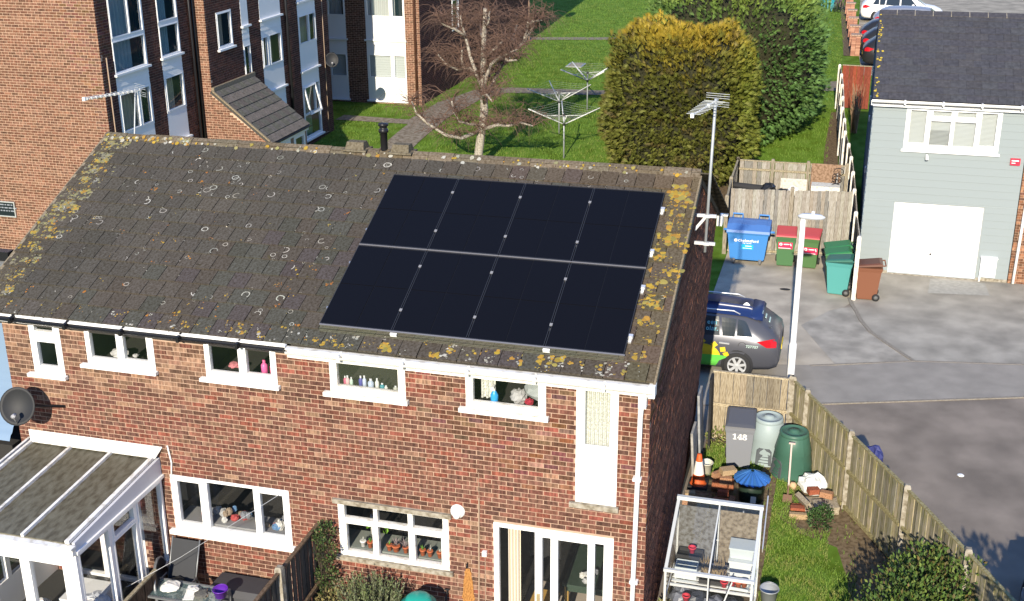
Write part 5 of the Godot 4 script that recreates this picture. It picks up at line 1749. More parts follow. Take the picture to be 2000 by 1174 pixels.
func build_yard() -> void:
	var fab := mat("dark_fabric", lc(0.035, 0.037, 0.042), {"rough": 0.8})
	var tube := mat("grey_tube", lc(0.20, 0.21, 0.22), {"rough": 0.4, "metal": 0.4})
	var t := thing("reclining_chair", "black fabric reclining chair against the wall under the three pane window", "chair", Vector3(-7.45, 0.06, 0.42))
	var mb := MB.new()
	mb.bar(Vector3(0, 0.42, 0.0), Vector3(0, 1.12, -0.30), 0.46, 0.03, Vector3.BACK)
	part("backrest", mb, fab, t)
	mb = MB.new()
	mb.box(Vector3(0, 0.40, 0.22), Vector3(0.46, 0.03, 0.46))
	part("seat", mb, fab, t)
	for x in [-0.27, 0.27]:
		mb = MB.new(true)
		mb.tube([Vector3(x, 0, 0.42), Vector3(x, 0.56, 0.40), Vector3(x, 0.60, 0.30), Vector3(x, 0.60, -0.05), Vector3(x, 0.42, -0.12), Vector3(x, 0.0, -0.2)], [0.016], 7)
		part("armrest", mb, tube, t)
		mb = MB.new(true)
		mb.tube([Vector3(x * 0.9, 0.4, 0.0), Vector3(x * 0.9, 1.14, -0.31)], [0.014], 7)
		part("back_frame", mb, tube, t)
	t = thing("black_bag", "black plastic bag lying on the reclining chair", "bag", Vector3(-7.45, 0.49, 0.55))
	part("bag", crumple(0.17, 0.6, 3, Vector3(0, 0.1, 0), true), mat("bag_black", lc(0.015, 0.015, 0.016), {"rough": 0.3}), t)
	t = thing("folded_round_table", "black round garden table folded upright beside the conservatory corner", "table", Vector3(-7.70, 0.06, 0.55))
	var lean := Basis(Vector3.UP, 0.35) * Basis(Vector3.BACK, 0.12)
	mb = MB.new(true)
	mb.lathe([Vector2(0, 0.012), Vector2(0.44, 0.012)], 32, Vector3(0, 0.48, 0), lean * Basis(Vector3.BACK, -PI / 2))
	mb.lathe([Vector2(0, -0.012), Vector2(0.44, -0.012)], 32, Vector3(0, 0.48, 0), lean * Basis(Vector3.BACK, -PI / 2))
	part("tabletop", mb, mat("black"), t)
	mb = MB.new(true)
	mb.lathe([Vector2(0.435, -0.02), Vector2(0.465, -0.02), Vector2(0.465, 0.02), Vector2(0.435, 0.02), Vector2(0.435, -0.02)], 32, Vector3(0, 0.48, 0), lean * Basis(Vector3.BACK, -PI / 2))
	part("rim", mb, tube, t)
	t = thing("storage_box", "dark grey lidded storage box under the window beside the dividing fence", "box", Vector3(-6.45, 0.06, 0.30))
	mb = MB.new()
	mb.hexa(Vector3(0, 0.24, 0), Vector3(0.82, 0.48, 0.44), Vector3(0.88, 0.48, 0.48))
	part("body", mb, mat("box_grey", lc(0.06, 0.062, 0.07), {"rough": 0.6}), t)
	mb = MB.new()
	mb.hexa(Vector3(0, 0.53, 0), Vector3(0.94, 0.10, 0.54), Vector3(0.84, 0.10, 0.42))
	part("lid", mb, mat("box_lid", lc(0.045, 0.045, 0.05), {"rough": 0.6}), t)
	t = thing("glass_garden_table", "glass topped garden table crowded with white cloths and pots in the left yard", "table", Vector3(-7.08, 0.06, 0.84))
	mb = MB.new()
	mb.quad(Vector3(-0.6, 0.66, -0.2), Vector3(0.6, 0.66, -0.2), Vector3(0.6, 0.66, 0.24), Vector3(-0.6, 0.66, 0.24))
	part("tabletop", mb, glass("table_glass", Color(0.5, 0.6, 0.6), 0.35), t)
	mb = MB.new()
	for r in minus(rc(-0.64, -0.24, 0.64, 0.28), [rc(-0.6, -0.2, 0.6, 0.24)]):
		mb.box(Vector3(r.get_center().x, 0.655, r.get_center().y), Vector3(r.size.x, 0.03, r.size.y))
	part("frame", mb, tube, t)
	for x in [-0.62, 0.62]:
		for z in [-0.22, 0.26]:
			part("leg", boxes([[Vector3(x, 0.32, z), Vector3(0.035, 0.64, 0.035)]]), tube, t)
	for e in [["crumpled_cloth", "crumpled white cloth on the glass garden table, the larger one", -0.3, 0.15, 0.72], ["crumpled_cloth", "small crumpled white cloth near the front of the glass garden table", 0.10, 0.10, 0.68], ["leaf_heap", "small heap of dark dead leaves on the glass garden table", 0.27, 0.11, 0.1]]:
		var q := thing(e[0], e[1], "cloth" if e[0] == "crumpled_cloth" else "leaves", Vector3(-7.08 + e[2], 0.725, 0.84 + jit(0.04)))
		part("cloth" if e[0] == "crumpled_cloth" else "leaves", crumple(e[3], 0.28, 60 + int(e[3] * 100), Vector3(0, 0.03, 0)), mat("heap_%d" % int(e[4] * 100), lc(e[4], e[4] * 0.98, e[4] * 0.92), {"rough": 0.9}), q)
	mb = MB.new()
	mb.box(Vector3.ZERO, Vector3(0.16, 0.006, 0.40), Basis(Vector3.UP, 0.3))
	tag(part("paper_sheet", mb, mat("white_plastic"), self, Vector3(-7.0, 0.732, 0.86)), "white paper strip lying across the glass garden table", "paper")
	bucket("purple_bucket", "purple bucket on the right end of the glass garden table", "bucket", Vector3(-6.50, 0.725, 0.82), 0.115, 0.14, mat("purple", lc(0.10, 0.02, 0.30), {"rough": 0.4}), mat("purple"))
	# clothes line across the left yard
	mb = MB.new()
	mb.tube([Vector3(-7.9, 0.9, 1.2), Vector3(-7.2, 1.25, 0.7), Vector3(-5.7, 2.25, 0.02)], [0.004], 4)
	tag(part("washing_line", mb, mat("steel")), "thin washing line slanting up to the three pane window", "washing line")
	# teal lid of a bin below the kitchen window
	t = thing("teal_bin", "round teal lidded bin at the bottom edge below the kitchen window", "bin", Vector3(-3.25, 0.06, 0.72))
	mb = MB.new(true)
	mb.lathe([Vector2(0.2, 0), Vector2(0.25, 1.0)], 26)
	part("body", mb, mat("teal_body", lc(0.02, 0.16, 0.13), {"rough": 0.5}), t)
	mb = MB.new(true)
	mb.lathe([Vector2(0.27, 1.0), Vector2(0.27, 1.06), Vector2(0.2, 1.10), Vector2(0.19, 1.15), Vector2(0.14, 1.18), Vector2(0, 1.19)], 28)
	part("lid", mb, mat("teal_lid", lc(0.015, 0.30, 0.24), {"rough": 0.35}), t)
	t = thing("garden_tap", "dark outside tap on the wall right of the teal bin", "tap", Vector3(-3.03, 0.85, 0.0))
	mb = MB.new(true)
	mb.tube([Vector3(0, 0, 0), Vector3(0, 0.02, 0.09), Vector3(0, -0.06, 0.12)], [0.016], 8)
	part("spout", mb, mat("rubber"), t)
	mb = MB.new(true)
	mb.tube([Vector3(0, 0.02, 0.06), Vector3(0, 0.1, 0.06)], [0.01], 6)
	mb.box(Vector3(0, 0.11, 0.06), Vector3(0.08, 0.015, 0.02))
	part("handle", mb, mat("rubber"), t)
	indoors()


# what shows through the windows of the brick house
func indoors() -> void:
	var bottle := func(label: String, at: Vector3, hgt: float, r: float, c: Color, cap: Color, group: String) -> void:
		var t := thing("bottle", label, "bottle", at, 0.0, group)
		var mb := MB.new(true)
		mb.lathe([Vector2(0, 0), Vector2(r, 0), Vector2(r, hgt * 0.68), Vector2(r * 0.5, hgt * 0.8), Vector2(r * 0.4, hgt * 0.82)], 12)
		part("body", mb, mat("bottle_%s" % c.to_html(false), c, {"rough": 0.4}), t)
		mb = MB.new(true)
		mb.lathe([Vector2(r * 0.45, hgt * 0.8), Vector2(r * 0.45, hgt), Vector2(0, hgt)], 10)
		part("cap", mb, mat("bottle_%s" % cap.to_html(false), cap, {"rough": 0.4}), t)
	var cols := [["pink", lc(0.5, 0.1, 0.2)], ["pale pink", lc(0.6, 0.4, 0.42)], ["pale green", lc(0.45, 0.6, 0.5)], ["dark blue", lc(0.06, 0.06, 0.3)], ["pale blue", lc(0.45, 0.52, 0.65)], ["wide pale blue", lc(0.4, 0.48, 0.62)], ["white", lc(0.65, 0.66, 0.62)], ["teal", lc(0.02, 0.22, 0.28)], ["small white", lc(0.6, 0.6, 0.58)], ["clear grey", lc(0.4, 0.42, 0.38)]]
	for k in 10:
		bottle.call("%s bottle on the sill behind the frosted bathroom window" % cols[k][0], Vector3([-4.60, -4.56, -4.50, -4.35, -4.29, -4.19, -4.09, -4.01, -3.95, -3.80][k], 4.135, -0.13), [0.17, 0.18, 0.16, 0.2, 0.21, 0.17, 0.19, 0.12, 0.09, 0.1][k], [0.025, 0.03, 0.025, 0.03, 0.03, 0.045, 0.03, 0.035, 0.025, 0.035][k], cols[k][1], lc(0.6, 0.62, 0.65), "bottles on the bathroom sill")
	bottle.call("pink bottle in the right half of the upper window beside the gutter end", Vector3(-5.93, 4.16, -0.16), 0.24, 0.05, lc(0.6, 0.12, 0.3), lc(0.6, 0.1, 0.25), "toiletries in the upper windows")
	bottle.call("magenta bottle at the right edge of the upper window beside the gutter end", Vector3(-5.79, 4.16, -0.16), 0.22, 0.045, lc(0.5, 0.03, 0.15), lc(0.6, 0.5, 0.55), "toiletries in the upper windows")
	for e in [["pink_towel", "pink crumpled towel inside the left half of the upper window left of the gutter end", Vector3(-6.48, 4.17, -0.25), lc(0.45, 0.16, 0.18), 0.09], ["pale_cushion", "pale cushion behind the second upper window from the left", Vector3(-8.52, 4.13, -0.3), lc(0.45, 0.45, 0.44), 0.14], ["white_box", "small white thing on the ledge of the second upper window from the left", Vector3(-8.17, 4.16, -0.2), lc(0.4, 0.4, 0.4), 0.05]]:
		var t := thing(e[0], e[1], "cloth", e[2])
		part("cloth", crumple(e[4], 0.5, int(e[4] * 300), Vector3(0, 0.05, 0)), mat(e[0], e[3], {"rough": 0.9}), t)
	# spray bottle and clutter in the bedroom window
	var t := thing("spray_bottle", "blue spray bottle on the sill of the window nearest the gable", "spray bottle", Vector3(-2.28, 4.15, -0.12))
	var mb := MB.new(true)
	mb.lathe([Vector2(0, 0), Vector2(0.055, 0), Vector2(0.058, 0.13), Vector2(0.03, 0.18), Vector2(0.02, 0.2)], 14)
	part("body", mb, mat("spray_blue", lc(0.03, 0.28, 0.62), {"rough": 0.25}), t)
	mb = MB.new()
	mb.box(Vector3(-0.01, 0.25, 0.02), Vector3(0.04, 0.05, 0.09))
	mb.box(Vector3(0, 0.21, 0), Vector3(0.035, 0.05, 0.04))
	part("trigger", mb, mat("white_plastic"), t)
	for e in [["grey_cloth", "grey crumpled cloth with white paper behind the window nearest the gable", Vector3(-1.95, 4.16, -0.25), lc(0.35, 0.35, 0.35), 0.12], ["red_toy", "red and black toy behind the window nearest the gable", Vector3(-1.78, 4.16, -0.18), lc(0.3, 0.02, 0.04), 0.06], ["pale_sack", "pale grey sack in the right corner of the window nearest the gable", Vector3(-1.68, 4.18, -0.45), lc(0.28, 0.31, 0.31), 0.24]]:
		var q := thing(e[0], e[1], "cloth" if e[0] != "red_toy" else "toy", e[2])
		part("body", crumple(e[4], 0.9, int(e[4] * 500), Vector3(0, e[4] * 0.6, 0)), mat(e[0], e[3], {"rough": 0.9}), q)
	# kitchen window: pots and plants along the sill
	var px := [-4.47, -4.35, -4.03, -3.92, -3.76, -3.48, -3.36, -3.20]
	var pl := ["pale ornament and pot", "terracotta pot behind the left lower pane", "terracotta pot at the left of the middle lower pane", "wide terracotta pot under a grey succulent", "second pot of the grey succulent", "small terracotta pot at the left of the right lower pane", "terracotta pot with a white flower", "terracotta pot with a white ornament at the right end"]
	for k in 8:
		var q := thing("flower_pot", "%s on the kitchen window sill" % pl[k], "flower pot", Vector3(px[k], 1.375, -0.15), 0.0, "pots on the kitchen sill")
		mb = MB.new(true)
		var r := 0.045 if k != 3 else 0.06
		mb.lathe([Vector2(0, 0), Vector2(r * 0.7, 0), Vector2(r, 0.085), Vector2(r * 1.15, 0.085), Vector2(r * 1.15, 0.105), Vector2(r * 0.9, 0.105), Vector2(0, 0.09)], 14)
		part("pot", mb, mat("terracotta") if k else mat("white_plastic"), q)
		mb = MB.new()
		for j in 26 if k in [3, 4] else 10:
			var a := rng.randf() * TAU
			var b := rng.randf_range(0.2, 1.2)
			var d := Vector3(cos(a) * sin(b), cos(b), sin(a) * sin(b))
			var ln := rng.randf_range(0.08, 0.17) if k in [3, 4] else rng.randf_range(0.04, 0.1)
			var sd := d.cross(Vector3.UP).normalized() * ln * 0.16
			mb.tri(Vector3(0, 0.1, 0) + sd * 0.6, Vector3(0, 0.1, 0) + d * ln, Vector3(0, 0.1, 0) - sd * 0.6)
		part("plant", mb, mat("succulent", lc(0.24, 0.19, 0.19), {"rough": 0.7}) if k in [3, 4] else mat("pot_white", lc(0.55, 0.55, 0.5)) if k in [0, 6, 7] else mat("pot_green", lc(0.12, 0.28, 0.03)), q)
	t = thing("window_plant", "bright green leafy plant between the left panes of the kitchen window", "plant", Vector3(-4.26, 1.375, -0.25))
	mb = MB.new()
	mb.tube([Vector3.ZERO, Vector3(0.02, 0.34, 0)], [0.012], 5)
	for j in 22:
		var c := Vector3(jit(0.14), 0.3 + jit(0.1), jit(0.08))
		var a := Vector3(jit(1), jit(0.6), jit(1)).normalized() * 0.05
		mb.quad(c - a, c + a.cross(Vector3.UP) * 0.6, c + a, c - a.cross(Vector3.UP) * 0.6)
	part("leaves", mb, mat("bright_leaf", lc(0.16, 0.34, 0.03), {"rough": 0.5}), t)
	t = thing("kitchen_roll", "white kitchen roll behind the left lower kitchen pane", "kitchen roll", Vector3(-4.40, 1.42, -0.5))
	mb = MB.new(true)
	mb.lathe([Vector2(0, 0), Vector2(0.075, 0), Vector2(0.075, 0.32), Vector2(0.02, 0.32), Vector2(0.02, 0.0)], 16)
	part("roll", mb, mat("white_plastic"), t)
	mb = MB.new()
	mb.box(Vector3(-3.9, 1.32, -0.35), Vector3(2.0, 0.09, 0.5))
	tag(part("worktop", mb, mat("room_pale")), "pale worktop inside the kitchen window", "worktop")
	# three pane window: a sideboard heaped with oddments
	mb = MB.new()
	mb.box(Vector3(-6.65, 1.385, -0.30), Vector3(2.1, 0.06, 0.42))
	tag(part("window_shelf", mb, mat("shelf_grey", lc(0.22, 0.22, 0.22), {"rough": 0.6})), "grey shelf heaped with oddments inside the three pane window", "shelf")
	var oc := [lc(0.32, 0.33, 0.34), lc(0.16, 0.17, 0.19), lc(0.45, 0.45, 0.43), lc(0.10, 0.20, 0.35), lc(0.35, 0.06, 0.06), lc(0.22, 0.17, 0.12)]
	for k in 30:
		var x := rng.randf_range(-7.45, -5.8)
		var q := thing("oddment", "%s oddment in the heap on the shelf of the three pane window" % ["pale grey", "dark grey", "whitish", "blue", "red", "brown"][k % 6], "household item", Vector3(x, 1.42, -0.3 + jit(0.12)), 0.0, "oddments inside the three pane window, %s ones" % ["pale grey", "dark grey", "whitish", "blue", "red", "brown"][k % 6])
		var r := rng.randf_range(0.035, 0.085)
		part("body", crumple(r, rng.randf_range(0.6, 1.4), k + 100, Vector3(0, r * 0.7 + (0.1 if x > -6.9 and x < -6.3 and k % 2 else 0.0), 0)), mat("oddment_%d" % (k % 6), oc[k % 6], {"rough": 0.6}), q)
	# dining room behind the patio door
	t = thing("dining_table", "dark green dining table behind the patio door", "table", Vector3(-1.0, 0.06, -1.35))
	part("tabletop", boxes([[Vector3(0, 0.74, 0), Vector3(0.8, 0.05, 1.2)], [Vector3(0, 0.66, 0), Vector3(0.7, 0.1, 1.1)]]), mat("table_green", lc(0.03, 0.05, 0.035), {"rough": 0.5}), t)
	for x in [-0.34, 0.34]:
		for z in [-0.5, 0.52]:
			part("leg", boxes([[Vector3(x, 0.36, z), Vector3(0.06, 0.72, 0.06)]]), mat("yellow_wood", lc(0.42, 0.26, 0.07), {"rough": 0.5}), t)
	t = thing("wooden_chair", "pale wooden chair behind the open leaf of the patio door", "chair", Vector3(-1.68, 0.06, -0.75))
	part("seat", boxes([[Vector3(0, 0.45, 0), Vector3(0.4, 0.04, 0.4)]]), mat("yellow_wood"), t)
	part("backrest", boxes([[Vector3(0.18, 0.72, 0), Vector3(0.03, 0.5, 0.38), 0.3]]), mat("yellow_wood"), t)
	for x in [-0.17, 0.17]:
		for z in [-0.17, 0.17]:
			part("leg", boxes([[Vector3(x, 0.22, z), Vector3(0.035, 0.44, 0.035)]]), mat("yellow_wood"), t)
	t = thing("table_clutter", "silver oddments lying on the dark green dining table", "household item", Vector3(-1.0, 0.83, -1.0))
	for k in 6:
		part("piece", crumple(0.05, 1.0, 200 + k, Vector3(jit(0.14), 0.04, jit(0.25))), mat("oddment_%d" % (k % 3)), t)
	t = thing("dark_coat", "dark coat hanging inside the open left leaf of the patio door", "coat", Vector3(-1.8, 1.0, -1.2))
	mb = MB.new(true)
	wave(mb, Vector3(-0.25, 0, 0), Vector3(0.3, 0, 0.1), 1.0, 3, 0.06)
	part("cloth", mb, mat("room_dark"), t)
	t = thing("floor_rug", "pale floor covering inside the patio door", "rug", Vector3(-1.3, 0.055, -1.0))
	part("rug", boxes([[Vector3.ZERO, Vector3(1.7, 0.012, 1.7)]]), mat("rug_pale", lc(0.38, 0.33, 0.28), {"rough": 0.9}), t)


# a two-wheeled bin; its front faces +z
func wheelie(label: String, at: Vector3, turn: float, body: Material, lid: Material, group: String) -> Node3D:
	var t := thing("wheelie_bin", label, "wheelie bin", at, turn, group)
	var mb := MB.new()
	mb.hexa(Vector3(0, 0.48, 0.0), Vector3(0.45, 0.86, 0.50), Vector3(0.54, 0.86, 0.66))
	mb.hexa(Vector3(0, 0.90, 0.0), Vector3(0.56, 0.05, 0.69), Vector3(0.575, 0.05, 0.71))
	mb.hexa(Vector3(0, 0.845, 0.0), Vector3(0.535, 0.06, 0.655), Vector3(0.56, 0.06, 0.69))
	mb.hexa(Vector3(0, 0.045, 0.03), Vector3(0.42, 0.04, 0.40), Vector3(0.44, 0.04, 0.44))
	part("body", mb, body, t)
	mb = MB.new()
	# lid rising to the hinge at the back
	var a := [Vector3(-0.29, 0.93, 0.365), Vector3(0.29, 0.93, 0.365), Vector3(0.29, 1.0, -0.36), Vector3(-0.29, 1.0, -0.36)]
	var b := [Vector3(-0.285, 0.965, 0.355), Vector3(0.285, 0.965, 0.355), Vector3(0.28, 1.06, -0.34), Vector3(-0.28, 1.06, -0.34)]
	var c := [Vector3(-0.24, 0.995, 0.27), Vector3(0.24, 0.995, 0.27), Vector3(0.23, 1.075, -0.26), Vector3(-0.23, 1.075, -0.26)]
	for k in 4:
		var k2 := (k + 1) % 4
		mb.quad(a[k], b[k], b[k2], a[k2])
		mb.quad(b[k], c[k], c[k2], b[k2])
	mb.quad(c[0], c[3], c[2], c[1])
	mb.quad(a[0], a[1], a[2], a[3])
	part("lid", mb, lid, t)
	mb = MB.new(true)
	mb.tube([Vector3(-0.24, 1.0, -0.36), Vector3(-0.24, 1.01, -0.42), Vector3(0.24, 1.01, -0.42), Vector3(0.24, 1.0, -0.36)], [0.018], 8)
	part("handle", mb, body, t)
	for x in [-0.25, 0.25]:
		mb = MB.new(true)
		mb.lathe([Vector2(0, -0.025), Vector2(0.09, -0.025), Vector2(0.10, -0.015), Vector2(0.10, 0.015), Vector2(0.09, 0.025), Vector2(0, 0.025)], 18, Vector3(x, 0.10, -0.24), Basis(Vector3.BACK, PI / 2))
		var w := part("wheel", mb, mat("rubber"), t)
		mb = MB.new(true)
		mb.lathe([Vector2(0, 0.032), Vector2(0.05, 0.028), Vector2(0.055, -0.028), Vector2(0, -0.032)], 12, Vector3(x, 0.10, -0.24), Basis(Vector3.BACK, PI / 2))
		part("hub", mb, mat("hub_grey", lc(0.12, 0.12, 0.12)), w)
	mb = MB.new(true)
	mb.tube([Vector3(-0.24, 0.1, -0.24), Vector3(0.24, 0.1, -0.24)], [0.015], 8)
	part("axle", mb, mat("steel"), t)
	return t


# something flat on the sloping front of a wheelie bin, v from its foot, in the bin's own space
func front_of_bin(x: float, y: float, out := 0.004) -> Transform3D:
	var b := Basis(Vector3.RIGHT, -0.0928).orthonormalized()
	b = Basis(Vector3.RIGHT, atan2(0.08, 0.86))
	return Transform3D(b, Vector3(x, y, 0.25 + 0.08 * (y - 0.05) / 0.86 + out))


func build_court() -> void:
	var green := mat("bin_green", lc(0.055, 0.135, 0.055), {"rough": 0.55})
	var red := mat("bin_red", lc(0.42, 0.06, 0.065), {"rough": 0.5})
	var lidg := mat("bin_lid_green", lc(0.03, 0.17, 0.06), {"rough": 0.45})
	var grp := "wheelie bins by the silvery fence"
	var stick := func(t: Node3D, x: float, y: float) -> void:
		var xf := front_of_bin(x, y, 0.006)
		var mb := MB.new()
		mb.box(Vector3.ZERO, Vector3(0.40, 0.20, 0.004))
		var s := part("sticker", mb, mat("sticker_red", lc(0.60, 0.03, 0.09), {"rough": 0.4}), t)
		s.transform = xf
		mb = MB.new(true)
		mb.lathe([Vector2(0.02, 0), Vector2(0.045, 0), Vector2(0.045, 0.003), Vector2(0.02, 0.003)], 16, Vector3(-0.13, 0.035, 0.002), Basis(Vector3.RIGHT, PI / 2))
		mb.box(Vector3(0.03, 0.04, 0.003), Vector3(0.16, 0.03, 0.003))
		mb.box(Vector3(0.15, 0.03, 0.003), Vector3(0.03, 0.08, 0.003), Basis(Vector3.BACK, 0.4))
		part("print", mb, mat("upvc"), s)
		mb = MB.new()
		mb.box(Vector3(-0.02, -0.08, 0.003), Vector3(0.34, 0.016, 0.003))
		part("print_line", mb, mat("upvc"), s)
	var a := wheelie("green wheelie bin with a red lid, next to the blue bin", Vector3(0.82, 0.03, -19.40), 0.03, green, red, grp)
	stick.call(a, -0.01, 0.66)
	var b := wheelie("green wheelie bin with a red lid, behind the lamp post", Vector3(1.50, 0.03, -19.38), -0.08, mat("bin_green_pale", lc(0.06, 0.13, 0.045), {"rough": 0.55}), red, grp)
	stick.call(b, 0.05, 0.56)
	wheelie("green wheelie bin with a bright green lid, farthest of the three beside the white post", Vector3(2.28, 0.03, -18.5), -PI / 2 + 0.15, green, lidg, grp)
	wheelie("green wheelie bin with a bright green lid, just behind the teal bin", Vector3(2.30, 0.03, -17.95), -PI / 2 + 0.1, green, lidg, grp)
	wheelie("teal wheelie bin with a dark green lid, nearest of the three beside the white post", Vector3(2.38, 0.03, -17.35), -PI / 2 - 0.1, mat("bin_teal", lc(0.065, 0.25, 0.235), {"rough": 0.5}), mat("bin_lid_dark", lc(0.03, 0.12, 0.09), {"rough": 0.4}), grp)
	wheelie("brown wheelie bin in front of the grey clad house", Vector3(3.12, 0.03, -17.15), -PI / 2 + 0.05, mat("bin_brown", lc(0.165, 0.065, 0.035), {"rough": 0.55}), mat("bin_lid_brown", lc(0.11, 0.045, 0.028), {"rough": 0.45}), grp)
	# the big blue bin on casters
	var t := thing("large_blue_bin", "large blue four wheeled bin with a hinged lid by the silvery fence", "waste container", Vector3(-0.25, 0.03, -19.38))
	var blue := mat("bin_blue", lc(0.045, 0.185, 0.46), {"rough": 0.5})
	var mb := MB.new()
	mb.hexa(Vector3(0, 0.56, 0), Vector3(0.98, 0.78, 0.62), Vector3(1.16, 0.78, 0.80))
	mb.hexa(Vector3(0, 0.965, 0), Vector3(1.20, 0.05, 0.84), Vector3(1.24, 0.05, 0.88))
	mb.box(Vector3(0, 0.16, 0), Vector3(0.92, 0.05, 0.58))
	part("body", mb, blue, t)
	mb = MB.new()
	var prof := [Vector3(-0.61, 0.99, 0.45), Vector3(-0.61, 1.06, 0.42), Vector3(-0.61, 1.17, 0.18), Vector3(-0.61, 1.22, -0.15), Vector3(-0.61, 1.19, -0.42), Vector3(-0.61, 0.99, -0.45)]
	mb.prism(prof, Vector3(1.22, 0, 0))
	for x in [-0.34, 0.34]:
		mb.prism([Vector3(x - 0.15, 1.06, 0.425), Vector3(x - 0.15, 1.185, 0.16), Vector3(x - 0.15, 1.235, -0.15), Vector3(x - 0.15, 1.16, -0.1)], Vector3(0.3, 0, 0))
	part("lid", mb, mat("bin_blue_lid", lc(0.06, 0.15, 0.38), {"rough": 0.45}), t)
	for x in [-0.38, 0.38]:
		mb = MB.new(true)
		mb.tube([Vector3(x - 0.14, 1.19, -0.40), Vector3(x - 0.14, 1.30, -0.44), Vector3(x + 0.14, 1.30, -0.44), Vector3(x + 0.14, 1.19, -0.40)], [0.025], 8)
		part("lid_handle", mb, blue, t)
		mb = MB.new(true)
		mb.lathe([Vector2(0, -0.1), Vector2(0.035, -0.1), Vector2(0.035, 0.1), Vector2(0, 0.1)], 8, Vector3(x * 1.66, 0.93, 0.0), Basis(Vector3.BACK, PI / 2))
		part("trunnion", mb, blue, t)
		for z in [-0.24, 0.26]:
			mb = MB.new(true)
			mb.lathe([Vector2(0, -0.03), Vector2(0.085, -0.03), Vector2(0.085, 0.03), Vector2(0, 0.03)], 14, Vector3(x, 0.085, z), Basis(Vector3.BACK, PI / 2))
			mb.box(Vector3(x, 0.13, z), Vector3(0.09, 0.1, 0.09))
			part("caster", mb, mat("caster_grey", lc(0.13, 0.13, 0.13)), t)
	var ff := Transform3D(Basis(Vector3.RIGHT, atan2(0.09, 0.78)), Vector3(0.02, 0.74, 0.378))
	text("lettering", "Chelmsford", 0.105, ff, mat("upvc"), t)
	text("lettering", "City Council", 0.045, ff.translated_local(Vector3(-0.04, -0.075, 0)), mat("upvc"), t)
	mb = MB.new(true)
	mb.lathe([Vector2(0.018, 0), Vector2(0.05, 0), Vector2(0.05, 0.003), Vector2(0.018, 0.003)], 16, Vector3.ZERO, Basis(Vector3.RIGHT, PI / 2))
	part("emblem", mb, mat("upvc"), t).transform = ff.translated_local(Vector3(-0.36, 0.0, 0.002))
	mb = MB.new()
	mb.box(Vector3.ZERO, Vector3(0.34, 0.15, 0.004))
	var stk := part("sticker", mb, mat("sticker_cyan", lc(0.02, 0.36, 0.60), {"rough": 0.4}), t)
	stk.transform = ff.translated_local(Vector3(-0.02, -0.19, 0.002))
	mb = MB.new()
	mb.box(Vector3(0.03, 0.03, 0.003), Vector3(0.18, 0.02, 0.003))
	mb.box(Vector3(0.0, -0.04, 0.003), Vector3(0.26, 0.014, 0.003))
	part("print", mb, mat("upvc"), stk)
	# behind the fence: what the bin store holds
	t = thing("carpet_roll", "dark rolled carpet lying in the bin store behind the silvery fence", "carpet roll", Vector3(-0.62, 0.25, -22.5))
	mb = MB.new(true)
	mb.tube([Vector3(-0.46, 1.16, 0), Vector3(0.58, 1.12, 0.05)], [0.13], 14)
	part("roll", mb, mat("carpet", lc(0.028, 0.028, 0.03), {"rough": 0.95}), t)
	part("base", boxes([[Vector3(0, 0.5, 0), Vector3(1.1, 1.02, 0.5)]]), mat("timber"), t)
	t = thing("black_sack", "black refuse sack between the carpet roll and the pale boards", "sack", Vector3(0.02, 0.25, -22.45))
	part("sack", crumple(0.24, 0.75, 8, Vector3(0, 1.16, 0)), mat("bag_black"), t)
	part("crate", boxes([[Vector3(0, 0.5, 0), Vector3(0.5, 1.0, 0.5)]]), mat("timber"), t)
	t = thing("torn_packaging", "torn black and white packaging heaped in the bin store", "packaging", Vector3(0.66, 0.25, -22.35))
	part("packaging", crumple(0.26, 0.45, 9, Vector3(-0.2, 1.08, 0)), mat("bag_black"), t)
	part("packaging", crumple(0.17, 0.8, 10, Vector3(0.12, 1.16, 0)), mat("white_plastic"), t)
	part("crate", boxes([[Vector3(0, 0.48, 0), Vector3(0.9, 0.96, 0.5)]]), mat("timber"), t)
	t = thing("pale_board", "pale board leaning in the middle of the bin store", "board", Vector3(0.76, 0.25, -22.9))
	part("board", boxes([[Vector3(0, 0.7, 0), Vector3(0.80, 1.42, 0.03)]]), mat("board_pale", lc(0.50, 0.48, 0.44), {"rough": 0.8, "tex": "dirt"}), t)
	t = thing("white_cabinet", "white old cabinet at the right end of the bin store", "cabinet", Vector3(1.74, 0.25, -22.6))
	part("cabinet", boxes([[Vector3(0, 0.68, 0), Vector3(0.86, 1.36, 0.5)]]), mat("board_white", lc(0.62, 0.61, 0.56), {"rough": 0.7, "tex": "dirt"}), t)
	t = thing("brown_board", "brown hardboard sheet behind the white cabinet", "board", Vector3(1.7, 0.3, -23.6))
	part("board", boxes([[Vector3(0, 0.86, 0), Vector3(0.9, 1.7, 0.03)]]), mat("hardboard", lc(0.30, 0.20, 0.14), {"rough": 0.9, "tex": "weather"}), t)
	t = thing("trolley_wheels", "stack of thin black trolley wheels at the right end of the bin store", "trolley", Vector3(2.06, 0.25, -22.7))
	for k in 3:
		mb = MB.new(true)
		var ring := []
		for j in 17:
			ring.append(Vector3(cos(TAU * j / 16) * 0.15, sin(TAU * j / 16) * 0.13, sin(TAU * j / 16) * 0.05))
		mb.tube(ring, [0.013], 6, false)
		for j in 6:
			mb.tube([Vector3.ZERO, Vector3(cos(TAU * j / 6) * 0.15, sin(TAU * j / 6) * 0.13, sin(TAU * j / 6) * 0.05)], [0.005], 4)
		part("wheel", mb, mat("rubber"), t, Vector3(0.03 - 0.03 * k, 1.76 - k * 0.24, 0.0))
	part("frame", boxes([[Vector3(0.0, 0.85, -0.06), Vector3(0.03, 1.7, 0.03)]]), mat("steel"), t)
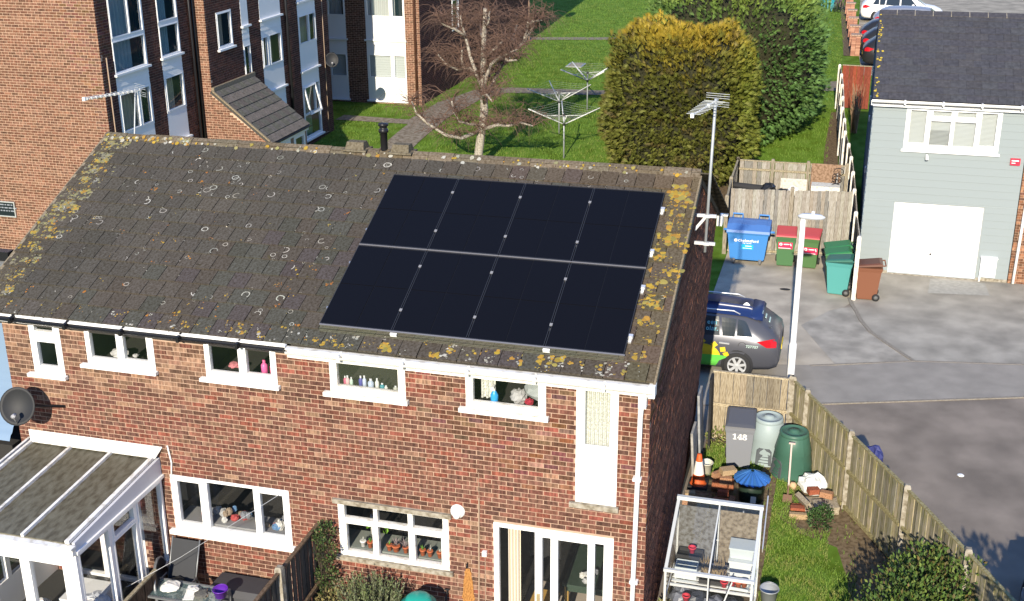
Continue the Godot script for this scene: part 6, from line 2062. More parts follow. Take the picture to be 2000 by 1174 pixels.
	# the estate car
	car("dark grey estate car with blue roof and sun graphics, half hidden by the gable", Vector3(1.22, 0.045, -11.86), PI, mat("car_grey", lc(0.085, 0.088, 0.105), {"rough": 0.3, "metal": 0.35}), mat("car_blue", lc(0.014, 0.028, 0.10), {"rough": 0.3}), true, true)
	car("pale blue car cut off by the right edge beside the lower road", Vector3(6.55, 0.03, 0.75), PI / 2, mat("car_pale", lc(0.30, 0.42, 0.52), {"rough": 0.3, "metal": 0.2}), null, false, false)
	var dr := thing("drain_cover", "small dark drain cover in the concrete court", "drain", Vector3(0.98, 0.03, -17.25))
	mb = MB.new(true)
	mb.lathe([Vector2(0, 0.006), Vector2(0.13, 0.006), Vector2(0.15, 0.0)], 16, Vector3.ZERO, Basis.IDENTITY, Vector2(1, 0.6))
	part("cover", mb, mat("rubber"), dr)
	for e in [["white_litter", "scrap of white litter on the lower road near the fence", Vector3(5.0, 0.03, -7.5)], ["white_litter", "scrap of white litter at the right edge of the lower road", Vector3(6.63, 0.03, -10.9)]]:
		var q := thing(e[0], e[1], "litter", e[2])
		part("scrap", crumple(0.06, 0.25, 77, Vector3(0, 0.01, 0)), mat("white_plastic"), q)
	# dark cloth caught on the road side of the fence
	t = thing("blue_bag", "dark blue bag behind the fence post beside the road", "bag", Vector3(3.22, 0.03, -5.3))
	part("bag", crumple(0.22, 1.4, 31, Vector3(0, 1.2, 0)), mat("bag_blue", lc(0.03, 0.035, 0.13), {"rough": 0.6}), t)
	part("crate", boxes([[Vector3(0, 0.5, 0), Vector3(0.3, 1.0, 0.3)]]), mat("rubber"), t)


# ---------------------------------------------------------------- cars: rear at the origin, nose along +x
const ST := [[0.00, 0.42, 0.66, 0.74, 0.60, 0.86, 0.56], [0.05, 0.30, 0.80, 0.93, 0.72, 1.00, 0.62], [0.22, 0.24, 0.86, 0.98, 0.78, 1.14, 0.60], [0.55, 0.21, 0.885, 0.98, 0.82, 1.37, 0.57], [0.80, 0.20, 0.895, 0.97, 0.83, 1.44, 0.57], [1.60, 0.19, 0.895, 0.95, 0.84, 1.475, 0.60], [2.50, 0.19, 0.89, 0.93, 0.84, 1.455, 0.60], [2.95, 0.19, 0.885, 0.92, 0.835, 1.40, 0.57], [3.60, 0.19, 0.88, 0.92, 0.82, 0.985, 0.62], [4.15, 0.20, 0.85, 0.83, 0.76, 0.90, 0.55], [4.48, 0.26, 0.74, 0.70, 0.62, 0.76, 0.42], [4.60, 0.36, 0.60, 0.60, 0.52, 0.64, 0.36]]


func car_ring(s: Array, sgn: float) -> Array:
	var x: float = s[0]
	return [Vector3(x, s[1], 0), Vector3(x, s[1], s[2] * 0.88 * sgn), Vector3(x, s[1] + 0.13, s[2] * 0.985 * sgn), Vector3(x, (s[1] + s[3]) * 0.5 + 0.06, s[2] * sgn), Vector3(x, s[3], s[4] * sgn), Vector3(x, s[5] - 0.05, (s[6] + 0.03) * sgn), Vector3(x, s[5], s[6] * 0.82 * sgn), Vector3(x, s[5] + 0.018, 0)]


func car(label: String, at: Vector3, turn: float, paint: Material, roof, estate: bool, marks: bool, group := "") -> Node3D:
	var t := thing("parked_car", label, "car", at, turn, group)
	var mb := MB.new(true)
	for sg in [-1.0, 1.0]:
		var prev = null
		for s in ST:
			var s2: Array = s.duplicate()
			if not estate and s[0] < 1.0:
				s2[5] = minf(s[5], 0.98 + s[0] * 0.5)
			var r := car_ring(s2, sg)
			if prev != null:
				for k in 7:
					if sg > 0:
						mb.quad(prev[k], prev[k + 1], r[k + 1], r[k])
					else:
						mb.quad(prev[k], r[k], r[k + 1], prev[k + 1])
			prev = r
		for e in [ST[0], ST[-1]]:
			mb.fan(car_ring(e, sg))
	part("body", mb, paint, t)
	var side := func(x: float, h: float, sg: float, out: float) -> Vector3:
		# a point on the side of the loft at height h
		var i := 0
		while i < ST.size() - 2 and ST[i + 1][0] < x:
			i += 1
		var f: float = (x - ST[i][0]) / (ST[i + 1][0] - ST[i][0])
		var s := []
		for k in 7:
			s.append(lerpf(ST[i][k], ST[i + 1][k], f))
		var r := car_ring(s, sg)
		for k in range(1, 6):
			if h <= r[k + 1].y or k == 5:
				var w := clampf((h - r[k].y) / maxf(0.001, r[k + 1].y - r[k].y), 0, 1)
				var p: Vector3 = r[k].lerp(r[k + 1], w)
				return Vector3(x, h, p.z + out * sg)
		return r[4]
	# a flat sticker draped on the side, cut fine enough to follow it
	var drape := func(name: String, pts: Array, m: Material, out: float, sg: float) -> void:
		var q := MB.new()
		var pv := PackedVector2Array(pts)
		var lo := pv[0]
		var hi := pv[0]
		for p in pv:
			lo = lo.min(p)
			hi = hi.max(p)
		var st := 0.06
		var x := lo.x
		while x < hi.x:
			var y := lo.y
			while y < hi.y:
				for piece in Geometry2D.intersect_polygons(pv, PackedVector2Array([Vector2(x, y), Vector2(x + st, y), Vector2(x + st, y + st), Vector2(x, y + st)])):
					var w := []
					for p in piece:
						w.append(side.call(p.x, p.y, sg, out))
					q.fan(w)
				y += st
			x += st
		part(name, q, m, t)
	var dark := mat("car_glass", lc(0.022, 0.03, 0.038), {"rough": 0.08, "spec": 0.6})
	for sg in [-1.0, 1.0]:
		for e in [[[0.62, 1.02], [0.98, 1.02], [0.98, 1.36], [0.80, 1.33]], [[1.02, 1.0], [1.30, 1.0], [1.36, 1.38], [1.02, 1.365]], [[1.36, 1.0], [2.14, 0.98], [2.14, 1.40], [1.42, 1.39]], [[2.22, 0.98], [3.12, 0.97], [2.78, 1.345], [2.22, 1.39]]]:
			if not estate and e[0][0] < 1.0:
				continue
			mb = MB.new()
			var n := 4
			for i in n:
				for j in n:
					var q := []
					for c in [[i, j], [i + 1, j], [i + 1, j + 1], [i, j + 1]]:
						var u := float(c[0]) / n
						var v := float(c[1]) / n
						var lo := lerpf(e[0][0], e[1][0], u)
						var hi := lerpf(e[3][0], e[2][0], u)
						q.append(side.call(lerpf(lo, hi, v), lerpf(lerpf(e[0][1], e[1][1], u), lerpf(e[3][1], e[2][1], u), v), sg, 0.018))
					mb.quad(q[0], q[1], q[2], q[3])
			part("side_window", mb, dark, t)
	for e in [[2, 4, 0.86, 0.010], [7, 8, 0.92, 0.008]]:
		mb = MB.new()
		var a: Array = ST[e[0]] if e[0] > 2 or estate else ST[2]
		var b: Array = ST[e[1]]
		if estate or e[0] > 2:
			var o := Vector3(-0.008 if e[0] == 2 else 0.008, e[3], 0)
			mb.quad(Vector3(a[0] + 0.03, a[5] + 0.01, -a[6] * e[2]) + o, Vector3(b[0], b[5] - 0.01, -b[6] * e[2]) + o, Vector3(b[0], b[5] - 0.01, b[6] * e[2]) + o, Vector3(a[0] + 0.03, a[5] + 0.01, a[6] * e[2]) + o)
			part("windscreen" if e[0] > 2 else "rear_window", mb, dark, t)
	if roof != null:
		mb = MB.new(true)
		for i in range(3, 7):
			for sg in [-1.0, 1.0]:
				var r := car_ring(ST[i], sg)
				var q := car_ring(ST[i + 1], sg)
				var up := Vector3(0, 0.012, 0)
				mb.quad(r[6] + up, r[7] + up, q[7] + up, q[6] + up)
				mb.quad(r[5] + up + Vector3(0, 0.02, 0), r[6] + up, q[6] + up, q[5] + up + Vector3(0, 0.02, 0))
		mb.hexa(Vector3(0.60, 1.40, 0), Vector3(0.34, 0.06, 1.16), Vector3(0.22, 0.05, 1.08), Basis(Vector3.BACK, 0.18))
		part("roof", mb, roof, t)
		for sg in [-1.0, 1.0]:
			mb = MB.new(true)
			mb.tube([Vector3(0.95, 1.45, 0.56 * sg), Vector3(1.1, 1.52, 0.555 * sg), Vector3(2.4, 1.52, 0.57 * sg), Vector3(2.6, 1.46, 0.58 * sg)], [0.016], 6)
			part("roof_rail", mb, mat("alu"), t)
		mb = MB.new()
		mb.hexa(Vector3(0.86, 1.51, 0), Vector3(0.16, 0.06, 0.05), Vector3(0.04, 0.06, 0.02))
		part("aerial_fin", mb, mat("white_plastic"), t)
	for sg in [-1.0, 1.0]:
		for x in [0.93, 3.62]:
			mb = MB.new(true)
			mb.lathe([Vector2(0, 0.0), Vector2(0.365, 0.0), Vector2(0.365, -0.1)], 24, Vector3(x, 0.33, sg * 0.893), Basis(Vector3.RIGHT, PI / 2 * sg))
			part("wheel_arch", mb, mat("arch_dark", lc(0.03, 0.03, 0.032)), t)
			mb = MB.new(true)
			mb.lathe([Vector2(0.2, 0.014), Vector2(0.29, 0.02), Vector2(0.315, 0.0), Vector2(0.315, -0.18)], 26, Vector3(x, 0.315, sg * 0.896), Basis(Vector3.RIGHT, PI / 2 * sg))
			var w := part("wheel", mb, mat("rubber"), t)
			mb = MB.new(true)
			mb.lathe([Vector2(0, 0.008), Vector2(0.205, 0.008)], 24, Vector3(x, 0.315, sg * 0.896), Basis(Vector3.RIGHT, PI / 2 * sg))
			part("rim_back", mb, mat("rubber"), w)
			mb = MB.new()
			for k in 7:
				var an := TAU * k / 7 + 0.2
				var d := Vector3(cos(an), sin(an), 0)
				mb.bar(Vector3(x, 0.315, sg * 0.912) + d * 0.03, Vector3(x, 0.315, sg * 0.912) + d * 0.2, 0.012, 0.062, Vector3(-d.y, d.x, 0))
			mb.lathe([Vector2(0.185, 0.012), Vector2(0.215, 0.022), Vector2(0.225, 0.0)], 24, Vector3(x, 0.315, sg * 0.898), Basis(Vector3.RIGHT, PI / 2 * sg))
			mb.lathe([Vector2(0, 0.024), Vector2(0.06, 0.018)], 14, Vector3(x, 0.315, sg * 0.9), Basis(Vector3.RIGHT, PI / 2 * sg))
			part("rim", mb, mat("alu"), w)
		drape.call("tail_light", [Vector2(0.03, 0.80), Vector2(0.04, 0.97), Vector2(0.22, 0.99), Vector2(0.52, 0.92), Vector2(0.30, 0.80)], mat("tail_red", lc(0.38, 0.008, 0.015), {"rough": 0.15}), 0.012, sg)
		mb = MB.new()
		mb.bar(side.call(1.13, 0.83, sg, 0.02), side.call(1.36, 0.84, sg, 0.02), 0.03, 0.03)
		part("door_handle", mb, mat("alu"), t)
		mb = MB.new(true)
		mb.tube([side.call(2.9, 0.98, sg, 0.02), side.call(2.9, 1.03, sg, 0.17)], [0.06, 0.08], 8)
		part("wing_mirror", mb, paint, t)
	mb = MB.new()
	mb.box(Vector3(-0.012, 0.62, 0), Vector3(0.02, 0.11, 0.5))
	part("number_plate", mb, mat("plate", lc(0.55, 0.42, 0.05) if estate else lc(0.6, 0.6, 0.58)), t)
	if marks:
		var poly := func(name: String, pts: Array, m: Material, out := 0.006) -> void: drape.call(name, pts, m, out, -1.0)
		var sun := []
		for k in 15:
			sun.append(Vector2(1.72 + cos(PI * k / 14.0) * 0.40, 0.50 + sin(PI * k / 14.0) * 0.28))
		poly.call("sun_graphic", sun, mat("mark_yellow", lc(0.62, 0.42, 0.02), {"rough": 0.35}))
		poly.call("hill_graphic", [Vector2(1.12, 0.52), Vector2(1.35, 0.54), Vector2(2.4, 0.50), Vector2(2.4, 0.24), Vector2(1.42, 0.24), Vector2(1.34, 0.40)], mat("mark_green", lc(0.10, 0.42, 0.06), {"rough": 0.35}), 0.010)
		for e in [[1.27, 0.68, 0.6], [1.19, 0.57, 0.3], [1.47, 0.78, 0.1], [1.75, 0.84, 0.0]]:
			var sq := []
			for k in 4:
				var a2: float = e[2] + PI / 2 * k
				sq.append(Vector2(e[0] + cos(a2) * 0.085, e[1] + sin(a2) * 0.075))
			poly.call("ray_graphic", sq, mat("mark_yellow"), 0.008)
		mb = MB.new()
		mb.quad(Vector3(-0.004, 0.48, -0.56), Vector3(-0.012, 0.76, -0.58), Vector3(-0.012, 0.76, -0.40), Vector3(-0.004, 0.48, -0.40))
		part("rear_graphic", mb, mat("mark_green"), t)
		var fx := Basis(Vector3.UP, PI)
		text("lettering", "727737", 0.085, Transform3D(fx, side.call(0.62, 0.80, -1.0, 0.012)), mat("mark_pale", lc(0.42, 0.55, 0.50)), t)
		var tilt := fx * Basis(Vector3.RIGHT, -0.5)
		text("lettering", "een", 0.13, Transform3D(tilt, side.call(1.56, 1.26, -1.0, 0.022)), mat("mark_cyan", lc(0.15, 0.38, 0.42)), t)
		text("lettering", "olar.", 0.13, Transform3D(tilt, side.call(1.55, 1.13, -1.0, 0.022)), mat("mark_cyan"), t)
		mb = MB.new()
		for k in 3:
			mb.box(Vector3(0.30 + k * 0.09, 1.22 + k * 0.085, -0.12), Vector3(0.035, 0.012, 0.30 - 0.05 * k), Basis(Vector3.BACK, 0.72))
		part("rear_lettering", mb, mat("mark_pale"), t)
		mb = MB.new(true)
		mb.lathe([Vector2(0.085, 0.002), Vector2(0.09, 0.004), Vector2(0.095, 0.002)], 20, side.call(0.84, 0.80, -1.0, 0.0), Basis(Vector3.RIGHT, -PI / 2))
		part("fuel_flap", mb, mat("arch_dark"), t)
	return t


func build_garden() -> void:
	var b := wheelie("grey wheelie bin numbered 148 in white, in the garden corner", Vector3(0.76, 0.06, -6.85), 0.05, mat("bin_grey", lc(0.185, 0.195, 0.22), {"rough": 0.5}), mat("bin_lid_grey", lc(0.085, 0.088, 0.10), {"rough": 0.45}), "")
	text("number", "148", 0.17, front_of_bin(0.0, 0.74, 0.008), mat("upvc"), b, true)
	var comp := func(label: String, at: Vector3, body: Material, turn: float, s: float) -> void:
		var t := thing("compost_bin", label, "compost bin", at, turn, "compost bins by the fence")
		var mb := MB.new(true)
		mb.lathe([Vector2(0.40 * s, 0), Vector2(0.40 * s, 0.03), Vector2(0.375 * s, 0.24), Vector2(0.385 * s, 0.26), Vector2(0.345 * s, 0.50), Vector2(0.355 * s, 0.52), Vector2(0.28 * s, 0.84), Vector2(0.26 * s, 0.86), Vector2(0, 0.86)], 32)
		part("body", mb, body, t)
		mb = MB.new(true)
		mb.lathe([Vector2(0.275 * s, 0.84), Vector2(0.285 * s, 0.87), Vector2(0.27 * s, 0.92), Vector2(0.24 * s, 0.925), Vector2(0.235 * s, 0.905), Vector2(0.10, 0.91), Vector2(0.09, 0.945), Vector2(0, 0.95)], 32)
		part("lid", mb, body, t)
		mb = MB.new()
		var hp := []
		for e in [[-0.16, 0.03], [0.16, 0.03], [0.15, 0.32], [0.10, 0.38], [-0.10, 0.38], [-0.15, 0.32]]:
			var r: float = lerpf(0.41, 0.365, e[1] / 0.4) * s
			hp.append(Vector3(e[0], e[1], sqrt(r * r - e[0] * e[0]) + 0.012))
		mb.prism(hp, Vector3(0, 0, -0.05))
		var ht := part("hatch", mb, mat("hatch_dark", lc(0.075, 0.085, 0.095), {"rough": 0.5}), t)
		mb = MB.new()
		for k in 4:
			mb.box(Vector3(0, 0.08 + k * 0.06, 0.39 * s - k * 0.008), Vector3(0.2, 0.012, 0.02))
		part("rib", mb, mat("hatch_dark"), ht)
	comp.call("pale grey green compost bin behind the dark green one", Vector3(1.28, 0.06, -7.22), mat("compost_pale", lc(0.27, 0.33, 0.34), {"rough": 0.5}), -0.1, 1.0)
	comp.call("dark green compost bin in front of the pale one", Vector3(1.80, 0.06, -6.72), mat("compost_green", lc(0.045, 0.115, 0.085), {"rough": 0.45}), -0.9, 1.0)
	var t := thing("traffic_cone", "orange and white traffic cone beside the gable wall", "traffic cone", Vector3(0.10, 0.06, -5.78))
	var orange := mat("cone_orange", lc(0.55, 0.095, 0.02), {"rough": 0.6})
	var mb := MB.new()
	mb.hexa(Vector3(0, 0.02, 0), Vector3(0.38, 0.04, 0.38), Vector3(0.36, 0.04, 0.36))
	part("base", mb, mat("rubber"), t)
	mb = MB.new(true)
	mb.lathe([Vector2(0.16, 0.04), Vector2(0.14, 0.06), Vector2(0.105, 0.25)], 20)
	mb.lathe([Vector2(0.065, 0.52), Vector2(0.042, 0.66), Vector2(0.03, 0.67), Vector2(0.0, 0.66)], 20)
	part("cone", mb, orange, t)
	mb = MB.new(true)
	mb.lathe([Vector2(0.107, 0.25), Vector2(0.065, 0.52)], 20)
	part("white_band", mb, mat("cone_white", lc(0.72, 0.66, 0.6), {"rough": 0.5}), t)
	bucket("white_bucket", "small white bucket behind the traffic cone", "bucket", Vector3(0.20, 0.06, -6.25), 0.12, 0.26, mat("bucket_cream", lc(0.62, 0.60, 0.50), {"rough": 0.5}), mat("steel"))
	bucket("steel_bucket", "galvanised steel bucket on the lawn right of the greenhouse", "bucket", Vector3(1.72, 0.06, -2.2), 0.15, 0.28, mat("galvanised"), mat("steel"))
	t = thing("water_butt", "dark green water butt under a shiny pleated blue cover", "water butt", Vector3(1.13, 0.06, -5.5))
	mb = MB.new(true)
	mb.lathe([Vector2(0, 0), Vector2(0.22, 0), Vector2(0.26, 0.42), Vector2(0, 0.42)], 24)
	part("barrel", mb, mat("butt_green", lc(0.02, 0.035, 0.025), {"rough": 0.35}), t)
	mb = MB.new()
	for k in 36:
		var a0 := TAU * k / 36
		var a1 := TAU * (k + 1) / 36
		var z0 := 0.012 if k % 2 else -0.012
		mb.quad(Vector3(0.04 * cos(a0), 0.60 + z0, 0.04 * sin(a0)), Vector3(0.34 * cos(a0), 0.44 + z0, 0.34 * sin(a0)), Vector3(0.34 * cos(a1), 0.44 - z0, 0.34 * sin(a1)), Vector3(0.04 * cos(a1), 0.60 - z0, 0.04 * sin(a1)))
	part("cover", mb, mat("cover_blue", lc(0.05, 0.17, 0.46), {"rough": 0.22, "metal": 0.4}), t)
	part("label_plate", boxes([[Vector3(0.06, 0.12, 0.245), Vector3(0.1, 0.13, 0.01)]]), mat("white_plastic"), t)
	mb = MB.new()
	t = thing("spade", "old spade with a pale handle leaning on the dark green compost bin", "spade", Vector3(1.80, 0.06, -5.75))
	mb.bar(Vector3(0, 0.28, 0.08), Vector3(-0.02, 0.92, -0.42), 0.032, 0.032)
	mb.bar(Vector3(-0.07, 0.92, -0.42), Vector3(0.05, 0.92, -0.42), 0.03, 0.03)
	part("handle", mb, mat("handle_pale", lc(0.46, 0.38, 0.34), {"rough": 0.7}), t)
	mb = MB.new()
	mb.bar(Vector3(0, 0.02, 0.2), Vector3(0, 0.30, 0.07), 0.03, 0.03)
	mb.prism([Vector3(-0.09, 0.0, 0.22), Vector3(0.09, 0.0, 0.22), Vector3(0.08, 0.14, 0.17), Vector3(-0.08, 0.14, 0.17)], Vector3(0, 0.01, 0.012))
	part("blade", mb, mat("rusty", lc(0.13, 0.075, 0.05), {"rough": 0.8}), t)
	# loose bricks and blocks
	var br := [lc(0.36, 0.135, 0.07), lc(0.40, 0.22, 0.13), lc(0.42, 0.31, 0.19), lc(0.33, 0.10, 0.055)]
	var spots := [["topmost pale block of the brick heap behind the water butt", Vector3(0.66, 0.46, -5.75), Vector3(0.30, 0.10, 0.20), 0.5, 2], ["pinkish brick in the upper layer of the brick heap behind the water butt", Vector3(0.64, 0.33, -5.6), Vector3(0.24, 0.14, 0.12), 0.1, 1], ["tilted brick at the left of the brick heap behind the water butt", Vector3(0.46, 0.36, -5.75), Vector3(0.22, 0.10, 0.10), 0.9, 1], ["red brick in the shade below the heap behind the water butt", Vector3(0.62, 0.17, -5.4), Vector3(0.22, 0.09, 0.11), 0.1, 3], ["lowest front brick of the heap behind the water butt", Vector3(0.60, 0.10, -5.22), Vector3(0.30, 0.07, 0.11), 0.0, 0], ["mossy brick at the right foot of the heap behind the water butt", Vector3(0.80, 0.10, -5.3), Vector3(0.11, 0.07, 0.22), 0.0, 1], ["long dark brick under the heap behind the water butt", Vector3(0.58, 0.20, -5.7), Vector3(0.42, 0.14, 0.24), 0.05, 0], ["pale stone lying against the water butt cover", Vector3(1.12, 0.11, -6.05), Vector3(0.26, 0.10, 0.15), 0.2, 2], ["pale block between the gable and the greenhouse", Vector3(0.04, 0.24, -5.05), Vector3(0.2, 0.12, 0.14), 0.2, 2], ["grey block under the pale one between the gable and the greenhouse", Vector3(0.04, 0.12, -5.05), Vector3(0.26, 0.12, 0.2), 0.0, 1], ["pale block at the front of the rubble heap by the fence", Vector3(2.03, 0.11, -5.02), Vector3(0.34, 0.10, 0.10), 0.12, 2], ["upper orange ridged tile of the rubble heap by the fence", Vector3(2.0, 0.155, -5.22), Vector3(0.26, 0.05, 0.14), 0.1, 3], ["lower orange ridged tile of the rubble heap by the fence", Vector3(2.02, 0.10, -5.34), Vector3(0.26, 0.05, 0.22), 0.1, 3], ["red brick at the back of the rubble heap by the fence", Vector3(2.26, 0.26, -5.75), Vector3(0.22, 0.10, 0.15), 0.4, 3], ["pink brick at the top of the rubble heap by the fence", Vector3(2.5, 0.30, -5.6), Vector3(0.24, 0.11, 0.13), -0.2, 1]]
	for e in spots:
		var g := "bricks in the heap behind the water butt" if "behind the water butt" in e[0] else "bricks in the rubble heap" if "rubble" in e[0] else ""
		t = thing("loose_brick", e[0], "brick", e[1] - Vector3(0, e[2].y * 0.5, 0), e[3], g)
		mb = MB.new()
		mb.hexa(Vector3(0, e[2].y * 0.5, 0), e[2], e[2] * Vector3(0.94, 1, 0.9))
		part("brick", mb, mat("loose_%d" % e[4], br[e[4]], {"rough": 0.95, "tex": "weather", "scale": Vector3.ONE * 3.0}), t)
	for e in [["grey slab leaning in the rubble heap by the fence", Vector3(2.14, 0.14, -5.4), Vector3(0.09, 0.34, 0.42), 0.55], ["broad beige slab at the right of the rubble heap by the fence", Vector3(2.5, 0.19, -5.4), Vector3(0.44, 0.06, 0.34), 0.25], ["flat beige slab under the right side of the rubble heap by the fence", Vector3(2.42, 0.11, -5.5), Vector3(0.6, 0.09, 0.5), 0.1]]:
		t = thing("stone_slab", e[0], "stone slab", e[1] - Vector3(0, e[2].y * 0.5 - 0.0, 0), e[3], "slabs in the rubble heap")
		mb = MB.new()
		mb.box(Vector3(0, e[2].y * 0.5, 0), e[2], Basis(Vector3.BACK, 0.5 if e[2].x < 0.1 else 0.08))
		part("slab", mb, mat("slab_beige", lc(0.38, 0.335, 0.26), {"rough": 0.95, "tex": "weather", "scale": Vector3.ONE * 2.0}), t)
	t = thing("white_sack", "crumpled white plastic sack beside the dark green compost bin", "sack", Vector3(2.24, 0.06, -6.1))
	part("sack", crumple(0.27, 0.75, 15, Vector3(0, 0.15, 0)), mat("sack_white", lc(0.66, 0.68, 0.66), {"rough": 0.6}), t)
	t = thing("orange_jug", "small peach coloured jug behind the spade", "jug", Vector3(1.87, 0.06, -6.1))
	mb = MB.new(true)
	mb.lathe([Vector2(0, 0), Vector2(0.06, 0), Vector2(0.07, 0.08), Vector2(0.04, 0.13), Vector2(0.0, 0.13)], 12)
	part("jug", mb, mat("peach", lc(0.5, 0.33, 0.2)), t)
	for e in [["tall grey board leaning on the far end of the gable", Vector3(-0.06, 0.06, -7.15), 1.35, 0.5, lc(0.30, 0.31, 0.32), 0.06], ["dark sheet standing behind the grey boards at the gable", Vector3(0.10, 0.06, -7.45), 1.55, 0.34, lc(0.02, 0.02, 0.022), 0.02], ["pale grey slab leaning on the gable behind the traffic cone", Vector3(-0.07, 0.06, -6.35), 0.92, 0.55, lc(0.34, 0.33, 0.31), 0.07]]:
		t = thing("leaning_board", e[0], "board", e[1], 0.0, "boards leaning on the gable")
		mb = MB.new()
		mb.box(Vector3(0.0, e[2] * 0.5, 0), Vector3(0.045, e[2], e[3]), Basis(Vector3.BACK, e[5]))
		part("board", mb, mat("lean_%d" % int(e[2] * 100), e[4], {"rough": 0.85, "tex": "blotch"}), t)
	t = thing("metal_strip", "thin silver edging strip standing beside the greenhouse", "metal strip", Vector3(1.46, 0.06, -4.4))
	mb = MB.new()
	mb.bar(Vector3(0.02, 0.5, -0.35), Vector3(0.04, 0.06, 0.75), 0.02, 0.10)
	part("strip", mb, mat("alu"), t)


func build_greenhouse() -> void:
	var t := thing("greenhouse", "small aluminium framed glass greenhouse with a sloping front against the gable", "greenhouse", Vector3(0.84, 0.06, -1.6))
	var al := mat("alu_frame", lc(0.60, 0.62, 0.62), {"rough": 0.45, "metal": 0.3})
	var x0 := -0.66
	var x1 := 0.66
	var zb := -0.67
	var zf := 0.60
	var yb := 1.69
	var yf := 1.14
	var bar := func(name: String, a: Vector3, b: Vector3, w: float, h: float) -> void:
		var mb := MB.new()
		mb.bar(a, b, w, h)
		part(name, mb, al, t)
	for x in [x0, x1]:
		bar.call("post", Vector3(x, 0, zb), Vector3(x, yb, zb), 0.035, 0.035)
		bar.call("post", Vector3(x, 0, zf), Vector3(x, yf, zf), 0.035, 0.035)
		bar.call("rafter", Vector3(x, yb, zb), Vector3(x, yf, zf), 0.05, 0.04)
		bar.call("side_rail", Vector3(x, 0.6, zb), Vector3(x, 0.6, zf), 0.02, 0.02)
		bar.call("base_rail", Vector3(x, 0.03, zb), Vector3(x, 0.03, zf), 0.03, 0.05)
	bar.call("ridge_rail", Vector3(x0 - 0.03, yb + 0.01, zb), Vector3(x1 + 0.03, yb + 0.01, zb), 0.07, 0.06)
	bar.call("front_rail", Vector3(x0 - 0.03, yf, zf + 0.01), Vector3(x1 + 0.03, yf, zf + 0.01), 0.055, 0.05)
	bar.call("base_rail", Vector3(x0, 0.03, zf), Vector3(x1, 0.03, zf), 0.03, 0.05)
	bar.call("base_rail", Vector3(x0, 0.03, zb), Vector3(x1, 0.03, zb), 0.03, 0.05)
	bar.call("back_rail", Vector3(x0, 1.0, zb), Vector3(x1, 1.0, zb), 0.02, 0.02)
	bar.call("rafter", Vector3(0, yb, zb), Vector3(0, yf, zf), 0.022, 0.02)
	bar.call("mullion", Vector3(0, yf, zf), Vector3(0, 0.03, zf), 0.022, 0.02)
	bar.call("mullion", Vector3(0, yb, zb), Vector3(0, 0.03, zb), 0.022, 0.02)
	bar.call("brace", Vector3(0.05, 0.65, zb + 0.01), Vector3(0.38, yb - 0.1, zb + 0.01), 0.025, 0.02)
	bar.call("brace", Vector3(0.08, 0.1, zf + 0.02), Vector3(0.36, yf - 0.05, zf + 0.02), 0.025, 0.02)
	var g := glass("greenhouse_glass", Color(0.5, 0.55, 0.55), 0.025)
	var quad := func(a: Vector3, b: Vector3, c: Vector3, d: Vector3) -> void:
		var mb := MB.new()
		mb.quad(a, b, c, d)
		part("pane", mb, g, t)
	for e in [[x0, 0.0], [0.0, x1]]:
		quad.call(Vector3(e[0], yb, zb), Vector3(e[1], yb, zb), Vector3(e[1], yf, zf), Vector3(e[0], yf, zf))
		quad.call(Vector3(e[0], 0.03, zf), Vector3(e[1], 0.03, zf), Vector3(e[1], yf, zf), Vector3(e[0], yf, zf))
		quad.call(Vector3(e[0], 0.03, zb), Vector3(e[1], 0.03, zb), Vector3(e[1], yb, zb), Vector3(e[0], yb, zb))
	for x in [x0, x1]:
		quad.call(Vector3(x, 0.03, zb), Vector3(x, 0.03, zf), Vector3(x, yf, zf), Vector3(x, yb, zb))
	for e in [[-0.33, lc(0.16, 0.165, 0.17), "board_dark"], [0.33, lc(0.22, 0.19, 0.14), "board_tan"]]:
		var bb := MB.new()
		bb.box(Vector3(e[0], 0.84, zb + 0.04), Vector3(0.62, 1.5, 0.012))
		part("back_board", bb, mat(e[2], e[1], {"rough": 0.9, "tex": "weather"}), t)
	# staging inside
	var mb := MB.new()
	for k in 6:
		mb.box(Vector3(0, 0.60, zb + 0.12 + k * 0.12), Vector3(1.26, 0.02, 0.06))
	part("shelf", mb, al, t)
	mb = MB.new()
	mb.box(Vector3(0, 0.60, zb + 0.84), Vector3(1.28, 0.04, 0.03))
	part("shelf_edge", mb, al, t)
	var at := func(x: float, y: float, z: float) -> Vector3: return t.position + Vector3(x, y, z)
	var tray := func(label: String, p: Vector3, s: Vector3, m: Material) -> Node3D:
		var q := thing("plant_tray", label, "tray", p, jit(0.1), "trays in the greenhouse")
		var b := MB.new()
		b.box(Vector3(0, 0.006, 0), Vector3(s.x, 0.012, s.z))
		for e in [[-1, 0], [1, 0], [0, -1], [0, 1]]:
			b.box(Vector3(e[0] * s.x * 0.5, s.y * 0.5, e[1] * s.z * 0.5), Vector3(0.014 if e[0] else s.x, s.y, 0.014 if e[1] else s.z))
		part("tray", b, m, q)
		return q
	var dk := mat("tray_black", lc(0.03, 0.03, 0.032), {"rough": 0.5})
	var clr := mat("tub_clear", lc(0.42, 0.47, 0.48), {"rough": 0.3})
	tray.call("stacked black seed trays at the back left of the greenhouse shelf", at.call(-0.42, 0.64, -0.42), Vector3(0.42, 0.12, 0.26), dk)
	tray.call("second stack of black seed trays at the back left of the greenhouse shelf", at.call(-0.41, 0.77, -0.44), Vector3(0.40, 0.08, 0.24), dk)
	tray.call("long black tray along the middle of the greenhouse shelf", at.call(0.02, 0.64, 0.0), Vector3(0.42, 0.07, 0.18), dk)
	tray.call("clear box with a white label at the left of the greenhouse shelf", at.call(-0.42, 0.62, -0.12), Vector3(0.34, 0.2, 0.24), clr)
	var q := thing("storage_tub", "lower pale plastic tub stacked at the right of the greenhouse shelf", "tub", at.call(0.42, 0.62, -0.30), 0.0, "tubs in the greenhouse")
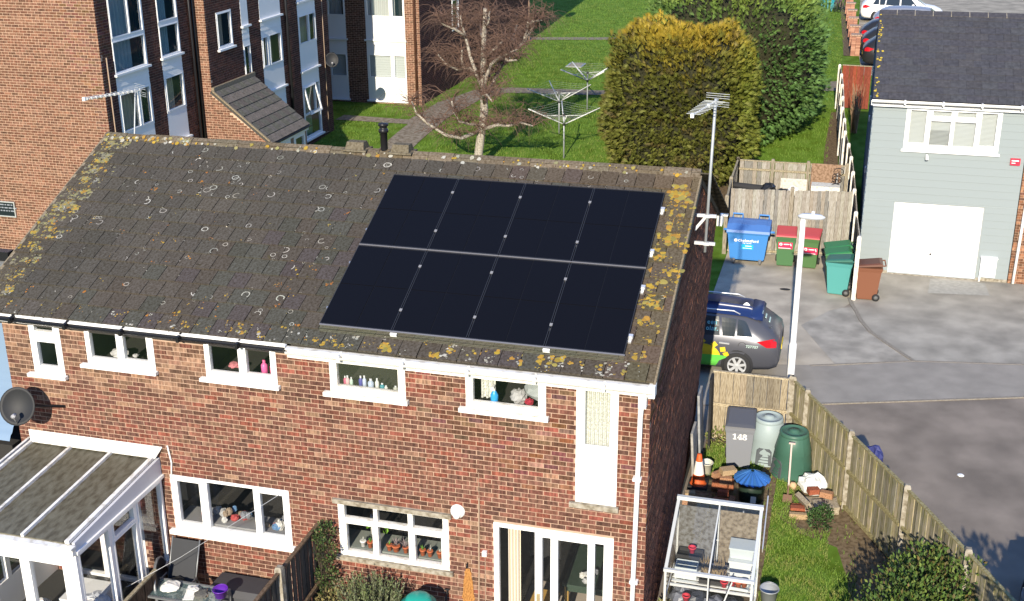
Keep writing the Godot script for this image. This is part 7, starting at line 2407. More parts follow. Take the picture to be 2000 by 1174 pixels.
	mb = MB.new()
	mb.hexa(Vector3(0, 0.17, 0), Vector3(0.30, 0.34, 0.26), Vector3(0.36, 0.34, 0.3))
	mb.box(Vector3(0, 0.34, 0), Vector3(0.39, 0.03, 0.33))
	part("tub", mb, mat("tub_pale", lc(0.50, 0.53, 0.52), {"rough": 0.4}), q)
	q = thing("storage_tub", "upper clear plastic tub stacked at the right of the greenhouse shelf", "tub", at.call(0.42, 0.98, -0.36), 0.0, "tubs in the greenhouse")
	mb = MB.new()
	mb.hexa(Vector3(0, 0.09, 0), Vector3(0.34, 0.18, 0.26), Vector3(0.38, 0.18, 0.3))
	mb.box(Vector3(0, 0.185, 0), Vector3(0.40, 0.025, 0.32))
	part("tub", mb, clr, q)
	var pots := [[-0.38, 0.86, -0.42, "red pot on the stacked seed trays", lc(0.45, 0.03, 0.05)], [0.20, 0.62, 0.06, "terracotta pot on the front edge of the greenhouse shelf", lc(0.45, 0.12, 0.05)], [0.33, 0.66, 0.04, "left of the small red pots in the tray at the shelf's right end", lc(0.45, 0.10, 0.04)], [0.42, 0.66, 0.06, "middle one of the small red pots in the tray at the shelf's right end", lc(0.42, 0.10, 0.05)], [0.51, 0.66, 0.03, "right of the small red pots in the tray at the shelf's right end", lc(0.40, 0.11, 0.05)], [-0.36, 0.42, 0.30, "terracotta pot with a pale filling behind the compost bag", lc(0.45, 0.12, 0.05)], [0.24, 0.22, 0.38, "terracotta pot on the soil at the centre of the greenhouse", lc(0.42, 0.13, 0.06)], [0.40, 0.20, 0.34, "wide terracotta pot on the soil right of the centre of the greenhouse", lc(0.38, 0.12, 0.06)], [0.50, 0.22, 0.47, "bright orange pot at the right front of the greenhouse", lc(0.55, 0.11, 0.03)]]
	for e in pots:
		q = thing("flower_pot", e[3], "flower pot", at.call(e[0], e[1], e[2]), 0.0, "pots in the greenhouse")
		mb = MB.new(true)
		mb.lathe([Vector2(0, 0), Vector2(0.04, 0), Vector2(0.055, 0.08), Vector2(0.065, 0.08), Vector2(0.065, 0.105), Vector2(0.052, 0.105), Vector2(0.045, 0.06), Vector2(0, 0.06)], 16)
		part("pot", mb, mat("gpot_%d" % int(e[4].r * 1000), e[4], {"rough": 0.75}), q)
	tray.call("shallow clear tray of red pots at the shelf's right end", at.call(0.42, 0.625, 0.05), Vector3(0.32, 0.05, 0.14), clr)
	q = thing("compost_bag", "purple plastic compost bag lying at the front left of the greenhouse", "compost bag", at.call(-0.30, 0.16, 0.36), 0.08)
	mb = MB.new(true)
	for i in 16:
		for j in 10:
			var p := []
			for c in [[i, j], [i + 1, j], [i + 1, j + 1], [i, j + 1]]:
				var u: float = c[0] / 16.0
				var v: float = c[1] / 10.0
				p.append(Vector3(-0.31 + 0.62 * u, 0.20 * pow(sin(PI * clampf(u, 0.02, 0.98)) * sin(PI * clampf(v, 0.02, 0.98)), 0.45) + 0.02 * sin(u * 17 + v * 9), -0.2 + 0.4 * v))
			mb.quad(p[0], p[1], p[2], p[3])
	part("bag", mb, mat("bag_purple", lc(0.12, 0.03, 0.24), {"rough": 0.35}), q)
	mb = MB.new()
	for k in 12:
		mb.box(Vector3(-0.24 + k * 0.042, 0.115 + jit(0.012), 0.183), Vector3(0.026, 0.04, 0.01), Basis(Vector3.BACK, jit(0.6)))
	part("print", mb, mat("print_cream", lc(0.6, 0.5, 0.42)), q)
	q = thing("dry_plants", "dry brown seedlings in the middle of the greenhouse shelf", "plant", at.call(0.0, 0.63, -0.22))
	mb = MB.new()
	for k in 160:
		var p := Vector3(jit(0.17), 0, jit(0.13))
		var d := Vector3(jit(0.08), rng.randf_range(0.08, 0.34), jit(0.08))
		mb.tri(p - Vector3(0.006, 0, 0), p + Vector3(0.006, 0, 0.004), p + d)
	part("stalks", mb, mat("straw", lc(0.28, 0.21, 0.11), {"rough": 0.9}), q)
	part("soil", boxes([[Vector3(0, 0.03, 0), Vector3(0.4, 0.06, 0.3)]]), mat("bark"), q)
	q = thing("plastic_sheeting", "dark crumpled plastic sheeting under the greenhouse shelf", "sheeting", at.call(-0.05, 0.03, 0.1))
	for k in 4:
		part("sheet", crumple(0.2, 0.9, 300 + k, Vector3(-0.4 + 0.26 * k, 0.24, jit(0.1))), mat("sheeting_%d" % (k % 2), lc(0.03, 0.035, 0.05) if k % 2 else lc(0.12, 0.13, 0.16), {"rough": 0.35}), q)
	q = thing("soil_bed", "brown soil bed on the floor of the greenhouse", "soil", at.call(0, 0.0, 0.05))
	part("soil", boxes([[Vector3(0, 0.1, 0), Vector3(1.24, 0.2, 1.15)]]), mat("soil"), q)


func build_far() -> void:
	# stepped brick garden wall
	var t := thing("brick_garden_wall", "low stepped red brick wall with piers running away past the grey house", "wall", Vector3(2.2, 1.15, -49.5))
	var pink := mat("pink_brick", lc(0.34, 0.17, 0.12), {"rough": 0.95, "tex": "weather", "scale": Vector3.ONE * 2.0})
	var bt := [lc(0.36, 0.18, 0.125), lc(0.29, 0.14, 0.10), lc(0.40, 0.22, 0.155)]
	for k in 6:
		var z := -k * 3.1
		var x := -k * 0.125
		for j in 13:
			for i in 2:
				var b := boxes([[Vector3(x - 0.12 + i * 0.225 + 0.0, 0.04 + j * 0.075, z), Vector3(0.215, 0.067, 0.44)]])
				part("brick", b, mat("pb_%d" % (rng.randi() % 3), bt[(j + i + k) % 3], {"rough": 0.95}), t)
		part("coping", boxes([[Vector3(x, 1.03, z), Vector3(0.54, 0.06, 0.54)]]), mat("coping_pale", lc(0.42, 0.30, 0.24), {"rough": 0.95, "tex": "weather"}), t)
		if k < 5:
			part("wall_section", boxes([[Vector3(x - 0.06, 0.32, z - 1.55), Vector3(0.24, 0.64, 2.7)]]), pink, t)
			part("coping", boxes([[Vector3(x - 0.06, 0.67, z - 1.55), Vector3(0.32, 0.06, 2.7)]]), mat("coping_pale"), t)
	# bicycles
	var cols := [lc(0.02, 0.36, 0.42), lc(0.02, 0.32, 0.40), lc(0.03, 0.40, 0.46), lc(0.02, 0.34, 0.40), lc(0.10, 0.09, 0.09), lc(0.13, 0.08, 0.08)]
	var bl := ["turquoise bicycle at the left end of the row by the brick wall", "second turquoise bicycle from the left by the brick wall", "third turquoise bicycle from the left by the brick wall", "fourth turquoise bicycle from the left by the brick wall", "dark bicycle beside the turquoise ones", "reddish dark bicycle nearest the brick wall"]
	for k in 6:
		var b := thing("bicycle", bl[k], "bicycle", Vector3(-0.35 + k * 0.30, 1.16, -66.4 + 0.1 * k), PI / 2 + 0.25 - 0.12 * k, "bicycles parked on the grass")
		var m := mat("bike_%d" % k, cols[k], {"rough": 0.4})
		for x in [-0.52, 0.52]:
			var mb := MB.new(true)
			var ring := []
			for j in 19:
				ring.append(Vector3(x + cos(TAU * j / 18) * 0.33, 0.34 + sin(TAU * j / 18) * 0.33, 0))
			mb.tube(ring, [0.022], 6, false)
			for j in 8:
				mb.tube([Vector3(x, 0.34, 0), Vector3(x + cos(TAU * j / 8) * 0.33, 0.34 + sin(TAU * j / 8) * 0.33, 0)], [0.004], 3)
			part("wheel", mb, mat("rubber") if k > 3 else mat("bike_tyre", lc(0.10, 0.30, 0.33)), b)
		var mb := MB.new(true)
		var bb := Vector3(-0.06, 0.32, 0)
		var st := Vector3(-0.2, 0.82, 0)
		var hd := Vector3(0.36, 0.86, 0)
		for e in [[bb, st], [bb, Vector3(0.38, 0.72, 0)], [st, hd], [bb, Vector3(-0.52, 0.34, 0)], [st, Vector3(-0.52, 0.34, 0)], [hd, Vector3(0.52, 0.34, 0)]]:
			mb.tube([e[0], e[1]], [0.022], 6)
		part("frame", mb, m, b)
		mb = MB.new(true)
		mb.tube([hd, Vector3(0.33, 1.02, 0)], [0.018], 6)
		mb.tube([Vector3(0.26, 1.03, -0.27), Vector3(0.36, 1.02, 0), Vector3(0.26, 1.03, 0.27)], [0.016], 6)
		part("handlebar", mb, mat("rubber"), b)
		mb = MB.new()
		mb.hexa(Vector3(-0.22, 0.90, 0), Vector3(0.26, 0.07, 0.06), Vector3(0.24, 0.05, 0.15))
		part("saddle", mb, mat("rubber"), b)
		mb = MB.new()
		mb.bar(Vector3(0.66, 0.62, 0), Vector3(0.22, 0.70, 0), 0.07, 0.012)
		mb.bar(Vector3(-0.80, 0.58, 0), Vector3(-0.35, 0.70, 0), 0.08, 0.012)
		part("mudguard", mb, m, b)
	# parked cars beyond the slate roof
	var black := mat("car_black", lc(0.018, 0.018, 0.02), {"rough": 0.25})
	var first := car("black car parked at the near end of the row beyond the grey house", Vector3(2.55, 1.18, -46.6), 0.0, black, null, true, false, "cars parked in the row beyond the grey house")
	copy(first, Vector3(2.45, 1.18, -49.3), 0.0, "black car second from the near end of the row beyond the grey house")
	copy(first, Vector3(2.35, 1.18, -52.0), 0.0, "black car third from the near end of the row beyond the grey house")
	car("silver estate car showing behind the slate roof ridge", Vector3(3.0, 1.18, -57.2), 0.0, mat("car_silver", lc(0.32, 0.33, 0.36), {"rough": 0.3, "metal": 0.5}), null, true, false)
	car("white car at the far end of the row, at the top edge", Vector3(2.3, 1.18, -62.2), 0.0, mat("car_white", lc(0.72, 0.72, 0.72), {"rough": 0.3}), null, true, false)
	# rotary clothes dryers on the back lawn
	var dl := ["rotary clothes dryer nearest the tiled roof, between birch and conifer", "rotary clothes dryer in the middle, seen behind the nearest one", "far rotary clothes dryer with thick white arms beside the conifer"]
	var dp := [Vector3(-7.35, 0, -25.97), Vector3(-8.3, 0, -29.2), Vector3(-8.15, 0, -33.5)]
	for k in 3:
		var p: Vector3 = dp[k]
		p.y = terr(p.x, p.z)
		var d := thing("clothes_dryer", dl[k], "clothes dryer", p, [0.3, 0.55, 0.75][k], "rotary clothes dryers on the back lawn")
		var mb := MB.new(true)
		mb.tube([Vector3(0, 0, 0), Vector3(0, 1.55, 0)], [0.026], 8)
		part("pole", mb, mat("galvanised"), d)
		mb = MB.new(true)
		mb.tube([Vector3(0, 1.18, 0), Vector3(0, 1.26, 0)], [0.05], 10)
		mb.tube([Vector3(0, 1.5, 0), Vector3(0, 1.58, 0)], [0.05], 10)
		part("hub", mb, mat("rubber"), d)
		var tips := []
		for j in 4:
			var a := TAU * j / 4.0
			tips.append(Vector3(cos(a) * 1.25, 1.78, sin(a) * 1.25))
			mb = MB.new(true)
			mb.tube([Vector3(0, 1.22, 0), tips[j]], [0.020 if k < 2 else 0.03], 6)
			mb.tube([Vector3(0, 1.53, 0), tips[j] * 0.55 + Vector3(0, 0.55, 0)], [0.010], 5)
			part("arm", mb, mat("dryer_white", lc(0.62, 0.63, 0.62), {"rough": 0.5}), d)
		mb = MB.new()
		for r in 7:
			var f := 0.4 + 0.1 * r
			for j in 4:
				var a: Vector3 = Vector3(0, 1.22, 0).lerp(tips[j], f)
				var b: Vector3 = Vector3(0, 1.22, 0).lerp(tips[(j + 1) % 4], f)
				mb.tube([a, (a + b) * 0.5 - Vector3(0, 0.02, 0), b], [0.0025], 3)
		part("lines", mb, mat("line_grey", lc(0.4, 0.42, 0.4)), d)


# ---------------------------------------------------------------- plants
func spray_mesh() -> ArrayMesh:
	# a flat fan of scale leaves on a conifer twig, pointing along +y
	var mb := MB.new()
	for e in [[0.0, 1.0, 0.0], [0.55, 0.75, 0.1], [-0.5, 0.78, 0.35], [0.3, 0.9, 0.5], [-0.28, 0.92, 0.6]]:
		var d := Vector3(sin(e[0]), cos(e[0]), 0.25 * sin(e[0] * 3))
		var b := Vector3(0, e[2] * 0.45, 0)
		var sd := Vector3(d.y, -d.x, 0.5).normalized() * 0.09
		mb.tri(b - sd, b + sd, b + d * e[1] * (1.0 - e[2] * 0.4))
	return mb.done()


func leaf_mesh() -> ArrayMesh:
	var mb := MB.new()
	mb.tri(Vector3(0, 0, 0), Vector3(0.28, 0.45, 0.06), Vector3(0, 0.5, -0.02))
	mb.tri(Vector3(0, 0.5, -0.02), Vector3(0.28, 0.45, 0.06), Vector3(0, 1, -0.05))
	mb.tri(Vector3(0, 0, 0), Vector3(0, 0.5, -0.02), Vector3(-0.28, 0.45, 0.06))
	mb.tri(Vector3(0, 0.5, -0.02), Vector3(0, 1, -0.05), Vector3(-0.28, 0.45, 0.06))
	return mb.done()


func tuft_mesh() -> ArrayMesh:
	var mb := MB.new()
	for e in [[0.0, 1.0], [2.1, 0.8], [4.2, 0.9], [1.0, 0.6]]:
		var d := Vector3(cos(e[0]) * 0.35, e[1], sin(e[0]) * 0.35)
		var s := Vector3(-sin(e[0]), 0, cos(e[0])) * 0.07
		var m := d * Vector3(0.35, 0.62, 0.35)
		mb.tri(-s, s, m)
		mb.tri(m - s * 0.6, m + s * 0.6, d)
	return mb.done()


func along(d: Vector3, roll: float, s: Vector3) -> Basis:
	var y := d.normalized()
	var x := y.cross(Vector3(0.3, 0.2, 0.9)).normalized()
	return Basis(x, y, x.cross(y)) * Basis(Vector3.UP, roll) * Basis.from_scale(s)


func conifer(called: String, label: String, o: Vector3, r: Vector3, n: int, pal: Callable, pw: float, trunk_to: float) -> void:
	var t := thing(called, label, "conifer", Vector3(o.x, terr(o.x, o.z), o.z))
	var base := t.position
	var nz := FastNoiseLite.new()
	nz.seed = int(o.x * 10 + o.z)
	nz.frequency = 0.55
	nz.fractal_octaves = 3
	var shell := func(d: Vector3, k: float) -> Vector3:
		var q := pow(pow(absf(d.x), pw) + pow(absf(d.y), pw) + pow(absf(d.z), pw), -1.0 / pw)
		var p := d * q * r
		var bump := 1.0 + 0.19 * nz.get_noise_3dv(o + p) + 0.08 * nz.get_noise_3dv((o + p) * 2.7) + 0.018 * sin(p.y * 7.0 + 4.0 * nz.get_noise_3dv((o + p) * 0.7))
		# flare inwards towards the foot
		var foot := sst(-1.0, -0.25, p.y / r.y)
		var w := lerpf(0.86, 1.0, foot)
		return o - base + Vector3(p.x * w, p.y, p.z * w) * bump * k
	var core := MB.new(true)
	var dirs := func(i: int, j: int) -> Vector3:
		var a := TAU * i / 28.0
		var b := PI * j / 16.0
		return Vector3(sin(b) * cos(a), cos(b), sin(b) * sin(a))
	for i in 28:
		for j in 16:
			core.quad(shell.call(dirs.call(i, j), 0.86), shell.call(dirs.call((i + 1) % 28, j), 0.86), shell.call(dirs.call((i + 1) % 28, j + 1), 0.86), shell.call(dirs.call(i, j + 1), 0.86))
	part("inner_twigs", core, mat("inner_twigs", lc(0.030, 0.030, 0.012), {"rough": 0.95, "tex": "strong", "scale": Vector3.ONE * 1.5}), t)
	var where := []
	var cols := []
	while where.size() < n:
		var d := Vector3(rng.randfn(), rng.randfn(), rng.randfn()).normalized()
		if d.z < -0.45 and rng.randf() < 0.6:
			continue
		var k := rng.randf_range(0.87, 1.02)
		var p: Vector3 = shell.call(d, k)
		# layers of drooping sprays with gaps between them
		var lay := sin((p.y + 0.7 * nz.get_noise_2d(p.x * 1.2 + o.x, p.z * 1.2)) * 9.0)
		if lay < -0.55 and rng.randf() < 0.6:
			continue
		var dir := (d * Vector3(1, 0.55, 1) + Vector3(jit(0.8), 0.05 + jit(0.35) + maxf(0, d.y) * 0.7, jit(0.7))).normalized()
		var s := rng.randf_range(0.12, 0.26)
		where.append(Transform3D(along(dir, rng.randf() * TAU, Vector3(s * 0.9, s, s * 0.9)), p))
		cols.append(vary(pal.call(o - (o - base) + p, d, nz), 0.22))
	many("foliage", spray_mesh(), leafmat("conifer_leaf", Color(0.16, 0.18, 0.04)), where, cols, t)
	var tr := MB.new(true)
	tr.tube([Vector3(0, 0, 0), Vector3(0, trunk_to, 0)], [0.18, 0.1], 8)
	part("trunk", tr, mat("bark"), t)


func build_plants() -> void:
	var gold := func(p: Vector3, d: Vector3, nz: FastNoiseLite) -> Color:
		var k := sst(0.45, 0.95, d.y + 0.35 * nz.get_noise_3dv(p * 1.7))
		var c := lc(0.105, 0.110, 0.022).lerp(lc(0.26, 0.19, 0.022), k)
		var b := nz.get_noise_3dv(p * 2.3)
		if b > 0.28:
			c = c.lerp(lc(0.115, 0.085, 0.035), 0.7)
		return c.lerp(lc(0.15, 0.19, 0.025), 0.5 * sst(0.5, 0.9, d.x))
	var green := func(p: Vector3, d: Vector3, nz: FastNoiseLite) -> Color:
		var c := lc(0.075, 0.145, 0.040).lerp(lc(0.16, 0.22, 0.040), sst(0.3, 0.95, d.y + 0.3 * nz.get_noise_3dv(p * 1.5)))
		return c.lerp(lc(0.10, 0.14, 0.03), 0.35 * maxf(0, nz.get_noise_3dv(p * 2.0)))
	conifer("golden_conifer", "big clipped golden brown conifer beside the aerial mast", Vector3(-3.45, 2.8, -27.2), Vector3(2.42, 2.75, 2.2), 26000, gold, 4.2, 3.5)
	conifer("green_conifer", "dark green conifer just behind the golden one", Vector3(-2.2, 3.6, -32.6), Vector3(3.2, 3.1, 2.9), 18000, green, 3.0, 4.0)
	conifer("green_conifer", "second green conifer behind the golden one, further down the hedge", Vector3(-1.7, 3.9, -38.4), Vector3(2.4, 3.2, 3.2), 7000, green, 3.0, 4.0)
	conifer("green_conifer", "far green conifer at the end of the hedge by the bicycles", Vector3(-1.6, 3.9, -45.2), Vector3(2.1, 3.3, 3.8), 6000, green, 3.0, 4.0)
	birch()
	grass()
	# leafy shrub at the lower right
	shrub("laurel_shrub", "large leafy evergreen shrub at the lower right against the fence", Vector3(3.72, 0.06, -1.75), [[Vector3(0.1, 0.62, 0.35), 0.85], [Vector3(-0.3, 0.5, 0.85), 0.7], [Vector3(0.5, 0.75, -0.25), 0.65], [Vector3(0.6, 0.6, 0.5), 0.7], [Vector3(0.0, 0.7, 0.9), 0.75], [Vector3(0.3, 0.95, -0.8), 0.32], [Vector3(-0.02, 0.8, -0.7), 0.28], [Vector3(0.65, 1.1, -0.75), 0.3], [Vector3(0.95, 1.2, -0.2), 0.3]], 9500, 0.085, [lc(0.05, 0.095, 0.022), lc(0.07, 0.12, 0.024), lc(0.10, 0.14, 0.028), lc(0.035, 0.07, 0.018), lc(0.085, 0.115, 0.03), lc(0.06, 0.10, 0.022), lc(0.105, 0.085, 0.03)])
	shrub("small_shrub", "small dark green shrub in front of the rubble heap", Vector3(2.42, 0.06, -4.75), [[Vector3(0, 0.2, 0), 0.24], [Vector3(0.06, 0.32, -0.03), 0.16]], 700, 0.055, [lc(0.035, 0.075, 0.02), lc(0.05, 0.10, 0.03), lc(0.02, 0.04, 0.012)])
	shrub("fence_ivy", "dark ivy hanging over the dividing fence where it meets the wall", Vector3(-5.0, 0.06, 0.28), [[Vector3(0.05, 1.72, -0.1), 0.16], [Vector3(0.07, 1.4, 0.0), 0.2], [Vector3(0.08, 1.0, 0.05), 0.2], [Vector3(0.06, 0.6, 0.05), 0.18], [Vector3(0.04, 1.75, 0.12), 0.12]], 1500, 0.05, [lc(0.04, 0.075, 0.02), lc(0.05, 0.09, 0.025), lc(0.03, 0.05, 0.018), lc(0.09, 0.10, 0.04)])
	shrub("dry_shrub", "dry yellowish twiggy growth between the fence and the rosemary", Vector3(-4.85, 0.06, 0.75), [[Vector3(0, 0.4, 0), 0.35], [Vector3(0.15, 0.75, -0.1), 0.25]], 900, 0.06, [lc(0.20, 0.17, 0.07), lc(0.14, 0.12, 0.05)])
	shrub("ground_cover", "mottled low ground cover along the foot of the gable", Vector3(0.10, 0.06, -0.9), [[Vector3(0, 0.06, 0), 0.12], [Vector3(-0.02, 0.06, 0.3), 0.12], [Vector3(0.0, 0.06, -0.35), 0.12], [Vector3(0, 0.06, -0.75), 0.1]], 700, 0.045, [lc(0.22, 0.20, 0.06), lc(0.13, 0.15, 0.05), lc(0.30, 0.28, 0.16)])
	# bare weeds along the foot of the garden fence
	shrub("weeds", "straggly weeds along the fence behind the grey bin", Vector3(0.5, 0.06, -7.55), [[Vector3(0, 0.12, 0), 0.3], [Vector3(0.5, 0.1, 0), 0.25], [Vector3(-0.3, 0.15, 0), 0.2]], 600, 0.07, [lc(0.14, 0.17, 0.04), lc(0.10, 0.13, 0.03), lc(0.22, 0.19, 0.08)])
	# hedge beyond the lower frame edge, which shades the road corner
	shrub("privet_hedge", "tall hedge just below the lower right edge, known by its shadow on the road", Vector3(6.4, 0.06, 2.1), [[Vector3(-0.5, 1.9, 0), 1.0], [Vector3(0.5, 1.9, 0), 1.05], [Vector3(1.5, 1.9, 0.1), 1.05], [Vector3(-0.5, 0.8, 0.1), 0.9], [Vector3(0.6, 0.8, 0.1), 0.9], [Vector3(-0.9, 2.5, -0.2), 0.6], [Vector3(0.0, 2.5, 0), 0.7], [Vector3(1.2, 2.5, 0), 0.7]], 8500, 0.16, [lc(0.045, 0.085, 0.02), lc(0.06, 0.11, 0.02)])
	# rosemary: upright stems set with needles
	var t := thing("rosemary_bush", "tall grey green rosemary bush under the kitchen window", "shrub", Vector3(-4.05, 0.06, 0.62))
	var where := []
	var cols := []
	var stems := MB.new()
	for k in 330:
		var a := rng.randf() * TAU
		var rr := sqrt(rng.randf()) * 0.34
		var foot := Vector3(cos(a) * rr * 0.6, 0.1, sin(a) * rr * 0.4)
		var tip := Vector3(cos(a) * rr * 1.75 + jit(0.06), rng.randf_range(0.95, 1.42) - rr * 0.75, sin(a) * rr * 1.0 + jit(0.05))
		stems.tube([foot, (foot + tip) * 0.5 + Vector3(jit(0.03), 0, jit(0.03)), tip], [0.004, 0.003, 0.002], 3, false)
		var c := lc(0.10, 0.135, 0.045).lerp(lc(0.17, 0.185, 0.11), rng.randf())
		for j in 15:
			var f := 0.35 + 0.65 * j / 14.0
			var p := foot.lerp(tip, f)
			for q in 2:
				var d := ((tip - foot).normalized() + Vector3(jit(1), jit(0.5), jit(1)) * 0.75).normalized()
				where.append(Transform3D(along(d, rng.randf() * TAU, Vector3(0.03, 0.055, 0.03)), p))
				cols.append(vary(c, 0.25))
	part("stems", stems, mat("bark"), t)
	many("needles", leaf_mesh(), leafmat("rosemary_leaf", Color(0.12, 0.14, 0.06)), where, cols, t)
	# bare shrub in front of the red fence
	t = thing("bare_shrub", "bare twiggy shrub between the white posts and the clad wall", "shrub", Vector3(2.45, terr(2.45, -33.5), -33.5))
	var mb := MB.new()
	for k in 60:
		var a := rng.randf() * TAU
		var p := Vector3(jit(0.1), 0, jit(0.3))
		var q := p + Vector3(cos(a) * 0.12, 0.9 + jit(0.2), sin(a) * 0.5)
		mb.tube([p, q, q + Vector3(jit(0.2), rng.randf_range(0.5, 1.0), jit(0.6))], [0.016, 0.010, 0.004], 4, false)
	part("stems", mb, mat("tan_twig", lc(0.26, 0.17, 0.10), {"rough": 0.9}), t)


func shrub(called: String, label: String, at: Vector3, balls: Array, n: int, size: float, pal: Array) -> void:
	var t := thing(called, label, "shrub" if not "ivy" in called else "ivy", at)
	var where := []
	var cols := []
	var stems := MB.new()
	var total := 0.0
	for b in balls:
		total += b[1] * b[1]
		for k in 9:
			var a: Vector3 = Vector3(jit(1), jit(1), jit(1)).normalized() * b[1] * 0.9
			stems.tube([Vector3(b[0].x * 0.4, 0, b[0].z * 0.4), b[0] * Vector3(0.8, 0.6, 0.8), b[0] + a], [size * 0.16, size * 0.1, size * 0.03], 4, false)
	part("stems", stems, mat("bark"), t)
	for b in balls:
		var m := int(n * b[1] * b[1] / total)
		for k in m:
			var d := Vector3(rng.randfn(), rng.randfn(), rng.randfn()).normalized()
			var p: Vector3 = b[0] + d * b[1] * pow(rng.randf(), 0.3) * rng.randf_range(0.85, 1.06)
			if p.y < 0.01:
				continue
			var dir := (d * 0.8 + Vector3(jit(0.7), 0.5 + jit(0.5), jit(0.7))).normalized()
			var s := size * rng.randf_range(0.6, 1.15)
			where.append(Transform3D(along(dir, rng.randf() * TAU, Vector3(s, s, s)), p))
			cols.append(vary(pal[rng.randi() % pal.size()], 0.3))
	many("leaves", leaf_mesh(), leafmat("shrub_leaf", Color(0.10, 0.14, 0.03)), where, cols, t)


func birch() -> void:
	var z := -24.2
	var base := Vector3(-10.02, terr(-10.02, z), z)
	var t := thing("birch_tree", "pollarded white barked birch with drooping red brown twigs on the lawn", "tree", base)
	var bark := mat("birch_bark", lc(0.62, 0.58, 0.52), {"rough": 0.85, "tex": "weather", "scale": Vector3(1.2, 2.6, 1.2), "det": "speckle", "dscale": Vector3(0.8, 3.5, 0.8)})
	var P := func(x: float, y: float, dz := 0.0) -> Vector3: return Vector3(x, y, z + dz) - base
	var mb := MB.new(true)
	mb.tube([P.call(-10.02, base.y - 0.1), P.call(-9.93, 1.6), P.call(-9.84, 2.2), P.call(-9.72, 2.95), P.call(-9.72, 3.9), P.call(-9.73, 4.6), P.call(-9.70, 5.3), P.call(-9.64, 6.1), P.call(-9.62, 6.42)], [0.165, 0.15, 0.145, 0.14, 0.115, 0.095, 0.085, 0.075, 0.07], 12)
	part("trunk", mb, bark, t)
	var L := [
		[[-9.74, 3.7, 0], [-9.95, 4.3, 0.1], [-10.13, 4.85, 0.15], [-10.28, 5.4, 0.1], [-10.42, 5.85, 0.1], [-10.46, 6.18, 0.1]],
		[[-10.3, 5.5, 0.1], [-10.6, 5.75, 0.3], [-10.95, 5.9, 0.4], [-11.1, 6.05, 0.4]],
		[[-9.76, 3.9, 0], [-9.98, 4.15, -0.3], [-10.4, 4.35, -0.5], [-10.85, 4.25, -0.6], [-11.3, 4.4, -0.7], [-11.6, 4.7, -0.8]],
		[[-10.6, 4.3, -0.55], [-10.66, 4.6, -0.55], [-10.64, 4.95, -0.55]],
		[[-9.70, 3.8, 0], [-9.55, 4.25, 0.2], [-9.35, 4.65, 0.3], [-9.05, 4.9, 0.4], [-8.72, 5.05, 0.5], [-8.4, 5.2, 0.5]],
		[[-9.0, 4.9, 0.4], [-8.7, 4.82, 0.5], [-8.4, 4.85, 0.5]],
		[[-9.68, 3.4, 0], [-9.5, 3.95, -0.4], [-9.3, 4.4, -0.7], [-8.95, 4.85, -1.0], [-8.65, 5.15, -1.1], [-8.5, 5.6, -1.1], [-8.45, 5.95, -1.1]],
		[[-8.62, 5.2, -1.1], [-8.35, 5.6, -1.2], [-8.2, 5.95, -1.2]],
		[[-9.66, 4.75, 0], [-9.35, 5.05, 0.2], [-8.95, 5.42, 0.3]],
		[[-9.86, 2.5, 0], [-10.15, 2.6, 0.4], [-10.4, 2.75, 0.7], [-10.55, 3.1, 0.8], [-10.6, 3.45, 0.8]],
		[[-9.84, 2.3, 0], [-10.3, 2.2, 0.8], [-10.75, 2.35, 1.1], [-11.3, 2.75, 1.3], [-11.65, 3.1, 1.4], [-11.8, 3.5, 1.4]],
		[[-9.78, 2.35, 0], [-9.4, 2.55, 0.5], [-9.05, 2.7, 0.7], [-8.6, 2.72, 0.8], [-8.25, 2.85, 0.8], [-7.8, 2.75, 0.8]],
		[[-9.66, 5.7, 0], [-9.5, 6.0, 0.1], [-9.45, 6.35, 0.1]],
		[[-9.7, 3.2, 0], [-9.6, 3.6, 0.5], [-9.35, 3.75, 0.9], [-9.1, 3.55, 1.1]],
		[[-8.5, 5.75, -1.1], [-8.25, 5.9, -1.0], [-7.95, 5.95, -1.0]],
		[[-9.7, 4.3, 0], [-9.95, 4.7, -0.6], [-10.1, 5.2, -1.1], [-10.3, 5.7, -1.5]],
		[[-9.7, 4.0, 0], [-9.4, 4.5, -0.9], [-9.2, 5.1, -1.6], [-9.1, 5.6, -2.0]],
	]
	var ends := []
	for i in L.size():
		var pts := []
		var rs := []
		var n: int = L[i].size()
		for k in n:
			pts.append(P.call(L[i][k][0], L[i][k][1], L[i][k][2]))
			rs.append(lerpf(0.075 if i in [0, 2, 4, 6, 10, 11] else 0.055, 0.028, float(k) / (n - 1)))
			if k > 0:
				ends.append(pts[k])
				ends.append((pts[k] + pts[k - 1]) * 0.5)
		mb = MB.new(true)
		mb.tube(pts, rs, 8)
		part("limb", mb, bark, t)
	for k in 4:
		ends.append(P.call(-9.7, 4.9 + k * 0.4))
	# side shoots, then twigs that droop from them
	var sh := MB.new()
	var shoots := []
	for e in ends:
		for k in 5:
			var d := Vector3(jit(1), rng.randf_range(0.0, 0.9), jit(0.9)).normalized() * rng.randf_range(0.35, 1.0)
			var q: Vector3 = e + d
			sh.tube([e, e + d * 0.5 + Vector3(0, 0.08, 0), q], [0.014, 0.010, 0.006], 4, false)
			shoots.append([e, q])
	part("shoots", sh, mat("twig_bark", lc(0.13, 0.075, 0.055), {"rough": 0.9}), t)
	var tw := MB.new()
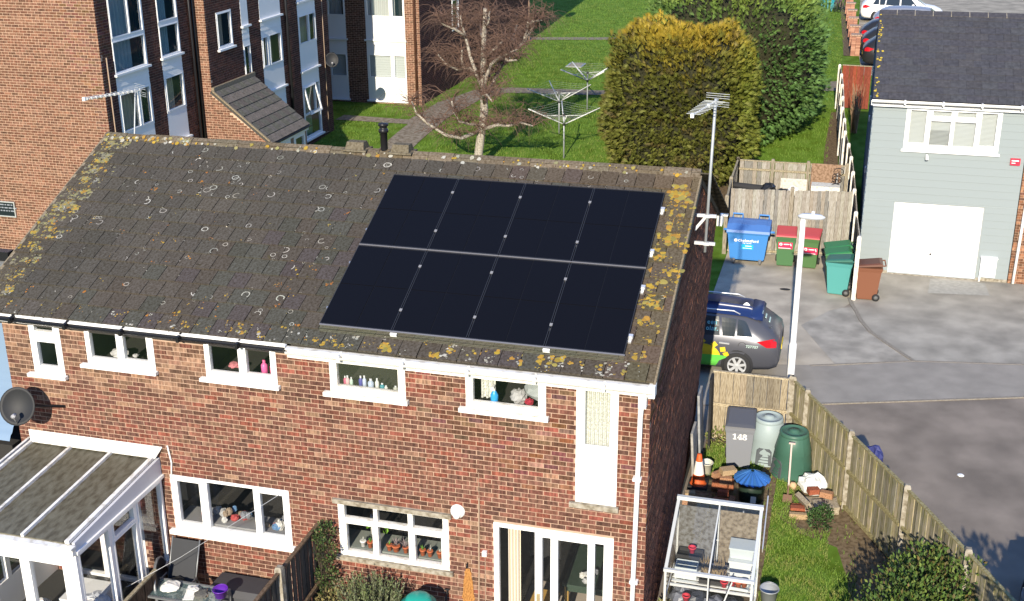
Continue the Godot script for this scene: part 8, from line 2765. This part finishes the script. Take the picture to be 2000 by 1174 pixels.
	for k in 2700:
		var s: Array = shoots[rng.randi() % shoots.size()]
		var p: Vector3 = s[0].lerp(s[1], rng.randf_range(0.2, 1.0))
		var h := Vector3(jit(1), 0, jit(1)).normalized()
		var ln := rng.randf_range(0.35, 1.15)
		var pts := [p]
		var d := (h * 0.8 + Vector3(0, rng.randf_range(0.0, 0.9), 0)).normalized()
		for j in 4:
			p += d * ln * 0.25
			d = (d + Vector3(jit(0.2), -0.55, jit(0.2))).normalized()
			pts.append(p)
		tw.tube(pts, [0.0075, 0.006, 0.005, 0.004, 0.003], 3, false)
	part("twigs", tw, mat("twig_red", lc(0.115, 0.070, 0.053), {"rough": 0.9}), t).set_meta("kind", "stuff")


func grass() -> void:
	var where := []
	var cols := []
	var nz := FastNoiseLite.new()
	nz.seed = 21
	nz.frequency = 0.35
	# garden lawn
	for k in 16000:
		var x := rng.randf_range(0.05, 3.1)
		var z := rng.randf_range(-7.5, 0.5)
		var ok := (z > -6.9 and x > 1.55 and (x < 2.6 or (z > -3.4 and x < 3.1)) and not (z < -4.6 and x > 2.0)) or (z < -6.1 and x < 1.25)
		if not ok and rng.randf() < 0.93:
			continue
		var s := rng.randf_range(0.05, 0.115) * (1.0 if ok else 0.8)
		where.append(Transform3D(along(Vector3(jit(0.4), 1, jit(0.4)), rng.randf() * TAU, Vector3(s, s, s)), Vector3(x, 0.054, z)))
		var c := lc(0.14, 0.23, 0.036).lerp(lc(0.28, 0.25, 0.09), clampf(0.35 + nz.get_noise_2d(x * 3, z * 3) * 1.3, 0, 1) * rng.randf())
		cols.append(vary(c, 0.25))
	many("garden_grass", tuft_mesh(), leafmat("grass_blade", Color(0.16, 0.2, 0.03)), where, cols)
	where = []
	cols = []
	var pathy := func(x: float, z: float) -> bool:
		if x < -12.9 and x > -14.5 and z > -36.5:
			return true
		if z > -30.4 and z < -29.2 and x < -14.2:
			return true
		if z < -36.4 and z > -37.7 and x < -8.2:
			return true
		if x > -8.6 and z < -36.4 - (x + 8.4) * 0.36 and z > -37.8 - (x + 8.4) * 0.46:
			return true
		return false
	for k in 60000:
		var z := -22.5 - 46.0 * pow(rng.randf(), 1.5)
		var x := rng.randf_range(-21.0, 1.6)
		if pathy.call(x, z) or (x < -15.1 and z < -32.8 and z > -50.2) or (x < -16.9 and z > -27.8):
			continue
		if z > -26.5 and x > -2.0 or z > -24.2 and x > -1.3:
			continue
		var s := rng.randf_range(0.05, 0.11)
		where.append(Transform3D(along(Vector3(jit(0.5), 1, jit(0.5)), rng.randf() * TAU, Vector3(s * 1.3, s, s * 1.3)), Vector3(x, terr(x, z), z)))
		var c := lc(0.14, 0.235, 0.036).lerp(lc(0.22, 0.245, 0.065), clampf(0.4 + nz.get_noise_2d(x, z) * 1.4, 0, 1) * rng.randf())
		cols.append(vary(c, 0.22))
	many("lawn_grass", tuft_mesh(), leafmat("grass_blade"), where, cols)
